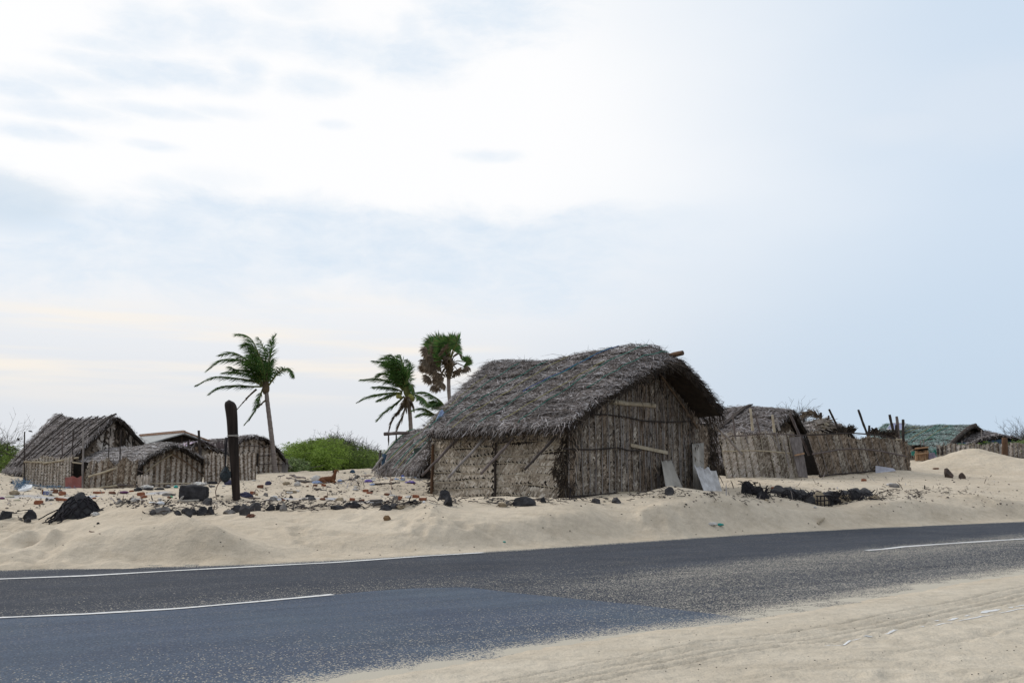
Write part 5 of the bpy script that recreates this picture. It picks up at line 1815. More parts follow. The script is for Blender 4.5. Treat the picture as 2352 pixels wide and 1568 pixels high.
    for cx_, cy_, nn, rx in ((870, 420, 90, 55), (900, 400, 30, 20), (740, 445, 70, 50), (1210, 450, 110, 50), (1440, 480, 160, 70), (1330, 480, 40, 30)):
        mb = MB()
        for k in range(nn):
            p = qat('s7', cx_ + R_.gauss(0, rx * .6), cy_ + R_.uniform(0, 45), ff(cx_) + .25 + R_.uniform(-.1, .2))
            d = V((R_.gauss(0, .5), R_.gauss(0, .3), R_.uniform(.2, 1))).normalized()
            mb.blade(p, d, d.cross(V((0, 1, 0))).normalized(), R_.uniform(.1, .26), R_.uniform(.02, .05), V((0, -1, 0)), R_.gauss(0, .2))
        mb.build('leaf_bundle', M['thatch_dark'], r2)
    c = [qat('s7', 1225, 1015, D2 + .9), qat('s7', 1510, 985, D2 + 1.2), qat('s7', 1470, 948, D2 + 1.25), qat('s7', 1228, 912, D2 + .95)]
    panel_thing('sheet_board', c, .03, m_plain('grey_lilac_sheet', (.40, .40, .45), (.3, .3, .34)), 'pale lilac sheet half buried at the foot of the brown leaf fence', 'board')


fence_right()


def ragged_hut():
    """pale roof behind the door with a ragged right end"""
    F = qat('s7', 600, 300, 38); B = qat('s7', -20, 325, 40.5)
    H = Hut(F, B, 1.9, 1.6, 2.0, 2.0, 1.2, oh_f=.15, oh_e=.1, oh_b=.3, prof=((0, -.02), (.3, .03), (.5, .0), (1, 0)), bulge=.25, th=.14)
    root = thing('palm_thatch_hut', (F.x, F.y, 1.2), 'pale thatched roof with a torn right end above the leaf fence', 'hut', 'thatched huts')
    H.roof(root, M['thatch_pale'], M['thatch_core'], M['thatch_under'], 6500, 400, .18, .016, .5, .15, 320, 71, dark=M['thatch_dark'])
    mb = MB(); H.shell(mb); mb.build('wall', M['backing'], root)
    # torn mats piled on the right end
    mb = MB(); R_ = random.Random(8)
    for k in range(220):
        p = qat('s7', R_.gauss(470, 60), R_.uniform(275, 400), 37.6 + R_.uniform(-.3, .2))
        d = V((1, R_.gauss(0, .4), R_.gauss(.0, .35))).normalized()
        mb.blade(p, d, d.cross(V((0, 1, 0))).normalized(), R_.uniform(.15, .4), R_.uniform(.015, .04), V((0, -1, 0)), R_.gauss(.1, .2), R_.choice((0, 0, 1)))
    mb.build('torn_mat', [M['weave_far'], M['thatch_dark']], root)
    pole(root, qat('s7', 640, 345, 37.4), qat('s7', 755, 348, 37.2), .075, 'stick_grey', 4, 'log', .004)
    pole(root, qat('s7', 480, 392, 37.5), qat('s7', 555, 325, 37.3), .10, 'bamboo', 5, 'log', .004)
    # dry palm frond thrown on top
    mb = MB(); R_ = random.Random(9)
    base = [qat('s7', x, y, 37.5) for x, y in ((470, 260), (420, 215), (360, 180), (300, 172), (245, 190))]
    mb.tube(base, [.03, .025, .02, .012, .006], 5)
    for k in range(120):
        t = R_.uniform(.1, 1) * 3.99; i = int(t); p = base[i].lerp(base[i + 1], t - i); d0 = (base[i + 1] - base[i]).normalized()
        d = (d0 + V((R_.gauss(0, .2), R_.gauss(0, .4), R_.gauss(-.35, .35)))).normalized()
        mb.blade(p, d, d.cross(V((0, 1, 0))).normalized(), R_.uniform(.15, .4), .035, V((0, -1, 0)), .1)
    fr = mb.build('dry_frond', M['palm_dry'], loc=base[0]); tag(fr, 'dry brown palm frond thrown on the torn pale roof', 'palm frond')
    for i, (x0, y0, x1, y1, r) in enumerate(((232, 215, 225, 310, .04), (463, 172, 462, 290, .055), (543, 247, 535, 310, .045), (575, 213, 565, 310, .045), (368, 265, 366, 310, .04))):
        pole(root, qat('s7', x1, y1, 38.6), qat('s7', x0, y0, 38.6), r, 'stick_dark', 160 + i, 'stake')


ragged_hut()


def green_hut():
    F = qat('s8', 1290, 335, 56); B = qat('s8', 235, 322, 60.3)
    H = Hut(F, B, 3.1, 2.6, 1.9, 2.2, 1.75, oh_f=.5, oh_e=.3, oh_b=.4, prof=((0, 0), (.35, -.03), (.6, -.10), (.85, .0), (1, .0)), bulge=.22, th=.14)
    root = thing('palm_thatch_hut', (F.x, F.y, 1.8), 'distant hut wrapped in green netting with a solar panel on the roof', 'hut', 'thatched huts')
    H.roof(root, M['green_net'], M['thatch_core'], M['thatch_under'], 9000, 500, .15, .028, .9, .4, 180, 81, frL=.15, dark=M['thatch_dark'])
    mb = MB(); H.shell(mb); mb.build('wall', M['backing'], root)
    H.gable_wall(root, [M['thatch_dark']], .4, .15, 82, rib=False)
    A = H.slope(1)
    for i, (s0, s1, t0, t1, mt) in enumerate(((.62, .90, .1, 1, 'rope_yellow'), (.55, .72, .15, .6, 'rope_yellow'), (.35, .52, .1, .9, 'rope_green'), (.42, .5, .2, .55, 'rope_yellow'), (.2, .36, .1, .8, 'rope_green'), (.25, .38, .1, 1.0, 'rope_yellow'), (.75, .97, .5, 1, 'rope_yellow'))):
        mb = MB(); mb.tube([A(s0 + (s1 - s0) * k / 8, t0 + (t1 - t0) * k / 8) + V((-.02, -.06, .06)) for k in range(9)], .014, 4); mb.build('rope', M[mt], root)
    # rolled edge along the front rake
    mb = MB(); mb.tube([A(0, k / 8) + V((0, 0, .03)) for k in range(9)], .11, 7); mb.build('thatch_edge', M['thatch_core'], root)
    # solar panel
    c = [A(s_, t_) + V((-.05, -.08, .10)) for s_, t_ in ((.97, .36), (.80, .36), (.80, .06), (.97, .06))]
    c = [qat('s8', 160, 412, 58.4), qat('s8', 388, 415, 57.8), qat('s8', 425, 328, 58.6), qat('s8', 222, 325, 59.2)]
    o = panel_thing('solar_panel', c, .04, M['solar'], 'violet grey solar panel lying on the green netted roof', 'solar panel')
    mb = MB()
    for p0, p1 in zip(c, c[1:] + c[:1]):
        mb.tube([p0 + V((0, -.03, .02)), p1 + V((0, -.03, .02))], .03, 4)
    mb.build('frame', M['solar_frame'], o)
    # blue sheet between the two roofs
    c = [qat('s8', 1232, 470, 56.3), qat('s8', 1375, 440, 56.3), qat('s8', 1345, 420, 56.6), qat('s8', 1240, 432, 56.6)]
    panel_thing('tarpaulin', c, .03, M['tarp_blue'], 'bright blue tarpaulin strip between the green netted hut and low roof', 'tarpaulin')
    # low roof to the right
    F2 = qat('s8', 1770, 458, 55); B2 = qat('s8', 1200, 445, 58.5)
    H2 = Hut(F2, B2, 2.2, 2.0, 2.75, 2.6, 1.8, oh_f=.3, oh_e=.2, oh_b=.3, prof=((0, -.12), (.3, .10), (.6, .08), (1, 0)), bulge=.12, th=.14)
    r2 = thing('palm_thatch_hut', (F2.x, F2.y, 1.8), 'distant low hut with mauve brown thatch and dark blue sheeting below', 'hut', 'thatched huts')
    H2.roof(r2, M['thatch_far'], M['thatch_core'], M['thatch_under'], 4500, 300, .18, .03, .8, .3, 200, 83, dark=M['thatch_dark'])
    mb = MB(); H2.shell(mb); mb.build('wall', M['net_dark_blue'], r2)
    c = [qat('s8', 930, 720, 54.4), qat('s8', 1780, 700, 54.4), qat('s8', 1790, 545, 54.6), qat('s8', 1000, 610, 54.8)]
    panel_thing('wall_sheet', c, .03, M['net_dark_blue'], 'dark blue sheeting below the mauve brown low roof', 'sheeting')
    # slender stakes in front
    for i, (x, y0, y1) in enumerate(((1215, 565, 690), (1385, 560, 690), (1050, 580, 690), (957, 580, 690), (1485, 410, 450), (635, 560, 640), (680, 545, 640))):
        p = pole(None, qat('s8', x, y1, 53.8) - V((0, 0, .4)), qat('s8', x, y0, 53.8), .03, 'stick_grey', 170 + i, 'stake')
        tag(p, 'thin grey stake standing up behind the far right fence', 'stake', 'far stakes')


green_hut()


def far_fence():
    D = 53
    a = qat('s8', 870, 838, D); b = qat('s8', 2200, 850, D + 1)
    root = thing('palm_leaf_fence', (a + b) / 2, 'low grey brown fence on the horizon, topped by green plants at far right', 'fence', 'plaited fences')
    wall_run(root, a, b, .4, .80, .95, .28, .08, ['weave_far', 'weave_grey'], 91, rib='rib_grey', notch=.7, ribw=.05)
    pole(root, qat('s8', 1812, 770, D - .3), qat('s8', 1805, 520, D - .3), .16, 'brick_brown' if False else 'post_brown', 3)
    for i, (x, y0) in enumerate(((880, 670), (940, 650))):
        pole(root, qat('s8', x, 760, D - .1), qat('s8', x, y0, D - .1), .05, 'stick_dark', 5 + i)
    mb = MB(); mb.tube([qat('s8', x, y, D - .25) for x, y in ((880, 790), (1100, 800), (1400, 800), (1700, 795), (2100, 800))], .03, 5); mb.build('rail', M['stick_dark'], root)
    a = qat('s8', 440, 838, D + 1.5); b = qat('s8', 570, 836, D + 1.5)
    r3 = thing('palm_leaf_fence', (a + b) / 2, 'short dark fence piece left of the bamboo gate on the horizon', 'fence', 'plaited fences')
    wall_run(r3, a, b, .3, .85, .8, .3, .13, ['weave_grey'], 92)
    # bamboo gate
    g = thing('bamboo_gate', qat('s8', 650, 832, D - .5), 'tan bamboo gate with five uprights on the horizon, right of brown fence', 'gate')
    for i, (x0, x1) in enumerate(((562, 590), (610, 622), (645, 655), (690, 685), (735, 705))):
        pole(g, qat('s8', x0 + 18, 845, D - .5), qat('s8', x1, 640 + 20 * (i < 1), D - .5), .085, 'lath_tan', 20 + i, 'upright', .006)
    for y in (655, 735):
        pole(g, qat('s8', 556, y + 20, D - .65), qat('s8', 745, y, D - .65), .05, 'lath_tan', 30 + y, 'crossbar')
    mb = MB(); R_ = random.Random(31)
    for k in range(90):
        p = qat('s8', R_.uniform(555, 700), R_.uniform(640, 690), D - .6)
        mb.blade(p, V((R_.gauss(0, 1), 0, R_.gauss(0, .3))).normalized(), UP, R_.uniform(.15, .4), .05, V((0, -1, 0)))
    mb.build('brushwood', M['thatch_dark'], g)
    wall = [qat('s8', 560, 836, D - .3), qat('s8', 720, 836, D - .3), qat('s8', 705, 665, D - .3), qat('s8', 580, 670, D - .3)]
    mb = MB(); mb.quad(*wall); mb.build('infill', M['weave_far'], g)
    # wrapped bundle by the gate
    mb = MB(); c = qat('s8', 800, 838, D - .6)
    rock_mesh(mb, c, .5, .4, .42, 5, 5, .1, 3, 0); tag(mb.build('bundle', m_plain('lilac_cloth', (.30, .24, .31), (.09, .08, .10), scale=3), loc=c), 'lilac and black bundle lying right of the bamboo gate', 'bundle')
    # dark green sheet scraps by the gate
    panel_thing('sheet_scrap', [qat('s8', 510, 770, D + .6), qat('s8', 556, 770, D + .6), qat('s8', 552, 708, D + .7), qat('s8', 505, 715, D + .7)], .03, M['rope_green'], 'dark green scrap of sheeting left of the bamboo gate', 'sheeting')
    panel_thing('sheet_scrap', [qat('s8', 775, 760, D + .6), qat('s8', 865, 760, D + .6), qat('s8', 850, 690, D + .7), qat('s8', 820, 700, D + .7)], .03, M['rope_green'], 'dark green scrap of sheeting above the lilac bundle', 'sheeting')


far_fence()
# ------------------------------------------------------------------ palms
WIND = V((-1, .15, -.12)).normalized()


def polyline(pts, n):
    L = [0]
    for a, b in zip(pts[:-1], pts[1:]):
        L.append(L[-1] + (b - a).length)
    out = []
    # Catmull-Rom through the points
    for i in range(n + 1):
        x = L[-1] * i / n; k = 0
        while k < len(pts) - 2 and L[k + 1] < x:
            k += 1
        t = (x - L[k]) / max(L[k + 1] - L[k], 1e-6)
        p0 = pts[max(k - 1, 0)]; p1 = pts[k]; p2 = pts[k + 1]; p3 = pts[min(k + 2, len(pts) - 1)]
        out.append(.5 * ((2 * p1) + (p2 - p0) * t + (2 * p0 - 5 * p1 + 4 * p2 - p3) * t * t + (3 * p1 - p0 - 3 * p2 + p3) * t ** 3))
    return out


def frond(root, pts, Lmax, seed, n=46, dry=False, r0=.045, wind=.55, grav=.35, start=.12, wid=.05, both=True):
    r = random.Random(seed)
    P = polyline(pts, n)
    mb = MB(); mb.tube(P, [r0 * (1 - .9 * i / n) + .004 for i in range(n + 1)], 5, 0)
    for i in range(int(start * n), n + 1):
        t = i / n
        T = (P[min(i + 1, n)] - P[max(i - 1, 0)]).normalized()
        sd = T.cross(UP)
        if sd.length < .15:
            sd = T.cross(V((0, 1, 0)))
        sd.normalize()
        nn = sd.cross(T).normalized()
        ll = Lmax * .90 * (math.sin(math.pi * min(1, (t * .88 + .12))) ** .6 * .9 + .22)
        for side in (-1, 1):
            for rep in range(3):
                if r.random() < .10:
                    continue
                d = sd * side * (.75 + r.gauss(0, .12)) + T * (.55 + .5 * t) + nn * r.gauss(.12, .16) + V((0, 0, -grav * r.uniform(.3, 1.4))) + WIND * wind * r.uniform(.5, 1.3)
                d.normalize()
                b = d.cross(nn)
                if b.length < .05:
                    b = T
                b.normalize()
                b = (b + nn * r.gauss(0, .5)).normalized()
                p = P[i] + T * r.uniform(-.5, .5) * (P[1] - P[0]).length
                L = ll * r.uniform(.72, 1.12)
                w = wid * r.uniform(.7, 1.2)
                m1 = p + d * L * .5; d2 = (d + V((0, 0, -.35)) + WIND * wind * .35).normalized(); m2 = m1 + d2 * L * .5
                mb.add((p - b * w * .3, p + b * w * .3, m1 + b * w * .5, m1 - b * w * .5, m2), ((0, 1, 2, 3), (3, 2, 4)), 1)
    return mb.build('frond', [M['palm_rib_dry' if dry else 'palm_rib'], M['palm_dry' if dry else 'palm_leaf']], root)


def trunk_mesh(pts, r0, r1, n=26, flare=1.5):
    P = polyline(pts, n); mb = MB()
    rad = []
    for i in range(n + 1):
        t = i / n
        r = r0 + (r1 - r0) * t
        if t < .12:
            r *= 1 + (flare - 1) * (1 - t / .12) ** 2
        rad.append(r * (1 + (.05 if i % 2 else -.02)))
    mb.tube(P, rad, 12)
    return mb


def palm_one():
    D = 46
    base = at(633, 1090, D)
    root = thing('coconut_palm', base, 'tallest windswept coconut palm with its whole trunk visible, behind the black post', 'palm tree', 'coconut palms')
    pts = [at(x, y, D) for x, y in ((633.5, 1092), (629.4, 1060), (626, 1023), (620, 971), (613, 913), (611, 880))]
    trunk_mesh(pts, .12, .095, 30, 1.8).build('trunk', M['palm_bark'], root, smooth=True)
    mb = MB(); a = at(610, 905, D); c = at(611, 878, D)
    mb.tube([a, a.lerp(c, .3), a.lerp(c, .6), c, c + UP * .25], [.10, .17, .17, .13, .05], 9); mb.build('crown_base', M['palm_rib_dry'], root)
    F = [((1085, 860), (1040, 640), (970, 400), (880, 200), (760, 110), (640, 100), 0, .85), ((1080, 870), (1020, 620), (930, 400), (830, 260), (735, 290), -.7, .9),
         ((1085, 870), (1060, 640), (990, 430), (900, 300), (800, 230), .5, .85),
         ((1095, 860), (1122, 600), (1150, 380), (1185, 220), (1235, 115), .5, .55), ((1085, 860), (1090, 600), (1062, 380), (1020, 250), (965, 150), 1.0, .6), ((1110, 860), (1140, 700), (1150, 600), (1165, 530), (1190, 515), .7, .4),
         ((1070, 860), (960, 680), (760, 520), (560, 480), (380, 510), (200, 650), -.6, .75), ((1070, 850), (900, 600), (720, 440), (560, 380), (390, 420), .6, .8),
         ((1040, 900), (900, 820), (680, 780), (400, 750), (250, 770), (20, 885), -.3, .55), ((1050, 880), (860, 740), (640, 680), (430, 690), .8, .6), ((1060, 880), (930, 720), (800, 650), (640, 640), (540, 600), -1.2, .65),
         ((1020, 900), (880, 900), (640, 885), (420, 900), (300, 960), (220, 1015), -.9, .6), ((1130, 880), (1200, 780), (1300, 670), (1390, 625), (1470, 650), (1510, 745), -.3, .55),
         ((1040, 930), (1000, 1040), (960, 1180), (880, 1340), (765, 1480), -.5, .42), ((1090, 870), (1020, 700), (960, 560), (900, 470), (850, 420), -1.4, .9)]
    for i, f in enumerate(F):
        *pp, dz, L = f
        n = len(pp); P = [qat('a5', x, y, D + dz * (k / (n - 1))) for k, (x, y) in enumerate(pp)]
        frond(root, P, L, 200 + i, wid=.034)
    for i, pp in enumerate((((940, 940), (860, 1010), (760, 1115), (632, 1262)), ((1085, 1108), (1040, 1140), (1000, 1180), (960, 1222)))):
        P = [qat('a5', x, y, D - .3) for x, y in pp]
        frond(root, P, .16, 230 + i, dry=True, r0=.05, wid=.05, n=24, wind=.1, start=.35)


palm_one()


def palm_two():
    D = 44
    base = at(946, 1088, D)
    root = thing('coconut_palm', base, 'coconut palm bearing green coconuts, rising behind the low roped hut', 'palm tree', 'coconut palms')
    pts = [at(946, 1092, D), at(944.5, 1040, D), at(943.5, 985, D), at(941, 945, D), at(936, 910, D), at(934, 895, D)]
    trunk_mesh(pts, .10, .08, 26).build('trunk', M['palm_bark'], root, smooth=True)
    mb = MB(); a = at(936, 912, D); c = at(932, 880, D)
    mb.tube([a, a.lerp(c, .3), a.lerp(c, .7), c, c + UP * .3], [.09, .16, .16, .1, .04], 9); mb.build('crown_base', M['palm_rib'], root)
    F = [((760, 960), (700, 800), (600, 600), (480, 530), (285, 508), -.4, .6), ((760, 950), (690, 720), (620, 560), (540, 470), (430, 460), .6, .85), ((770, 940), (730, 740), (680, 600), (620, 480), (555, 420), -.7, .85),
         ((780, 940), (760, 740), (730, 600), (710, 500), (690, 430), .3, .75), ((790, 940), (800, 760), (825, 640), (830, 560), (800, 490), .6, .5), ((770, 940), (715, 760), (640, 640), (540, 570), (450, 560), .9, .85), ((775, 940), (745, 780), (690, 660), (620, 560), (560, 520), -1.0, .9),
         ((740, 960), (620, 850), (450, 800), (300, 780), (95, 795), -.6, .55), ((720, 980), (600, 930), (450, 905), (285, 905), .7, .5), ((745, 950), (640, 820), (520, 720), (420, 700), (340, 745), .4, .6),
         ((720, 1000), (560, 1000), (350, 1020), (200, 1060), (45, 1135), -.4, .5), ((720, 1010), (600, 1020), (480, 1060), (355, 1118), .5, .45), ((750, 1050), (650, 1150), (560, 1220), (440, 1310), (345, 1415), -.6, .45),
         ((820, 1000), (930, 1030), (1030, 1070), (1080, 1120), (1110, 1185), -.5, .5), ((800, 980), (820, 900), (850, 870), (880, 900), (892, 990), -.3, .3)]
    for i, f in enumerate(F):
        *pp, dz, L = f
        n = len(pp); P = [qat('a6', x, y, D + dz * (k / (n - 1))) for k, (x, y) in enumerate(pp)]
        frond(root, P, L, 260 + i, wid=.033, n=42)
    for i, pp in enumerate((((770, 1060), (700, 1230), (620, 1330), (560, 1450), (525, 1565)), ((790, 1060), (760, 1250), (720, 1380), (660, 1500), (635, 1600)), ((780, 1060), (740, 1150), (690, 1250), (640, 1320)), ((800, 1050), (850, 1110), (890, 1180), (905, 1240)))):
        P = [qat('a6', x, y, D - .3 - .1 * i) for x, y in pp]
        frond(root, P, .42, 290 + i, dry=True, r0=.045, wid=.05, n=34, wind=.25, grav=.6, start=.1)
    for i, (x, y) in enumerate(((848, 1065), (872, 1082), (655, 1050), (692, 1058))):
        mb = MB(); vs, fs = ico(2); c = qat('a6', x, y, D - .35)
        k = .15 if i < 2 else .10
        mb.add([c + V((p.x * k * .85, p.y * k * .85, p.z * k)) for p in vs], fs); mb.build('coconut', M['coconut'], root, smooth=True)


palm_two()


def palm_three():
    D = 40
    b = at(1012, 1085, D); b.z = gz(b.x, b.y)
    root = thing('coconut_palm', b, 'short coconut palm whose fronds peep over the left end of the largest roof', 'palm tree', 'coconut palms')
    trunk_mesh([b, b + V((.02, 0, 1.2)), at(1019, 945, D)], .15, .12, 14).build('trunk', M['palm_bark'], root, smooth=True)
    F = [((1400, 1250), (1310, 1130), (1200, 1050), (1080, 990), (935, 992), -.3, .5), ((1390, 1260), (1330, 1180), (1260, 1140), (1180, 1130), .3, .55), ((1330, 1330), (1220, 1330), (1090, 1255), (985, 1235), (880, 1265), -.3, .42),
         ((1330, 1330), (1200, 1325), (1060, 1312), (945, 1352), .4, .42), ((1380, 1260), (1300, 1200), (1240, 1170), (1190, 1180), -.6, .6)]
    for i, f in enumerate(F):
        *pp, dz, L = f
        n = len(pp); P = [qat('a6', x, y, D + dz * (k / (n - 1))) for k, (x, y) in enumerate(pp)]
        frond(root, P, L, 320 + i, wid=.032, n=36)


palm_three()


def palmyra():
    D = 49
    b = at(1034, 1085, D); b.z = gz(b.x, b.y)
    root = thing('fan_palm', b, 'fan palm with a round crown of green and withered leaves beside the largest roof', 'palm tree')
    pts = [b, at(1033, 1000, D), qat('a6', 1450, 1170, D), qat('a6', 1437, 1000, D), qat('a6', 1432, 800, D), qat('a6', 1440, 560, D)]
    mb = trunk_mesh(pts, .10, .088, 34); mb.build('trunk', M['palm_bark'], root, smooth=True)
    mb = MB(); R_ = random.Random(4)
    mb2 = MB(); mb2.tube([qat('a6', 1432, 800, D), qat('a6', 1440, 680, D), qat('a6', 1445, 560, D), qat('a6', 1440, 480, D)], [.09, .15, .18, .08], 9)
    for k in range(60):
        p = qat('a6', R_.gauss(1440, 35), R_.uniform(560, 780), D + R_.uniform(-.25, .1)); d = V((R_.gauss(0, .7), R_.gauss(-.2, .4), R_.uniform(.2, 1))).normalized()
        mb2.blade(p, d, d.cross(V((0, 1, 0))).normalized(), R_.uniform(.2, .5), .06, V((0, -1, 0)))
    mb2.build('leaf_bases', M['palm_rib_dry'], root)
    # a boss of old leaf bases where the trunk meets the roof line in view
    cen = qat('a6', 1440, 560, D)
    LV = [(1415, 310, 'g'), (1515, 300, 'g'), (1310, 390, 'g'), (1350, 250, 'g'), (1450, 220, 'g'), (1560, 230, 'g'), (1260, 300, 'd'), (1190, 340, 'd'), (1250, 220, 'g'), (1150, 430, 'd'), (1110, 350, 'd'), (1090, 480, 'd'), (1200, 470, 'd'),
          (1300, 560, 'd'), (1410, 440, 'p'), (1585, 400, 'd'), (1170, 610, 'd'), (1080, 600, 'd'), (1240, 640, 'd'), (1560, 640, 'p'), (1150, 760, 'd'), (1270, 780, 'd'), (1330, 720, 'd'), (1240, 880, 'd'), (1700, 525, 'g'), (1690, 600, 'd'), (1340, 830, 'd'), (1380, 340, 'd'), (1500, 470, 'd'), (1470, 330, 'g'), (1360, 330, 'g'), (1240, 400, 'g'), (1180, 260, 'g'), (1130, 540, 'd'), (1230, 540, 'd'), (1550, 320, 'g'), (1330, 470, 'g')]
    for i, (x, y, kd) in enumerate(LV):
        r = random.Random(400 + i)
        c = qat('a6', x, y, D + r.uniform(-1.2, 1.0))
        ax = (c - cen).normalized()
        ax = (ax + WIND * .35 + V((0, 0, -.25 if kd != 'g' else .15))).normalized()
        mb = MB()
        mb.tube([cen, cen.lerp(c, .5) + V((0, 0, .12)), c], [.035, .028, .022], 5, 0)
        nn = V((r.gauss(0, .5), -1, r.gauss(.2, .5))).normalized()
        nn = (nn - ax * nn.dot(ax)).normalized()
        sd = ax.cross(nn)
        nb = 44; R0 = .60 if kd == 'g' else .47
        if i in (24, 25, 15, 19) or x > 1580:
            R0 = .40
        for k in range(nb):
            a = (k / (nb - 1) - .5) * math.radians(250)
            if kd != 'g':
                a *= .85
            d = ax * math.cos(a) + sd * math.sin(a) + nn * (.22 * math.cos(a * 2)) + V((0, 0, -.0 if kd == 'g' else -.45)) + WIND * (.15 if kd == 'g' else .3)
            d.normalize()
            b_ = d.cross(nn)
            if b_.length < .05:
                continue
            b_.normalize(); b_ = (b_ + nn * (.5 if k % 2 else -.5)).normalized()
            L = R0 * r.uniform(.75, 1.12); w = .026
            m1 = c + d * L * .62
            d2 = (d + V((0, 0, -.15 if kd == 'g' else -.5)) + WIND * .2).normalized(); m2 = m1 + d2 * L * .38
            mb.add((c, m1 - b_ * w, m1 + b_ * w, m2), ((0, 1, 2), (1, 3, 2)), 1)
        mb.build('frond', [M['palm_rib_dry' if kd != 'g' else 'palm_rib'], M['palm_leaf' if kd == 'g' else 'palm_dry']], root)


palmyra()


# ------------------------------------------------------------------ shrubs
def shrub(label, x0, x1, tops, D, depth, nspr, mats, seed, name='thorn_shrub', twigs=60, twig_zone=(0, 1), nleaf=22, leaf=.032, group='thorn shrubs', twl=.7, spl=.55):
    """feathery thorn bush: sprays of small leaflets on arching shoots; tops = photo outline of the crown at distance D"""
    r = random.Random(seed)
    A = at(x0, 1085, D); B = at(x1, 1085, D)
    xs = [at(x, y, D).x for x, y in tops]; zs = [at(x, y, D).z for x, y in tops]
    g = V(((A.x + B.x) / 2, D, 0)); g.z = gz(g.x, g.y)
    root = thing(name, g, label, 'shrub', group)
    st = MB(); lf = MB(); tw = MB()
    for k in range(nspr):
        u = r.random(); X = A.x + (B.x - A.x) * u
        zt = float(np.interp(X, xs, zs)) + .07 * math.sin(X * 9 + seed) + r.gauss(0, .06)
        v = r.uniform(-1, 1)
        prof = math.sqrt(max(0, 1 - v * v))
        Y = D + v * depth
        gb = gz(X, Y) - .1
        ht = max(.15, (zt - gb) * (.35 + .65 * prof))
        f = r.random() ** .55
        Z = gb + ht * f
        # outwards direction of the shoot
        d = V((r.gauss(0, 1), r.gauss(-.25, .6) if v < .3 else r.gauss(.3, .6), r.gauss(.08, .25))).normalized()
        p = V((X, Y, Z))
        L = spl * r.uniform(.6, 1.4)
        # each spray: arching twiglet with paired leaflets
        for j in range(nleaf):
            t = j / nleaf
            c = p + d * (L * t) + V((0, 0, -.30 * L * t * t)) + V((r.gauss(0, .035), r.gauss(0, .035), r.gauss(0, .03)))
            e = V((r.gauss(0, 1), r.gauss(0, .6), r.gauss(0, .5))).normalized()
            ll = leaf * r.uniform(.7, 1.6)
            h = e.cross(V((r.gauss(0, 1), -1, r.gauss(.6, .6)))).normalized() * (ll * .35)
            lf.add((c - e * ll - h * .3, c - h, c + e * ll, c + h), ((0, 1, 2, 3),), 0 if r.random() < .75 or len(mats) < 2 else 1)
        if k % 9 == 0:
            st.tube([p - d * L * .6, p, p + d * L * .6 + V((0, 0, -.1 * L))], [.012, .008, .003], 3)
    for k in range(twigs):
        u = r.uniform(*twig_zone); X = A.x + (B.x - A.x) * u
        zt = float(np.interp(X, xs, zs))
        p = V((X, D + r.uniform(-.3, .6) * depth, zt - r.uniform(.1, .5)))
        d = V((r.gauss(.2, .7), r.gauss(0, .5), r.uniform(.3, 1))).normalized(); L = twl * r.uniform(.5, 1.3)
        e = (d + V((r.gauss(0, .5), 0, r.gauss(-.1, .3)))).normalized()
        q1 = p + d * L * .5; q2 = q1 + e * L * .5
        tw.tube([p, q1, q2], [.011, .008, .004], 3)
        for j in range(4):
            m = p.lerp(q1, r.random()) if j < 2 else q1.lerp(q2, r.random()); f = (d + V((r.gauss(0, .9), r.gauss(0, .5), r.gauss(0, .5)))).normalized()
            tw.tube([m, m + f * L * r.uniform(.15, .35)], [.006, .003], 3)
    # stems from the ground
    for k in range(9):
        X = A.x + (B.x - A.x) * r.uniform(.1, .9); Y = D + r.uniform(-.5, .5) * depth; z0 = gz(X, Y)
        zt = float(np.interp(X, xs, zs)); h = max(.3, (zt - z0) * .7)
        st.tube([V((X, Y, z0 - .1)), V((X + r.gauss(0, .2), Y, z0 + h * .5)), V((X + r.gauss(0, .5), Y + r.gauss(0, .3), z0 + h))], [.05, .035, .015], 5)
    lf.build('foliage', mats, root)
    st.build('stems', M['twig'], root)
    if twigs:
        tw.build('bare_twigs', M['twig'], root)
    return root


shrub('wide bright green thorn shrub between the barrel roofed hut and roped hut', 648, 790, [(640, 1075), (648, 1045), (665, 1026), (690, 1018), (715, 1010), (745, 1008), (775, 1014), (790, 1020), (805, 1040)], 52, 2.0, 3600, [M['shrub_leaf'], M['shrub_leaf'], M['shrub_pale']][:2], 3, twigs=40, twig_zone=(.5, 1))
shrub('darker green thorn shrub with bare grey twigs on top, left of the roped hut', 745, 880, [(735, 1060), (745, 1018), (765, 1004), (790, 1010), (815, 1020), (840, 1030), (862, 1036), (880, 1042)], 54, 2.0, 2600, [M['shrub_dark'], M['shrub_leaf']], 5, twigs=260, nleaf=18)
shrub('pale leafed low shrub at the left foot of the bright green shrub', 660, 706, [(655, 1085), (662, 1062), (680, 1052), (700, 1060), (708, 1078)], 49.2, .5, 330, [M['shrub_pale']], 7, twigs=0, nleaf=10, leaf=.06, spl=.35)
shrub('olive thorn shrub cut by the left picture edge behind the leftmost hut', -45, 40, [(-50, 1015), (-10, 1018), (10, 1020), (28, 1034), (40, 1050)], 50, 1.8, 1300, [M['shrub_dark'], M['shrub_leaf']], 9, twigs=60, twl=1.6)
shrub('bare grey thorn bush standing behind the pale torn roof', 1810, 1850, [(1808, 990), (1815, 962), (1830, 955), (1845, 962)], 47, .8, 60, [M['shrub_dark']], 11, twigs=120, twl=1.1)
shrub('dark twiggy shrub with bare branches at the far right horizon', 2300, 2380, [(2295, 1030), (2310, 1006), (2330, 1010), (2352, 1004), (2390, 1000)], 58, 1.4, 500, [M['shrub_dark'], M['shrub_leaf']], 13, twigs=110, twl=1.3)
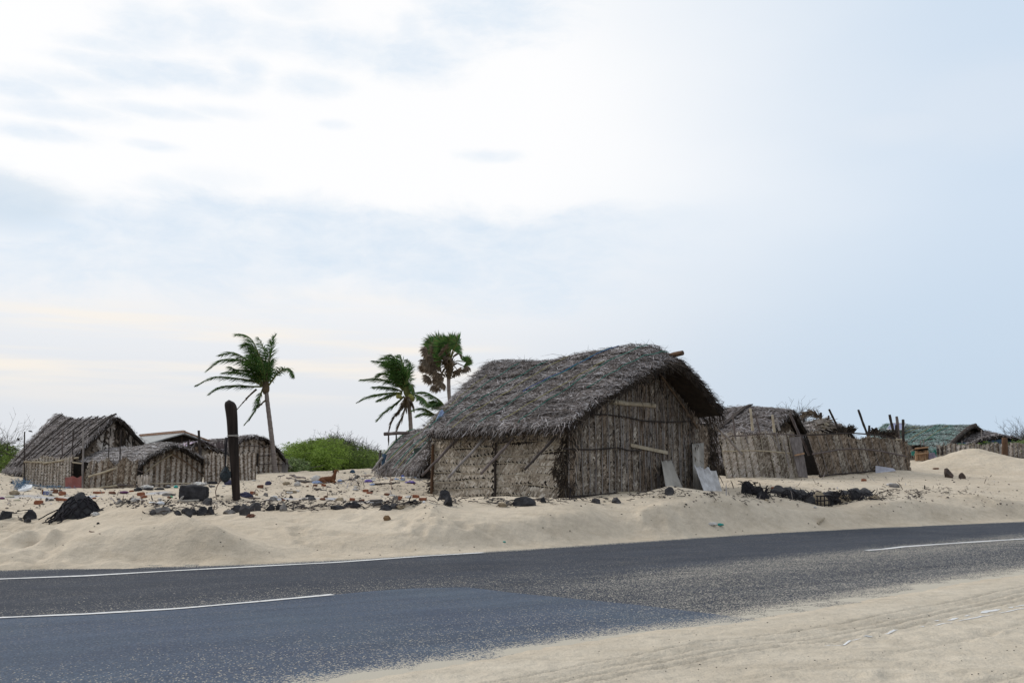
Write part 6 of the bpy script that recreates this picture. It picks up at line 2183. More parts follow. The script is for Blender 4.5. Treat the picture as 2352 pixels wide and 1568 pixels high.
for i, (x0, x1, yt, lab) in enumerate(((2192, 2222, 1022, 'small light green plant behind the low far fence, left of the others'), (2228, 2292, 1016, 'broad light green plant over the middle of the low far fence'), (2312, 2352, 1012, 'light green plant over the far right end of the low fence'))):
    shrub(lab, x0, x1, [(x0 - 3, 1040), (x0 + 4, yt + 4), ((x0 + x1) / 2, yt), (x1 - 4, yt + 5), (x1 + 3, 1040)], 54.5, .4, int((x1 - x0) * 6), [M['shrub_pale'], M['shrub_leaf']], 20 + i, 'leafy_plant', 0, nleaf=9, leaf=.08, group='plants behind the far fence', spl=.35)


# ------------------------------------------------------------------ goat and birds
def goat():
    D = hit(*q('s3', 815, 792)).y
    D = min(max(D, 30), 40)
    P = lambda x, y, dy=0: qat('s3', x, y, D + dy)
    base = P(815, 792)
    root = thing('goat', base, 'brown goat lying on the sand with its head turned towards the shrubs', 'goat')
    sc = D / FPX * .14648      # metres per crop pixel
    spine = [((690, 762), 22, 24), ((720, 742), 44, 44), ((780, 742), 56, 54), ((840, 740), 58, 56), ((890, 728), 56, 52), ((918, 705), 44, 40), ((930, 670), 30, 30), ((940, 635), 24, 25), ((946, 605), 26, 27), ((950, 588), 22, 24)]
    mb = MB(); ring = 14; vs = []; fs = []
    C = [P(x, y) for (x, y), a, b in spine]
    for i, ((xy), a, b) in enumerate(spine):
        t = (C[min(i + 1, len(C) - 1)] - C[max(i - 1, 0)]).normalized()
        sd = V((0, 1, 0)); up = t.cross(sd).normalized()
        if up.z < 0 and i < 5:
            up = -up
        for k in range(ring):
            an = 2 * math.pi * k / ring
            vs.append(C[i] + sd * (math.cos(an) * b * sc * .95) + up * (math.sin(an) * a * sc))
    for i in range(len(C) - 1):
        for k in range(ring):
            fs.append((i * ring + k, i * ring + (k + 1) % ring, (i + 1) * ring + (k + 1) % ring, (i + 1) * ring + k))
    fs.append(tuple(range(ring))[::-1]); fs.append(tuple((len(C) - 1) * ring + k for k in range(ring)))
    mb.add(vs, fs)
    # muzzle pointing away from the road, folded legs under the chest and flank
    def limb(pts, rad):
        mb.tube(pts, rad, 8)
    limb([P(946, 600, -.02), P(950, 612, .12), P(955, 626, .24), P(957, 632, .28)], [26 * sc, 24 * sc, 16 * sc, 12 * sc])
    limb([P(900, 745, -.12), P(945, 775, -.16), P(910, 793, -.2), P(860, 796, -.2)], [26 * sc, 15 * sc, 11 * sc, 9 * sc])
    limb([P(910, 745, .12), P(955, 780, .14), P(915, 795, .18)], [24 * sc, 14 * sc, 10 * sc])
    limb([P(740, 750, -.12), P(800, 778, -.2), P(740, 793, -.24), P(700, 796, -.22)], [38 * sc, 20 * sc, 13 * sc, 9 * sc])
    o = mb.build('body', M['goat'], root, smooth=True)
    sb = o.modifiers.new('smooth', 'REMESH'); sb.mode = 'VOXEL'; sb.voxel_size = .012; sb.use_smooth_shade = True
    for s, pts in ((-1, ((935, 585), (912, 600), (906, 632))), (1, ((960, 585), (985, 592), (1002, 620)))):
        mb = MB(); p = [P(x, y, -.01) for x, y in pts]; mb.tube(p, [6 * sc, 14 * sc, 4 * sc], 6); mb.build('ear', M['goat_dark'] if s < 0 else M['goat'], root, smooth=True)
    for pts in (((940, 572), (925, 562), (903, 545)), ((955, 572), (973, 562), (992, 543))):
        mb = MB(); mb.tube([P(x, y) for x, y in pts], [7 * sc, 5 * sc, 2 * sc], 6); mb.build('horn', M['goat_dark'], root, smooth=True)
    mb = MB(); mb.tube([P(692, 755), P(674, 748), P(664, 758)], [9 * sc, 8 * sc, 3 * sc], 6); mb.build('tail', M['goat_dark'], root, smooth=True)


goat()


def bird(c, x, y, D, span, lab, seed):
    p = qat(c, x, y, D); r = random.Random(seed)
    root = thing('flying_bird', p, lab, 'bird', 'flying birds')
    mb = MB(); k = span / 2
    mb.tube([p + V((-k * .42, 0, 0)), p + V((-k * .25, 0, .02)), p, p + V((k * .3, 0, -.01)), p + V((k * .5, 0, -.03))], [k * .03, k * .10, k * .14, k * .09, k * .03], 6)
    mb.build('body', M['bird'], root, smooth=True)
    for s in (-1, 1):
        mb = MB(); w1 = p + V((k * .05, s * k * .4, k * (.42 if seed % 2 else .22))); w2 = p + V((k * .35, s * k * .75, k * (.60 if seed % 2 else -.2)))
        mb.add((p + V((-k * .18, 0, .02)), p + V((k * .18, 0, .0)), w1 + V((k * .16, 0, 0)), w1 - V((k * .16, 0, 0)), w2), ((0, 1, 2, 3), (3, 2, 4)))
        mb.build('wing', M['bird'], root)


bird('s1', 376, 297, 40, .34, 'grey brown bird flying above the pole left of the steep hut', 2)
bird('s1', 228, 405, 38, .32, 'dark bird in flight, lower and nearer the olive shrub', 3)
bird('a6', 1055, 1500, 38, .4, 'dark small bird just above the ridge of the roped hut', 4)
# ------------------------------------------------------------------ black post
def black_post():
    D = hit(*q('s2', 1238, 1148)).y
    P = lambda x, y, dy=0: qat('s2', x, y, D + dy)
    root = thing('wooden_post', P(1238, 1148), 'thick leaning black timber post with a rounded top, bound with white cord', 'post')
    pts = []; rad = []
    sc = D / FPX * .18307
    for x, y, r in ((1243, 1200, 46), (1240, 1148, 46), (1232, 1000, 50), (1222, 800, 54), (1210, 600, 58), (1196, 350, 64), (1186, 150, 68), (1172, 0, 76)):
        pts.append(P(x, y)); rad.append(r * sc)
    for x, y, r in ((1163, -45, 70), (1155, -75, 52), (1150, -92, 28), (1148, -98, 6)):
        pts.append(P(x, y)); rad.append(r * sc)
    mb = MB(); Pp = polyline(pts, 40)
    L = np.linspace(0, 1, 41)
    acc = [0]
    for a, b in zip(pts[:-1], pts[1:]):
        acc.append(acc[-1] + (b - a).length)
    rr = np.interp(L * acc[-1], acc, rad)
    n = 20; vs = []; fs = []
    for i, p in enumerate(Pp):
        for k in range(n):
            an = 2 * math.pi * k / n
            f = 1 + .05 * mnoise.noise(V((math.cos(an) * 2, math.sin(an) * 2, i * .12))) - (.10 if i < 9 and abs(an - 4.9) < .22 else 0)
            vs.append(p + V((math.cos(an) * rr[i] * f, math.sin(an) * rr[i] * f, 0)))
    for i in range(len(Pp) - 1):
        for k in range(n):
            fs.append((i * n + k, i * n + (k + 1) % n, (i + 1) * n + (k + 1) % n, (i + 1) * n + k))
    fs.append(tuple(len(Pp) * n - n + k for k in range(n)))
    mb.add(vs, fs); mb.build('shaft', M['post_black'], root, smooth=True)
    mb = MB()
    for j, (y, dy) in enumerate(((348, 6), (356, -4))):
        c = P(1197, y); R = 66 * sc + .006
        mb.tube([c + V((math.cos(a) * R, math.sin(a) * R, dy * sc * math.cos(a))) for a in np.linspace(0, 2 * math.pi, 25)], .008, 5)
    mb.build('cord', M['rope_pale'], root)
    # net bag hanging on strings at the left
    bag = thing('net_bag', P(1105, 900), 'dark knotted net bag hanging on cords from the black post', 'net bag')
    mb = MB(); R_ = random.Random(5)
    for dx in (-18, -6, 4, 14):
        mb.tube([P(1120 + dx, 370, -.1), P(1110 + dx, 430 + R_.uniform(-20, 20), -.12), P(1108 + dx * .7, 560, -.1), P(1100 + dx * .3, 740, -.1)], .008, 4)
    mb.build('cords', M['net'], bag)
    mb = MB(); vs, fs = ico(3); c = P(1105, 835, -.08)
    out = []
    for p in vs:
        k = 1 + .22 * mnoise.fractal(p * 2.2, 1, 2, 4)
        out.append(c + V((p.x * 66 * sc * k * (1 - .45 * max(0, p.z)), p.y * 48 * sc * k, p.z * 98 * sc)))
    mb.add(out, fs); mb.build('sack', M['bag_net'], bag)
    mb = MB()
    for k in range(90):
        i = R_.randrange(len(out)); a = out[i]; b = out[(i * 7 + 13) % len(out)]
        if (a - b).length < .16:
            mb.tube([a + (a - c) * .06, (a + b) / 2 + ((a + b) / 2 - c) * .12, b + (b - c) * .06], .005, 3)
    mb.build('mesh_strands', M['net'], bag)
    mb = MB(); mb.tube([P(1050, 900, -.2), P(1000, 980, -.3), P(978, 1050, -.35), P(990, 1150, -.4)], .010, 5)
    tag(mb.build('bent_twig', M['twig_red'], loc=P(990, 1150)), 'thin bent reddish twig standing in the sand beside the black post', 'twig')


black_post()


# ------------------------------------------------------------------ corrugated sheets leaning on the gable
def corrugated(corners, mat, label, waves, seed, amp=.035, ragged=0):
    """corners: bottom-left, bottom-right, top-right, top-left on the wall side"""
    bl, br, tr, tl = corners
    nrm = (br - bl).cross(tl - bl).normalized()
    if nrm.y > 0:
        nrm = -nrm
    r = random.Random(seed); nu, nv = waves * 8, 14
    def pt(i, j, o):
        u, v = i / nu, j / nv
        b = bl.lerp(br, u); t = tl.lerp(tr, u)
        if ragged:
            t = t + (t - b) * (ragged * mnoise.noise(V((u * 7, seed, 0))))
        return b.lerp(t, v) + nrm * (amp * math.cos(u * waves * 2 * math.pi) + o)
    vs = [pt(i, j, 0) for i in range(nu + 1) for j in range(nv + 1)] + [pt(i, j, -.012) for i in range(nu + 1) for j in range(nv + 1)]
    n = nv + 1; N = (nu + 1) * n
    fs = []
    for i in range(nu):
        for j in range(nv):
            a = i * n + j
            fs += [(a, a + n, a + n + 1, a + 1), (N + a, N + a + 1, N + a + n + 1, N + a + n)]
    for i in range(nu):
        for e in (0, nv):
            a = i * n + e; fs.append((a, a + n, N + a + n, N + a))
    for j in range(nv):
        for e in (0, nu * n):
            a = e + j; fs.append((a, a + 1, N + a + 1, N + a))
    mb = MB(); mb.add(vs, fs)
    o = mb.build('corrugated_sheet', mat, loc=bl, smooth=True)
    return tag(o, label, 'sheet', 'leaning corrugated sheets')


def sheets():
    H = MAIN

    def gp(X, Y, off):
        x, y = q('s5', X, Y); r = ray(x, y)
        P0 = H.side_point(-off, 0, 0); nn = -H.r
        t = (P0 - V((CAMP.x, CAMP.y, 0))).dot(nn) / (V((r.x, r.y, 0)).dot(nn))
        return CAMP + r * t
    corrugated((gp(1040, 1475, .55), gp(1225, 1500, .55), gp(1090, 1165, .12), gp(992, 1172, .12)), M['asbestos'], 'narrow brownish corrugated sheet leaning on the middle of the gable', 2, 3)
    corrugated((gp(1325, 1500, .30), gp(1430, 1500, .30), gp(1425, 985, .10), gp(1306, 1000, .10)), M['asbestos'], 'tall straight corrugated sheet standing upright at the gable corner', 2, 4, .02)
    corrugated((gp(1425, 1490, .75), gp(1612, 1505, .62), gp(1545, 1270, .35), gp(1325, 1215, .42)), M['asbestos_pale'], 'pale broken corrugated sheet with a jagged top, rightmost of those leaning', 3, 5, .03, .12)
    # blue rag tied at the far eave
    c = H.slope(1)(.955, .86) + V((-.03, -.06, .05))
    mb = MB(); vs, fs = ico(2)
    mb.add([c + V((p.x * .10 - p.z * .10, p.y * .08, p.z * .30)) * (1 + .3 * mnoise.noise(p * 3)) if False else c + V((p.x * .08 + p.z * .07, p.y * .06, p.z * .20)) + p * (.05 * mnoise.noise(p * 4)) for p in vs], fs)
    tag(mb.build('rag', M['cloth_blue'], loc=c), 'light blue rag tied to the left end of the largest roof', 'rag')


sheets()


# ------------------------------------------------------------------ stones, bricks and litter
GM = {}


def ground_at(c, X, Y):
    return hit(*q(c, X, Y))


def px_m(p, c, n):
    return n * CR[c][2] * p.y / FPX


def stone(c, x0, x1, y0, y1, label, mat='stone_dark', group='dark stones along the sand bank', name='stone', cat='stone', seed=None, depth=.8, cuts=7, rough=.14, sink=.75, rot=0.0):
    seed = seed if seed is not None else int(x0 * 7 + y1 * 3) % 997
    p = ground_at(c, (x0 + x1) / 2, y1)
    w = px_m(p, c, x1 - x0); h = px_m(p, c, y1 - y0)
    d = w * depth
    p = p + V((0, d * .4, 0)); p.z = min(p.z, gz(p.x, p.y)) if True else p.z
    mb = MB(); rock_mesh(mb, p, w, d, h * 1.3, seed, cuts, rough, 3, 0, rot, sink)
    return tag(mb.build(name, M[mat], loc=p, smooth=False), label, cat, group)


def brick(c, x0, x1, y0, y1, label, mat='brick', seed=0, cat='brick', group='broken red bricks on the sand'):
    r = random.Random(seed * 13 + int(x0))
    p = ground_at(c, (x0 + x1) / 2, y1)
    w = px_m(p, c, x1 - x0); h = px_m(p, c, y1 - y0); d = max(w * .5, min(.11, w))
    mb = MB(); vs, fs = ico(3); out = []
    for v in vs:      # brick: rounded box with chipped corners
        k = 1 / max(abs(v.x), abs(v.y), abs(v.z)); b = v * k
        b = b.lerp(v * 1.25, .28)
        b = b * (1 + .10 * mnoise.fractal(v * 2.5 + V((seed, 0, 0)), 1, 2, 3))
        out.append(V((b.x * w * .5, b.y * d * .5, b.z * h * .52)))
    a = r.uniform(-.3, .3); ca, sa = math.cos(a), math.sin(a); tl = r.uniform(-.12, .12)
    pc = p + V((0, d * .3, 0)); pc.z = gz(pc.x, pc.y) + h * .26
    mb.add([pc + V((v.x * ca - v.y * sa, v.x * sa + v.y * ca, v.z + v.x * tl)) for v in out], fs)
    return tag(mb.build('broken_brick', M[mat], loc=p), label, cat, group)


def blob_thing(name, c, x0, x1, y0, y1, mat, label, cat, seed=1, depth=.6, lump=.35, group=None, smooth=True, freq=1.6):
    """crumpled rag, bag or lump"""
    p = ground_at(c, (x0 + x1) / 2, y1)
    w = px_m(p, c, x1 - x0); h = px_m(p, c, y1 - y0); d = w * depth
    mb = MB(); vs, fs = ico(3)
    pc = p + V((0, d * .35, 0)); pc.z = gz(pc.x, pc.y) + h * .28
    out = []
    for v in vs:
        n = mnoise.fractal(v * freq + V((seed * 5.3, 0, 0)), 1, 2, 5); n2 = mnoise.noise(v * freq * 2.2 + V((0, seed * 3.1, 0)))
        k = 1 + lump * n + lump * .5 * abs(n2)
        out.append(pc + V((v.x * w * .5 * k, v.y * d * .5 * k, max(v.z, -.5) * h * .62 * (1 + lump * 1.2 * n2))))
    mb.add(out, fs)
    return tag(mb.build(name, M[mat], loc=p, smooth=smooth), label, cat, group)


def sheet_thing(name, c, pts, mat, label, cat, th=.01, lift=.02, group=None, tall=0.0):
    """flat scrap lying on the sand with a curled outline; pts in crop pixels on the ground"""
    G = [ground_at(c, x, y) + V((0, 0, lift)) for x, y in pts]
    cen = sum(G, V((0, 0, 0))) / len(G)
    mb = MB(); n = len(G)
    rings = []
    for f in (1.0, .6, .25):
        rings.append([cen.lerp(g, f) + V((0, 0, tall * (1 - f) + .02 * mnoise.noise(g * 9 + V((f * 3, 0, 0))))) for g in G])
    vs = [p for r in rings for p in r] + [cen + V((0, 0, tall))]
    fs = []
    for k in range(2):
        for i in range(n):
            fs.append((k * n + i, k * n + (i + 1) % n, (k + 1) * n + (i + 1) % n, (k + 1) * n + i))
    for i in range(n):
        fs.append((2 * n + i, 2 * n + (i + 1) % n, 3 * n))
    lo = len(vs)
    vs2 = [p - V((0, 0, th)) for p in rings[0]]
    fs += [(i, lo + i, lo + (i + 1) % n, (i + 1) % n) for i in range(n)]
    mb.add(vs + vs2, fs)
    return tag(mb.build(name, M[mat], loc=cen, smooth=True), label, cat, group)


def stick_thing(name, c, x0, y0, x1, y1, r, mat, label, cat='stick', group='sticks lying on the sand', lift0=.01, lift1=.01, wob=.03):
    a = ground_at(c, x0, y0) + V((0, 0, lift0)); b = ground_at(c, x1, y1) + V((0, 0, lift1))
    mb = wob_tube(a, b, r, r * .7, int(x0 + y1), wob=wob)
    return tag(mb.build(name, M[mat], loc=a), label, cat, group)


def strands(c, x0, x1, y0, y1, n, seed, r=.010, L=.35, up=.08):
    """loose black rope ends; returned as a mesh builder"""
    rr = random.Random(seed); mb = MB()
    for k in range(n):
        p = ground_at(c, rr.uniform(x0, x1), rr.uniform(y0, y1)) + V((0, rr.uniform(-.05, .05), rr.uniform(0, up)))
        a = rr.gauss(0, .5) + (math.pi if rr.random() < .5 else 0); pts = [p]
        for j in range(5):
            a += rr.gauss(0, .45); p = p + V((math.cos(a), math.sin(a) * .7, rr.gauss(0, .25))) * (L / 5 * rr.uniform(.6, 1.3))
            g = gz(p.x, p.y); p.z = max(min(p.z, g + up), g - .01) + .008
            pts.append(p)
        mb.tube(pts, r * rr.uniform(.6, 1.3), 4)
    return mb


def netted_boulder():
    p = ground_at('a1', 1270, 862)
    sc = px_m(p, 'a1', 1); p = p + V((0, .40, 0)); p.z = gz(p.x, p.y) - .03
    root = thing('netted_boulder', p, 'big black boulder wrapped in a knotted rope net, left of the sand mound', 'boulder')
    mb = MB(); vs, fs = ico(4); out = []
    for v in vs:
        k = 1 + .10 * mnoise.fractal(v * 1.7 + V((4, 0, 0)), 1, 2, 5)
        z = max(v.z, -.2)
        sx = (1 - .38 * max(z, 0) ** 2)
        out.append(p + V((v.x * 400 * sc * sx * k + z * 25 * sc, v.y * 300 * sc * sx * k, z * 455 * sc * k + .01)))
    mb.add(out, fs); mb.build('stone', M['stone_black'], root, smooth=True)

    def surf(a, e):
        v = V((math.cos(a) * math.cos(e), math.sin(a) * math.cos(e), math.sin(e)))
        k = 1 + .10 * mnoise.fractal(v * 1.7 + V((4, 0, 0)), 1, 2, 5); z = max(v.z, -.2); sx = (1 - .38 * max(z, 0) ** 2)
        return p + V((v.x * 400 * sc * sx * k + z * 25 * sc, v.y * 300 * sc * sx * k, z * 455 * sc * k + .01)) + v * .012
    mb = MB(); r = random.Random(8)
    cols = 15
    cols = 12
    kn = [[(2 * math.pi * (i + .5 * (j % 2)) / cols + r.gauss(0, .07), math.radians(-8 + j * 13.5) + r.gauss(0, .05)) for i in range(cols)] for j in range(6)]
    for j in range(5):
        for i in range(cols):
            for di in (0, -1 if j % 2 == 0 else 1):
                a0, e0 = kn[j][i]; a1, e1 = kn[j + 1][(i + di) % cols]
                if a1 - a0 > math.pi:
                    a1 -= 2 * math.pi
                if a0 - a1 > math.pi:
                    a1 += 2 * math.pi
                mb.tube([surf(a0 + (a1 - a0) * t, e0 + (e1 - e0) * t) for t in (0, .33, .66, 1)], .012, 6)
    for k in range(34):      # loose ends round the foot, thicker at the left
        a = r.choice((r.gauss(math.pi, .5), r.uniform(math.pi, 2 * math.pi), r.uniform(0, 6.28))); q0 = surf(a, r.uniform(-.1, .5)); pts = [q0]
        d = (q0 - p); d.z = 0; d.normalize()
        for j in range(4):
            q0 = q0 + (d * r.uniform(.2, .8) + V((r.gauss(0, .5), r.gauss(0, .5), -.6))) * .07
            q0.z = max(q0.z, gz(q0.x, q0.y) + .012); pts.append(q0)
        mb.tube(pts, .011, 5)
    mb.build('netting', M['net'], root)


netted_boulder()


def black_block():
    p = ground_at('a2', 1230, 492); sc = px_m(p, 'a2', 1)
    p = p + V((0, .22, 0)); p.z = gz(p.x, p.y) - .02
    mb = MB(); vs, fs = ico(4); out = []
    for v in vs:
        k = 1 / max(abs(v.x), abs(v.y), abs(v.z)); b = (v * k).lerp(v * 1.22, .38)
        b = b * (1 + .06 * mnoise.fractal(v * 2.2 + V((9, 0, 0)), 1, 2, 4))
        top = 1 - .16 * max(0, b.x) * max(0, b.z)
        out.append(p + V((b.x * 245 * sc, b.y * 180 * sc, (b.z * top * .5 + .5) * 292 * sc)))
    mb.add(out, fs)
    tag(mb.build('black_boulder', M['stone_black'], loc=p, smooth=True), 'flat topped black boulder with a sandal lying before it', 'boulder')
    # sandal
    a = ground_at('a2', 1000, 512) + V((0, -.02, .02)); b = ground_at('a2', 1400, 500) + V((0, -.02, .02))
    root = thing('sandal', (a + b) / 2, 'worn grey flip flop sandal lying in front of the black boulder', 'sandal')
    mb = MB(); d = (b - a); n = 20; w = .05
    prof = [math.sin(math.pi * min(1, max(0, t))) ** .4 * (1 - .25 * math.sin(math.pi * t)) for t in np.linspace(.02, .98, n)]
    up = []; lo = []
    for t, f in zip(np.linspace(0, 1, n), prof):
        c = a + d * t
        up.append((c + V((0, -w * f, .03)), c + V((0, w * f, .035))))
    for (p0, p1), (q0, q1) in zip(up[:-1], up[1:]):
        k = V((0, 0, -.028)); mb.quad(p0, q0, q1, p1); mb.quad(p0 + k, q0 + k, q0, p0); mb.quad(p1, q1, q1 + k, p1 + k); mb.quad(p1 + k, q1 + k, q0 + k, p0 + k)
    mb.build('sole', M['asbestos'], root)
    mb = MB(); e = a + d * .10
    mb.tube([e + V((0, -.03, .03)), e + V((.04, -.03, .09)), e + V((.07, 0, .11)), e + V((.05, .03, .08)), e + V((.0, .04, .03))], .012, 5); mb.build('strap', M['rope_pale'], root)


black_block()

# stones of the old rope-netted wall along the crest, from left to right
stone('a1', -90, 190, 690, 832, 'black stone on the bank cut by the left picture edge', 'stone_black')
stone('a1', 385, 622, 685, 845, 'rounded black stone between the left picture edge and netted boulder', 'stone_black', rough=.06)
stone('a1', 415, 560, 815, 892, 'thin dark flake below the rounded black stone at left', 'stone_dark', depth=.5)
stone('a2', 460, 625, 660, 745, 'small brown grey stone at the right shoulder of the sand mound', 'stone_dark')
stone('a2', 540, 840, 615, 735, 'broad brown grey stone just right of the sand mound top', 'stone_grey', rough=.2)
stone('a2', 880, 1060, 670, 752, 'low black stone with rope over it, first right of the broad stone', 'stone_black')
stone('a2', 1050, 1230, 615, 745, 'black lumpy stone with pinkish top below the black boulder', 'stone_dark')
stone('a2', 1205, 1345, 655, 748, 'blocky black stone below the sandal', 'stone_black')
stone('a2', 1345, 1540, 620, 755, 'black stone of a touching pair below the small cube stone, left one', 'stone_black')
stone('a2', 1520, 1672, 612, 745, 'black stone of a touching pair below the small cube stone, right one', 'stone_black')
stone('a2', 1458, 1612, 448, 556, 'cube shaped dark stone standing right of the black boulder', 'stone_dark', cuts=9)
stone('a2', 1560, 1632, 425, 466, 'small black stone perched on the cube shaped stone', 'stone_black')
stone('a2', 1840, 2040, 665, 730, 'flat grey stone left of the stones under the black post', 'stone_grey')
stone('a3', 80, 305, 815, 935, 'rounded black stone below the black post, leftmost of its row', 'stone_black', rough=.06)
stone('a3', 270, 470, 780, 992, 'upright oval black stone below the foot of the black post', 'stone_dark', rough=.08)
stone('a3', 440, 640, 752, 912, 'large grey black stone topped by a brown rope, right of oval stone', 'stone_dark')
stone('a3', 770, 925, 803, 898, 'oval black stone midway between black post and goat', 'stone_black')
stone('a3', 930, 1050, 800, 890, 'small black stone bound in rope right of the oval one', 'stone_black')
stone('a3', 1030, 1165, 775, 908, 'pale grey brown stone ending the rope bound row', 'stone_grey')
stone('a4', 80, 330, 785, 880, 'low black stone with torn edges below the goat', 'stone_black')
stone('a4', 330, 500, 755, 845, 'black stone joined to the torn stone by rope', 'stone_black')
stone('a4', 475, 650, 735, 850, 'round black stone with a rope across its face', 'stone_black', rough=.06)
stone('a4', 1020, 1250, 790, 892, 'wedge shaped black stone at the left foot of the second sand mound', 'stone_black')
stone('a4', 1220, 1400, 780, 860, 'dark stone between the wedge shaped and tan stones', 'stone_dark')
stone('a4', 1330, 1505, 795, 862, 'tan grey stone half covered with black rope', 'stone_tan')
stone('a4', 900, 1120, 745, 810, 'brown grey lump in the tangle of dark rope', 'stone_dark')
stone('a4', 1640, 1730, 697, 740, 'small violet black stone left of the largest hut', 'stone_dark')
stone('g7', 1000, 1165, 55, 185, 'tall dark stone at the foot of the left hut post', 'stone_black')
stone('g7', 1065, 1230, 168, 290, 'squat black stone in front of the left hut post', 'stone_black')
stone('s4', 1380, 1730, 1148, 1268, 'flat black slab lying before the pale plaited wall', 'stone_black', cuts=10, rough=.05)
stone('s4', 1815, 1900, 1140, 1212, 'small black stone near the torn corner of the plaited wall', 'stone_black')
stone('s4', 1150, 1275, 1215, 1285, 'tan stone under black rope before the plaited wall', 'stone_tan')
stone('c3', 1255, 1315, 1300, 1340, 'small dark stone below the left part of the gable', 'stone_dark')
stone('c3', 1405, 1480, 1300, 1340, 'small triangular grey black stone below the gable middle', 'stone_dark')
stone('c3', 1810, 1885, 1228, 1280, 'dark stone with dry weed below the narrow leaning sheet', 'stone_dark')
stone('s8', 968, 1102, 985, 1082, 'larger dark pyramid stone at the foot of the big right dune', 'stone_brown', 'pyramid stones below the dune', cuts=12, rough=.03, seed=12, sink=.35)
stone('s8', 1190, 1290, 1022, 1096, 'smaller dark pyramid stone, right of its larger twin', 'stone_brown', 'pyramid stones below the dune', cuts=12, rough=.03, seed=15)
stone('a3', 805, 960, 635, 718, 'grey triangular stone to the right of the black post foot', 'stone_grey', None, cuts=10)
stone('a3', 565, 622, 580, 620, 'small tan stone right of the black post', 'stone_tan', None)
stone('a3', 720, 800, 575, 628, 'violet grey stone on the flat right of the black post', 'stone_grey', None)
stone('a3', 1205, 1268, 628, 666, 'small black stone left of the twin stacked dark stones', 'stone_black', None)
stone('a3', 1060, 1138, 680, 714, 'small brown oval stone on the pale crust strip', 'brick_brown', None)
stone('a3', 1150, 1196, 695, 728, 'tiny black stone on the pale crust strip', 'stone_black', None)
stone('a3', 1545, 1688, 648, 708, 'violet black round stone on the crust strip, lower of two stacked', 'stone_dark', None, rough=.05)
stone('a3', 1510, 1670, 598, 652, 'black pot shaped stone on the crust strip, upper of two stacked', 'stone_black', None)
stone('a4', 180, 335, 655, 714, 'tan rounded stone right of the crust strip', 'stone_tan', None)
stone('a4', 1300, 1385, 632, 694, 'grey stone leaning on a red brick, left of the largest hut', 'stone_grey', None)
stone('a1', 2165, 2280, 470, 545, 'smooth grey round stone behind the sand mound top', 'stone_grey', None, rough=.05)
stone('a1', 825, 905, 430, 490, 'dark lump right of the orange brick and below the tub', 'stone_dark', None)
stone('a1', 1645, 1705, 440, 490, 'small dark round stone above the netted boulder', 'stone_dark', None)
stone('a1', 185, 232, 118, 158, 'small dark stone left of the white foam slab', 'stone_dark', None)
stone('a2', 690, 900, 335, 390, 'flat brown grey stone left of the black boulder', 'stone_grey', None)
stone('a2', 1570, 1672, 192, 222, 'dark flat stone right of the white plastic bag', 'stone_dark', None)

# bricks
for i, (c, x0, x1, y0, y1, lab, mt) in enumerate((
        ('a1', 640, 785, 462, 548, 'orange brick left of the netted boulder', 'brick'), ('a1', 1050, 1240, 425, 482, 'flat orange brick behind the netted boulder top', 'brick'),
        ('a1', 1103, 1216, 293, 378, 'squarish orange brick right of the white tub', 'brick'), ('a1', 950, 1072, 252, 335, 'curved brown roof tile shard beside the white tub', 'brick_brown'),
        ('a1', 1748, 1945, 300, 350, 'long orange brick at the foot of the brown patched fence', 'brick'), ('a1', 1740, 1792, 410, 446, 'small orange brick bit above the netted boulder', 'brick'),
        ('a1', 1680, 1792, 522, 552, 'sunken orange brick right of the netted boulder', 'brick'), ('a2', 228, 355, 308, 388, 'orange brick with white litter, left of the black boulder', 'brick'),
        ('a2', 285, 402, 372, 428, 'red brick below the orange one with white litter', 'brick'), ('a2', 1475, 1522, 320, 358, 'orange brick bit touching the black boulder right side', 'brick'),
        ('a2', 1460, 1522, 390, 452, 'brown brick half behind the black boulder', 'brick_brown'), ('a2', 75, 165, 278, 312, 'red brick at the dark litter near the low hut', 'brick'),
        ('a3', 472, 555, 533, 592, 'blocky orange brick right of the black post', 'brick'), ('a3', 603, 710, 408, 472, 'tilted red brown brick up the sand right of the post', 'brick_brown'),
        ('a3', 1658, 1728, 400, 442, 'red brown brick just below the goat, left one', 'brick_brown'), ('a3', 1812, 1892, 394, 442, 'red brown brick just below the goat, right one', 'brick'),
        ('a3', 1138, 1332, 512, 572, 'pale tan brick lump between post and goat', 'stone_tan'), ('a4', 712, 805, 494, 548, 'bright orange brick of a near pair, upper one', 'brick'),
        ('a4', 783, 890, 538, 582, 'bright orange brick of a near pair, lower one', 'brick'), ('a4', 462, 555, 658, 708, 'orange brick behind the rope bound round stone', 'brick'),
        ('a4', 638, 732, 678, 728, 'dark brown brick right of the orange one', 'brick_brown'), ('a4', 848, 1072, 684, 732, 'long mauve concrete block lying in the sand', 'stone_grey'),
        ('a4', 1365, 1448, 626, 672, 'pinkish red brick atop the grey leaning stone', 'brick'), ('a4', 1370, 1432, 662, 708, 'red brick under the pinkish one', 'brick'),
        ('a4', 1648, 1765, 593, 660, 'orange brick with white bits, nearest the largest hut', 'brick'), ('a4', 1768, 1905, 658, 704, 'sunken red brick shards before the largest hut', 'brick'),
        ('a4', 1118, 1205, 568, 615, 'dark red brown clod amid bare sand', 'brick_brown'), ('s7', 1040, 1100, 1088, 1128, 'single orange brick below the long brown fence', 'brick'),
        ('g6', 335, 388, 375, 412, 'orange brick bit above the right heap of netted stones', 'brick'), ('s8', 815, 890, 940, 962, 'flat dark red brick below the bamboo gate', 'brick_brown'))):
    brick(c, x0, x1, y0, y1, lab, mt, i + 1)


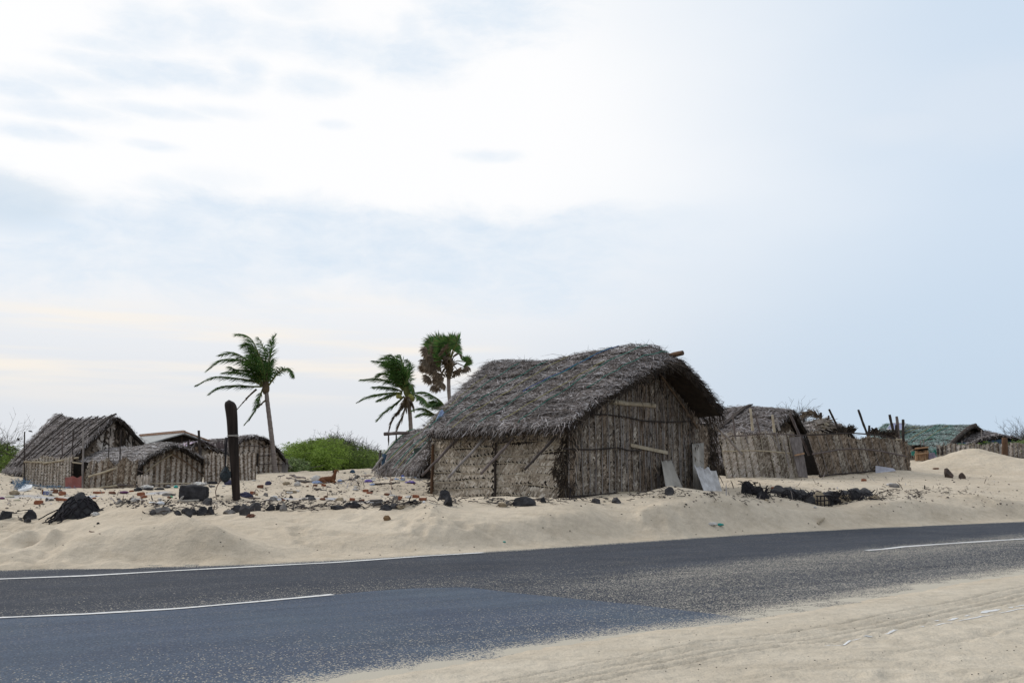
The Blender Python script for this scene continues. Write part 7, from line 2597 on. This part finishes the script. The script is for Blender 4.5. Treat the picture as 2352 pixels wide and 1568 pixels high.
# litter with colour
def tub():
    p = ground_at('a1', 868, 370); sc = px_m(p, 'a1', 1)
    root = thing('plastic_tub', p, 'white plastic tub with blue lettering beside a curved tile shard', 'tub')
    mb = MB(); n = 28; R0, R1, h = 66 * sc, 84 * sc, 84 * sc; c = p + V((0, R1 * .8, -.01))
    for k in range(n):
        a0, a1 = 2 * math.pi * k / n, 2 * math.pi * (k + 1) / n
        f = lambda a, r, z: c + V((math.cos(a) * r, math.sin(a) * r * .8, z))
        mb.quad(f(a0, R0, 0), f(a1, R0, 0), f(a1, R1, h), f(a0, R1, h)); mb.quad(f(a0, R1, h), f(a1, R1, h), f(a1, R1 * 1.1, h), f(a0, R1 * 1.1, h))
        mb.quad(f(a0, R1 * 1.1, h), f(a1, R1 * 1.1, h), f(a1, R1 * 1.1, h * .86), f(a0, R1 * 1.1, h * .86)); mb.quad(f(a1, R0 * .95, .01), f(a0, R0 * .95, .01), f(a0, R1 * .95, h), f(a1, R1 * .95, h))
    mb.build('bucket', M['white'], root)
    mb = MB()
    for cx_, arc in ((-30, (math.radians(50), math.radians(310))), (22, (0, 2 * math.pi))):
        pts = [c + V((cx_ * sc + math.cos(a) * 19 * sc, -R1 * .80 - .012, h * .50 + math.sin(a) * 24 * sc)) for a in np.linspace(*arc, 15)]
        mb.tube(pts, 6 * sc, 5)
    mb.build('lettering', M['plastic_blue'], root)
    mb = MB(); mb.tube([p + V((-.085 * 1, .0, .0)), p + V((-.10, .01, .10)), p + V((-.11, .02, .13))], .02, 6)
    mb.build('label_tab', M['brick_brown'], root)


tub()


def foam():
    c = [qat('a1', x, y, ground_at('a1', 470, 300).y + dy) for x, y, dy in ((350, 290, 0), (600, 220, 0), (610, 175, .35), (470, 165, .45), (340, 240, .3))]
    mb = MB(); n = len(c); k = V((0, 0, -.06))
    mb.add(c + [p + k for p in c], [tuple(range(n))] + [(i, n + i, n + (i + 1) % n, (i + 1) % n) for i in range(n)])
    o = tag(mb.build('foam_slab', M['foam'], loc=c[0]), 'white foam slab with bitten edges near the leftmost hut', 'foam slab')
    r = random.Random(3); mb = MB()
    for s in range(160):
        p = qat('a1', r.gauss(390, 60), r.gauss(200, 45), c[0].y + r.uniform(.1, .6)); a = r.uniform(0, 6.28)
        pts = [p]
        for j in range(3):
            a += r.gauss(0, .8); p = p + V((math.cos(a), r.gauss(0, .5), math.sin(a))) * .06; pts.append(p)
        mb.tube(pts, .004, 3)
    tag(mb.build('fishing_net', M['net_blue'], loc=c[0]), 'tangle of fine blue fishing net around the white foam slab', 'fishing net', 'blue fishing nets')
    for i, (cx_, cy_, n, rx, ry, lab) in enumerate(((1120, 215, 150, 190, 28, 'blue net scraps strewn before the red sheet'), (720, 200, 60, 90, 20, 'dark blue net scraps between foam slab and leftmost fence'))):
        mb = MB()
        for s in range(n):
            p = ground_at('a1', r.gauss(cx_, rx), r.gauss(cy_ + (.1 * (r.random() - .3)) * 0, ry)) + V((0, 0, r.uniform(0, .08))); a = r.uniform(0, 6.28); pts = [p]
            for j in range(3):
                a += r.gauss(0, .8); p = p + V((math.cos(a), r.gauss(0, .5), .3 * math.sin(a))) * .07; pts.append(p)
            mb.tube(pts, .005, 3)
        tag(mb.build('fishing_net', M['net_blue'], loc=pts[0]), lab, 'fishing net', 'blue fishing nets')


foam()
blob_thing('plastic_bag', 'a2', 1225, 1535, 128, 208, 'cloth_white', 'crumpled white plastic bag behind the black boulder', 'plastic bag', 3, .5, .55, freq=2.4)
blob_thing('ball', 'a2', 903, 988, 190, 240, 'plastic_teal', 'half buried teal plastic ball behind the black boulder', 'ball', 4, 1, .04)
blob_thing('plastic_scrap', 'a2', 838, 892, 384, 424, 'plastic_green', 'light green plastic scrap left of the black boulder', 'litter', 5, .8, .2)
blob_thing('plastic_scrap', 'a2', 600, 735, 496, 556, 'white', 'long white bone shaped plastic on the grit strip', 'litter', 6, .5, .3)
stick_thing('plastic_strip', 'a2', 460, 525, 640, 535, .018, 'white', 'white strip joined to the bone shaped plastic', 'litter', None)
blob_thing('plastic_bag', 'a2', 115, 265, 448, 505, 'cloth_white', 'small white plastic bag left of the grit strip', 'plastic bag', 7, .6, .6, freq=2.4)
blob_thing('plastic_bag', 'a2', 275, 500, 185, 262, 'cloth_white', 'white plastic torn among black rags before the low hut', 'plastic bag', 17, .5, .6, freq=2.6)
blob_thing('black_rag', 'a2', 165, 300, 225, 300, 'rubber', 'black rubber rag lump, leftmost before the low hut', 'rag', 8, .6, .4)
blob_thing('black_rag', 'a2', 300, 500, 235, 278, 'rubber', 'flat black rag among white plastic before the low hut', 'rag', 9, .5, .4)
blob_thing('black_rag', 'a2', 555, 730, 235, 276, 'rubber', 'black rag with a tail, second clump before the low hut', 'rag', 10, .5, .4)
blob_thing('black_rag', 'a2', 720, 850, 205, 246, 'rubber', 'black rag topped by white plastic, left of the teal ball', 'rag', 11, .5, .4)
blob_thing('plastic_bag', 'a2', 775, 840, 183, 214, 'cloth_white', 'white plastic on the black rag near the teal ball', 'plastic bag', 18, .6, .5)
blob_thing('plum_rag', 'a1', -30, 75, 408, 452, 'plum', 'plum coloured rag at the left picture edge', 'rag', 12, .6, .2)
blob_thing('plum_rag', 'a1', 2230, 2400, 300, 345, 'plum', 'dark plum rag at the foot of the brown patched fence', 'rag', 13, .6, .2)
blob_thing('black_bowl', 'a1', 1430, 1580, 318, 378, 'rubber', 'black rubber ring shaped bowl before the red sheet', 'bowl', 14, .7, .15)
blob_thing('cream_block', 'a1', 95, 252, 373, 420, 'cream', 'pale cream foam block at far left', 'foam slab', 15, .5, .25)
blob_thing('cream_block', 'a1', 262, 372, 443, 478, 'cream', 'thin cream foam strip right of the cream block', 'foam slab', 16, .5, .25)
blob_thing('sack', 'a1', 160, 345, 285, 372, 'stone_tan', 'sandy half buried sack below the foam slab', 'sack', 19, .5, .3)
blob_thing('plastic_bag', 'a1', 1700, 1850, 700, 772, 'cloth_white', 'white rag between netted boulder and sand mound', 'plastic bag', 20, .6, .5, freq=2.4)
blob_thing('dark_cloth', 'a3', 270, 490, 560, 655, 'cloth_navy', 'dark navy cloth slumped at the right foot of the black post', 'cloth', 21, .6, .5)
blob_thing('dark_cloth', 'a2', 1860, 2010, 85, 182, 'cloth_navy', 'navy cloth heap left of the black post', 'cloth', 22, .6, .35)
blob_thing('dark_cloth', 'a2', 1530, 1740, 118, 168, 'rubber', 'black rag strip between white bag and navy heap', 'cloth', 23, .4, .35)
blob_thing('dark_cloth', 'a3', 750, 865, 340, 422, 'cloth_navy', 'navy peaked scrap up the sand right of the post', 'cloth', 24, .5, .35)
blob_thing('sack', 'a3', 1625, 1785, 232, 352, 'cloth_white', 'greyish white sack behind the rump of the goat', 'sack', 25, .5, .25)
blob_thing('blue_cloth', 'a3', 1640, 1805, 340, 392, 'cloth_blue', 'light blue cloth at the rump of the goat', 'cloth', 26, .5, .3)
blob_thing('plastic_bag', 'a3', 1305, 1410, 355, 440, 'cloth_white', 'white and blue plastic litter left of the goat', 'plastic bag', 27, .5, .6, freq=2.6)
blob_thing('plastic_bag', 'a3', 1080, 1210, 352, 418, 'stone_tan', 'sandy beige bag above the tan brick lump', 'plastic bag', 28, .5, .4)
stick_thing('driftwood', 'a3', 1325, 345, 1665, 368, .05, 'stick_dark', 'thick violet black log lying left of the goat', 'driftwood')
stick_thing('driftwood', 'a3', 1230, 245, 1510, 300, .05, 'stick', 'weathered palm stalk above the violet black log', 'driftwood')
stick_thing('driftwood', 'a3', 1160, 290, 1330, 318, .04, 'stick', 'short stalk with frayed end above the violet black log', 'driftwood')
stick_thing('driftwood', 'a3', 1000, 268, 1120, 240, .035, 'stick', 'curved brown stalk right of the tall palm foot', 'driftwood')
stick_thing('driftwood', 'a3', 1685, 495, 1905, 530, .028, 'stick_dark', 'dark splintered stick below the goat', 'stick')
stick_thing('driftwood', 'a3', 1920, 462, 2140, 485, .02, 'stick', 'forked brown twig right below the goat', 'stick')
stick_thing('driftwood', 'a3', 450, 672, 660, 678, .025, 'stick', 'grey stick lying right of the black post foot', 'stick')
stick_thing('driftwood', 'a4', 250, 352, 560, 330, .028, 'stick_grey', 'long bare branch right of the goat', 'stick')
stick_thing('driftwood', 'a4', 470, 325, 640, 258, .05, 'stick_dark', 'dark bent palm stalk up the slope right of the goat', 'stick')
stick_thing('driftwood', 'a4', 870, 412, 1210, 398, .035, 'stick_dark', 'dark pile of sticks below the roped hut', 'stick')
stick_thing('driftwood', 'a4', 1225, 408, 1400, 385, .04, 'stick_dark', 'dark ribbed frond stub right of the dark stick pile', 'stick')
stick_thing('driftwood', 'a4', 690, 250, 960, 262, .03, 'twig_red', 'red brown stick at the foot of the roped hut', 'stick')
stick_thing('upright_twig', 'a4', 1258, 505, 1225, 415, .010, 'twig_red', 'thin twig stuck upright in bare sand before the roped hut', 'stick', None, 0, .30)
blob_thing('plastic_scrap', 'a4', 1680, 1795, 233, 268, 'plastic_green', 'mint green plastic bottle before the dark hut opening', 'litter', 30, .5, .2)
blob_thing('plastic_scrap', 'a4', 1430, 1490, 228, 280, 'plastic_blue', 'deep blue plastic scrap under the roped hut eave', 'litter', 31, .6, .3)
blob_thing('plastic_scrap', 'a4', 1440, 1510, 258, 306, 'white', 'white cup next to the deep blue scrap', 'litter', 32, .6, .2)
blob_thing('plastic_scrap', 'a4', 1525, 1690, 345, 392, 'plastic_purple', 'violet crumpled plastic near the largest hut', 'litter', 33, .4, .5)
blob_thing('plastic_scrap', 'a4', 1382, 1490, 330, 358, 'cream', 'cream foam strip below the roped hut', 'litter', 34, .4, .25)
blob_thing('plastic_scrap', 'a4', 740, 880, 318, 366, 'plastic_purple', 'navy violet plastic scrap on the slope right of the goat', 'litter', 35, .4, .5)
blob_thing('plastic_scrap', 'a4', 470, 560, 130, 192, 'net_dark_blue', 'teal grey cloth high on the littered slope', 'litter', 36, .5, .4)
blob_thing('plastic_scrap', 'a4', 515, 620, 480, 522, 'cloth_white', 'white plastic left of the bright orange brick pair', 'litter', 37, .5, .5)
blob_thing('plastic_scrap', 'a4', 1835, 1885, 720, 760, 'foam', 'small white foam bit above the second sand mound', 'litter', 38, .6, .2)
blob_thing('coconut_husk', 'a4', 1100, 1220, 990, 1088, 'husk', 'brown coconut husk lying on the second sand mound', 'husk', 39, .8, .35, smooth=False)
blob_thing('plastic_disc', 'g7', 2003, 2050, 838, 860, 'plastic_teal', 'tiny teal plastic lid beside the road', 'litter', 40, .8, .1)
blob_thing('plastic_bag', 'g5', 918, 1060, 366, 414, 'cloth_white', 'white plastic bag by the road below the leaning sheets', 'plastic bag', 41, .5, .3)
blob_thing('plastic_scrap', 'g5', 1030, 1155, 372, 408, 'plastic_teal', 'teal plastic piece attached to the roadside bag', 'litter', 42, .5, .3)
blob_thing('plastic_scrap', 'g6', 1003, 1048, 678, 712, 'cloth_white', 'pinkish white lump below the netted stone wall', 'litter', 43, .8, .15)
blob_thing('plastic_bottle', 'g6', 2150, 2300, 315, 362, 'cloth_white', 'crushed pale bottle right of the netted stone wall', 'bottle', 44, .5, .2)
stone('g6', 2185, 2350, 330, 392, 'rounded grey log end beside the crushed pale bottle', 'stone_grey', None, rough=.05)
stick_thing('yellow_root', 'g6', 1060, 960, 1165, 905, .03, 'bamboo', 'yellowish forked root by the right roadside', 'stick', None, .0, .06)
for i, (pts, lab) in enumerate(((((390, 1030), (450, 1020), (545, 962)), 'red brown dry leaf on the bank below the black post'), (((450, 1035), (530, 1025), (580, 988)), 'second red brown dry leaf beside the first on the bank'))):
    mb = MB(); g = [ground_at('a3', *pts[0]), ground_at('a3', *pts[1]) + V((0, 0, .03)), ground_at('a3', pts[1][0], pts[1][1]) + (qat('a3', *pts[2], ground_at('a3', *pts[1]).y) - qat('a3', *pts[1], ground_at('a3', *pts[1]).y))]
    mb.tube(g, [.012, .03, .004], 5); tag(mb.build('dry_leaf', M['red_leaf'], loc=g[0]), lab, 'leaf', 'dry leaves on the bank')
stick_thing('curved_twig', 'a1', 1680, 1062, 1885, 1110, .008, 'twig_red', 'thin curved red twig on the sand mound face', 'stick', None)
blob_thing('pebble', 'a1', 1810, 1865, 885, 922, 'stone_black', 'lone black pebble on the sand mound face', 'pebble', 50, .8, .15)


# rope tangles over the crest stones
SCRAPS = []
for i, (c, x0, x1, y0, y1, n, lab) in enumerate((
        ('a1', -60, 200, 680, 740, 9, 'black rope ends on the stone at the left picture edge'), ('a1', 270, 600, 690, 860, 16, 'black rope scraps around the rounded stone at left'),
        ('a2', 480, 1340, 620, 760, 34, 'black rope tangle over the stones right of the sand mound'), ('a2', 1330, 1700, 600, 760, 12, 'black rope round the touching pair of stones'),
        ('a3', 60, 760, 750, 930, 34, 'brown black rope lying over the stones below the black post'), ('a3', 760, 1290, 770, 900, 26, 'black rope strips right of the oval stone'),
        ('a3', 1270, 1780, 760, 930, 30, 'dark rope and mat strips on the crest left of the goat'), ('a4', -80, 660, 730, 880, 34, 'black rope hanging over the torn stones below the goat'),
        ('a4', 650, 1560, 740, 880, 60, 'wide tangle of dark rope at the foot of the second mound'), ('a4', 1530, 1820, 750, 805, 16, 'thin dark rope strips above the second mound'),
        ('g7', 950, 1460, 120, 285, 30, 'black rope loops before the left post of the largest hut'), ('g7', 1640, 2210, 180, 320, 30, 'black rope looped over the tan stone before the plaited wall'),
        ('s4', 1650, 2330, 1165, 1240, 22, 'black rope strands before the torn wall corner'), ('c3', 1080, 1560, 1300, 1340, 22, 'dark rope scraps in the sand below the gable'),
        ('c3', 1540, 2000, 1235, 1300, 34, 'dark weed and rope on the sand crest below the leaning sheets'), ('c3', 2080, 2220, 1265, 1295, 9, 'small dark weed tuft right of the leaning sheets'),
        ('g6', 2040, 2350, 370, 590, 26, 'dark scraps strewn right of the netted stone wall'), ('s8', 440, 670, 1270, 1390, 30, 'dark clotted weed patch on the sand, right of netted stones'),
        ('s8', 680, 1320, 1230, 1320, 26, 'row of small dark weed scraps below the pyramid stones'), ('k4', 340, 620, 830, 900, 14, 'black rope scraps left of the netted stone wall'))):
    if c in ('g6', 's8', 'k4') or (c == 'c3' and x0 > 1500) or (c, x0) in (('a2', 1330), ('a4', -80), ('a3', 1270)):
        SCRAPS.append((c, x0, x1, y0, y1, n)); continue
    mb = strands(c, x0, x1, y0, y1, int(n * .6), 500 + i, .0075, .24, .05)
    mbl = MB()
    R_ = random.Random(900 + i)
    for k in range(n // 2):
        p = ground_at(c, R_.uniform(x0, x1), R_.uniform(y0, y1)) + V((0, 0, .015)); d = V((R_.gauss(0, 1), R_.gauss(0, .5), R_.gauss(.1, .25))).normalized()
        mb.blade(p, d, d.cross(UP).normalized(), R_.uniform(.1, .3), R_.uniform(.02, .06), UP, .1)
    o = mb.build('rope_tangle', M['net'] if i % 2 else M['seaweed'], loc=ground_at(c, (x0 + x1) / 2, (y0 + y1) / 2))
    tag(o, lab, 'rope', 'old black rope along the bank')


def rope_scraps():
    mb = MB()
    for i, (c, x0, x1, y0, y1, n) in enumerate(SCRAPS):
        m2 = strands(c, x0, x1, y0, y1, n, 700 + i, .007, .16, .035)
        mb.add(m2.v, m2.f)
        R_ = random.Random(40 + i)
        for k in range(n):
            p = ground_at(c, R_.uniform(x0, x1), R_.uniform(y0, y1)) + V((0, 0, .01)); d = V((R_.gauss(0, 1), R_.gauss(0, .5), R_.gauss(.1, .3))).normalized()
            mb.blade(p, d, d.cross(UP).normalized(), R_.uniform(.05, .18), R_.uniform(.02, .05), UP, .1)
    o = mb.build('rope_scraps', M['seaweed']); o['kind'] = 'stuff'; o['category'] = 'scraps'; o['label'] = 'dark scraps of rope and dry weed strewn along the sand bank'


rope_scraps()


def netted_heap():
    """right-hand remains of the stone wall held in rope netting"""
    for nm, lab, stones, mesh_area, grid in (
            ('netted_stones', 'short heap of black stones bound in rope, right of leaning sheets', [('g6', -90, 90, 300, 470, 'stone_black'), ('g6', 40, 200, 370, 510, 'stone_black'), ('g6', 150, 310, 450, 560, 'stone_black'), ('g6', 215, 290, 560, 612, 'stone_tan')], ('g6', -80, 330, 300, 600, 80), None),
            ('netted_stones', 'long low wall of black and yellowish stones held in rope netting', [('g6', 380, 560, 520, 640, 'stone_black'), ('g6', 550, 720, 500, 690, 'stone_black'), ('g6', 690, 850, 500, 690, 'stone_dark'), ('g6', 830, 1030, 505, 700, 'stone_dark'), ('g6', 1030, 1250, 500, 708, 'stone_tan'), ('g6', 1240, 1330, 590, 705, 'stone_black'), ('g6', 1310, 1450, 600, 712, 'stone_tan'),
              ('g6', 1430, 1600, 520, 705, 'stone_tan'), ('g6', 1590, 1830, 480, 715, 'stone_black'), ('g6', 1880, 2030, 505, 595, 'stone_tan'), ('g6', 1310, 1450, 405, 470, 'stone_black')], ('g6', 370, 2040, 480, 700, 190), (1030, 1260, 510, 708))):
        c0 = stones[0][0]; p0 = ground_at(c0, (stones[0][1] + stones[-2][2]) / 2, stones[1][4])
        root = thing(nm, p0, lab, 'netted stones', 'netted stone heaps')
        c, x0, x1, y0, y1, n = mesh_area
        Df = max(ground_at(c, (x0 + x1) / 2, y1 - 30).y, 25.6 if grid else 24.2)
        # low dark core the stones are bedded in
        if grid:
            mb = MB()
            for j, xx in enumerate(range(430, 1840, 175)):
                p = qat(c, xx, y1, Df + .42); p.z = gz(p.x, p.y) - .08
                rock_mesh(mb, p, .40, .36, .24, 300 + j, 6, .18, 2)
            mb.build('rubble', M['stone_dark'], root)
        for i, (c, X0, X1, Y0, Y1, mt) in enumerate(stones):
            f = 0 if grid else .9 * (1 - (Y1 - 470) / 140)
            p = qat(c, (X0 + X1) / 2, Y1, Df + f); w = px_m(p, c, X1 - X0) * 1.15; h = px_m(p, c, Y1 - Y0); p = p + V((0, w * .35, 0)); p.z = min(gz(p.x, p.y), p.z) - .03
            x0_, y1_ = X0, Y1
            mb = MB(); rock_mesh(mb, p, w, w * .8, h * 1.15, 60 + i, 9, .10, 3, 0, 0, .2); mb.build('stone', M[mt], root)
        r = random.Random(len(stones)); mb = MB()
        for k in range(n):
            x = r.uniform(x0, x1); top = y0 + (y1 - y0) * (.0 if grid else (x - x0) / (x1 - x0) * .6)
            if grid and grid[0] - 10 < x < grid[1]:
                continue
            yy = r.choice((r.uniform(top, y1), top + abs(r.gauss(0, 30))))
            p = qat(c, x, yy, Df + (-.02 if grid else .9 * (1 - (yy - 300) / 300)) + r.uniform(-.10, .12)); a = r.uniform(0, 6.28); pts = [p]
            for j in range(4):
                a += r.gauss(0, .6); p = p + V((math.cos(a), r.gauss(0, .3), math.sin(a) * .8)) * .055
                p.z = min(max(p.z, gz(p.x, p.y) + .01), gz(p.x, p.y) + .34); pts.append(p)
            mb.tube(pts, .010 * r.uniform(.7, 1.2), 5)
        if grid:
            gx0, gx1, gy0, gy1 = grid
            for x in (1050, 1105, 1163, 1230):
                mb.tube([qat(c, x + 8 * t, gy0 + (gy1 - gy0) * t, Df - .08) for t in (0, .3, .6, 1)], .016, 5)
            for y in (520, 592, 700):
                mb.tube([qat(c, gx0 + (gx1 - gx0) * t, y + 6 * math.sin(t * 5), Df - .09) for t in (0, .25, .5, .75, 1)], .016, 5)
        mb.build('netting', M['net'], root)


netted_heap()


# uncountable bits: grit, shells, twigs and scraps over the flat
def litter():
    r = random.Random(77); mb = MB()
    ic = ico(0)
    n = 0
    while n < 1500:
        if r.random() < .5:
            x, y = r.uniform(0, 2352), r.uniform(1092, 1165)
        elif r.random() < .5:
            x, y = r.uniform(0, 1000), r.uniform(1100, 1168)
        else:
            x, y = r.uniform(250, 700), r.gauss(1156, 6)
        if y > 1168 or y < 1085:
            continue
        p = hit(x, y); n += 1
        s = abs(r.gauss(0, 1)) * .010 + .008
        q_ = [p + V((v.x * s * r.uniform(.7, 1.6), v.y * s, v.z * s * .7 + s * .3)) for v in ic[0]]
        mb.add(q_, ic[1])
    o = mb.build('pebbles', M['pebble']); o['kind'] = 'stuff'; o['label'] = 'grit and small pebbles scattered over the sand flat'; o['category'] = 'pebbles'
    mb = MB(); n = 0
    while n < 1250:
        k = r.random()
        if k < .45:
            x, y = r.uniform(0, 1010), r.uniform(1095, 1160)
        elif k < .80:
            x, y = r.gauss(830, 60), r.gauss(1103, 13)
        else:
            x, y = r.uniform(1650, 2300), r.uniform(1095, 1150)
        p = hit(x, y) + V((0, 0, .012)); n += 1
        d = V((r.gauss(0, 1), r.gauss(0, .6), r.gauss(.05, .25))).normalized()
        mb.blade(p, d, d.cross(UP).normalized(), r.uniform(.05, .34), r.uniform(.01, .035), UP, r.gauss(.1, .2))
    o = mb.build('litter', M['thatch_far']); o['kind'] = 'stuff'; o['label'] = 'dry leaf scraps and twigs littering the sand flat'; o['category'] = 'litter'
    mb = MB()
    for n in range(90):
        x, y = r.choice(((r.uniform(0, 1010), r.uniform(1098, 1150)), (r.gauss(880, 60), r.gauss(1100, 9))))
        p = hit(x, y) + V((0, 0, .02)); s = r.uniform(.02, .06); ic1 = ico(1)
        mb.add([p + V((v.x * s * 1.5, v.y * s, v.z * s * .6)) * 1 + v * (s * .5 * mnoise.noise(v * 3 + V((n, 0, 0)))) for v in ic1[0]], ic1[1], r.choice((0, 0, 3, 3, 3, 2, 1)))
    o = mb.build('debris', [M['cloth_white'], M['cloth_blue'], M['brick_brown'], M['stone_grey']]); o['kind'] = 'stuff'; o['label'] = 'tiny pale plastic scraps scattered between the huts'; o['category'] = 'litter'
    # sparse grit on the bank and the near verge
    mb = MB()
    for n in range(150):
        x, y = r.choice(((r.uniform(0, 2352), r.uniform(1170, 1300)), (r.uniform(1300, 2352), r.uniform(1400, 1565))))
        p = hit(x, y)
        if p.z < .01:
            continue
        s = (.005 + .007 * r.random()) * (p.y / 16)
        mb.add([p + V((v.x * s * 1.3, v.y * s, v.z * s * .7 + s * .3)) for v in ic[0]], ic[1])
    o = mb.build('pebbles', M['stone_black']); o['kind'] = 'stuff'; o['label'] = 'few black specks of grit on the sand bank and verge'; o['category'] = 'pebbles'


litter()
S.render.film_transparent = False
S.cycles.max_bounces = 6; S.cycles.diffuse_bounces = 3; S.cycles.glossy_bounces = 2; S.cycles.transmission_bounces = 2
S.cycles.use_denoising = True
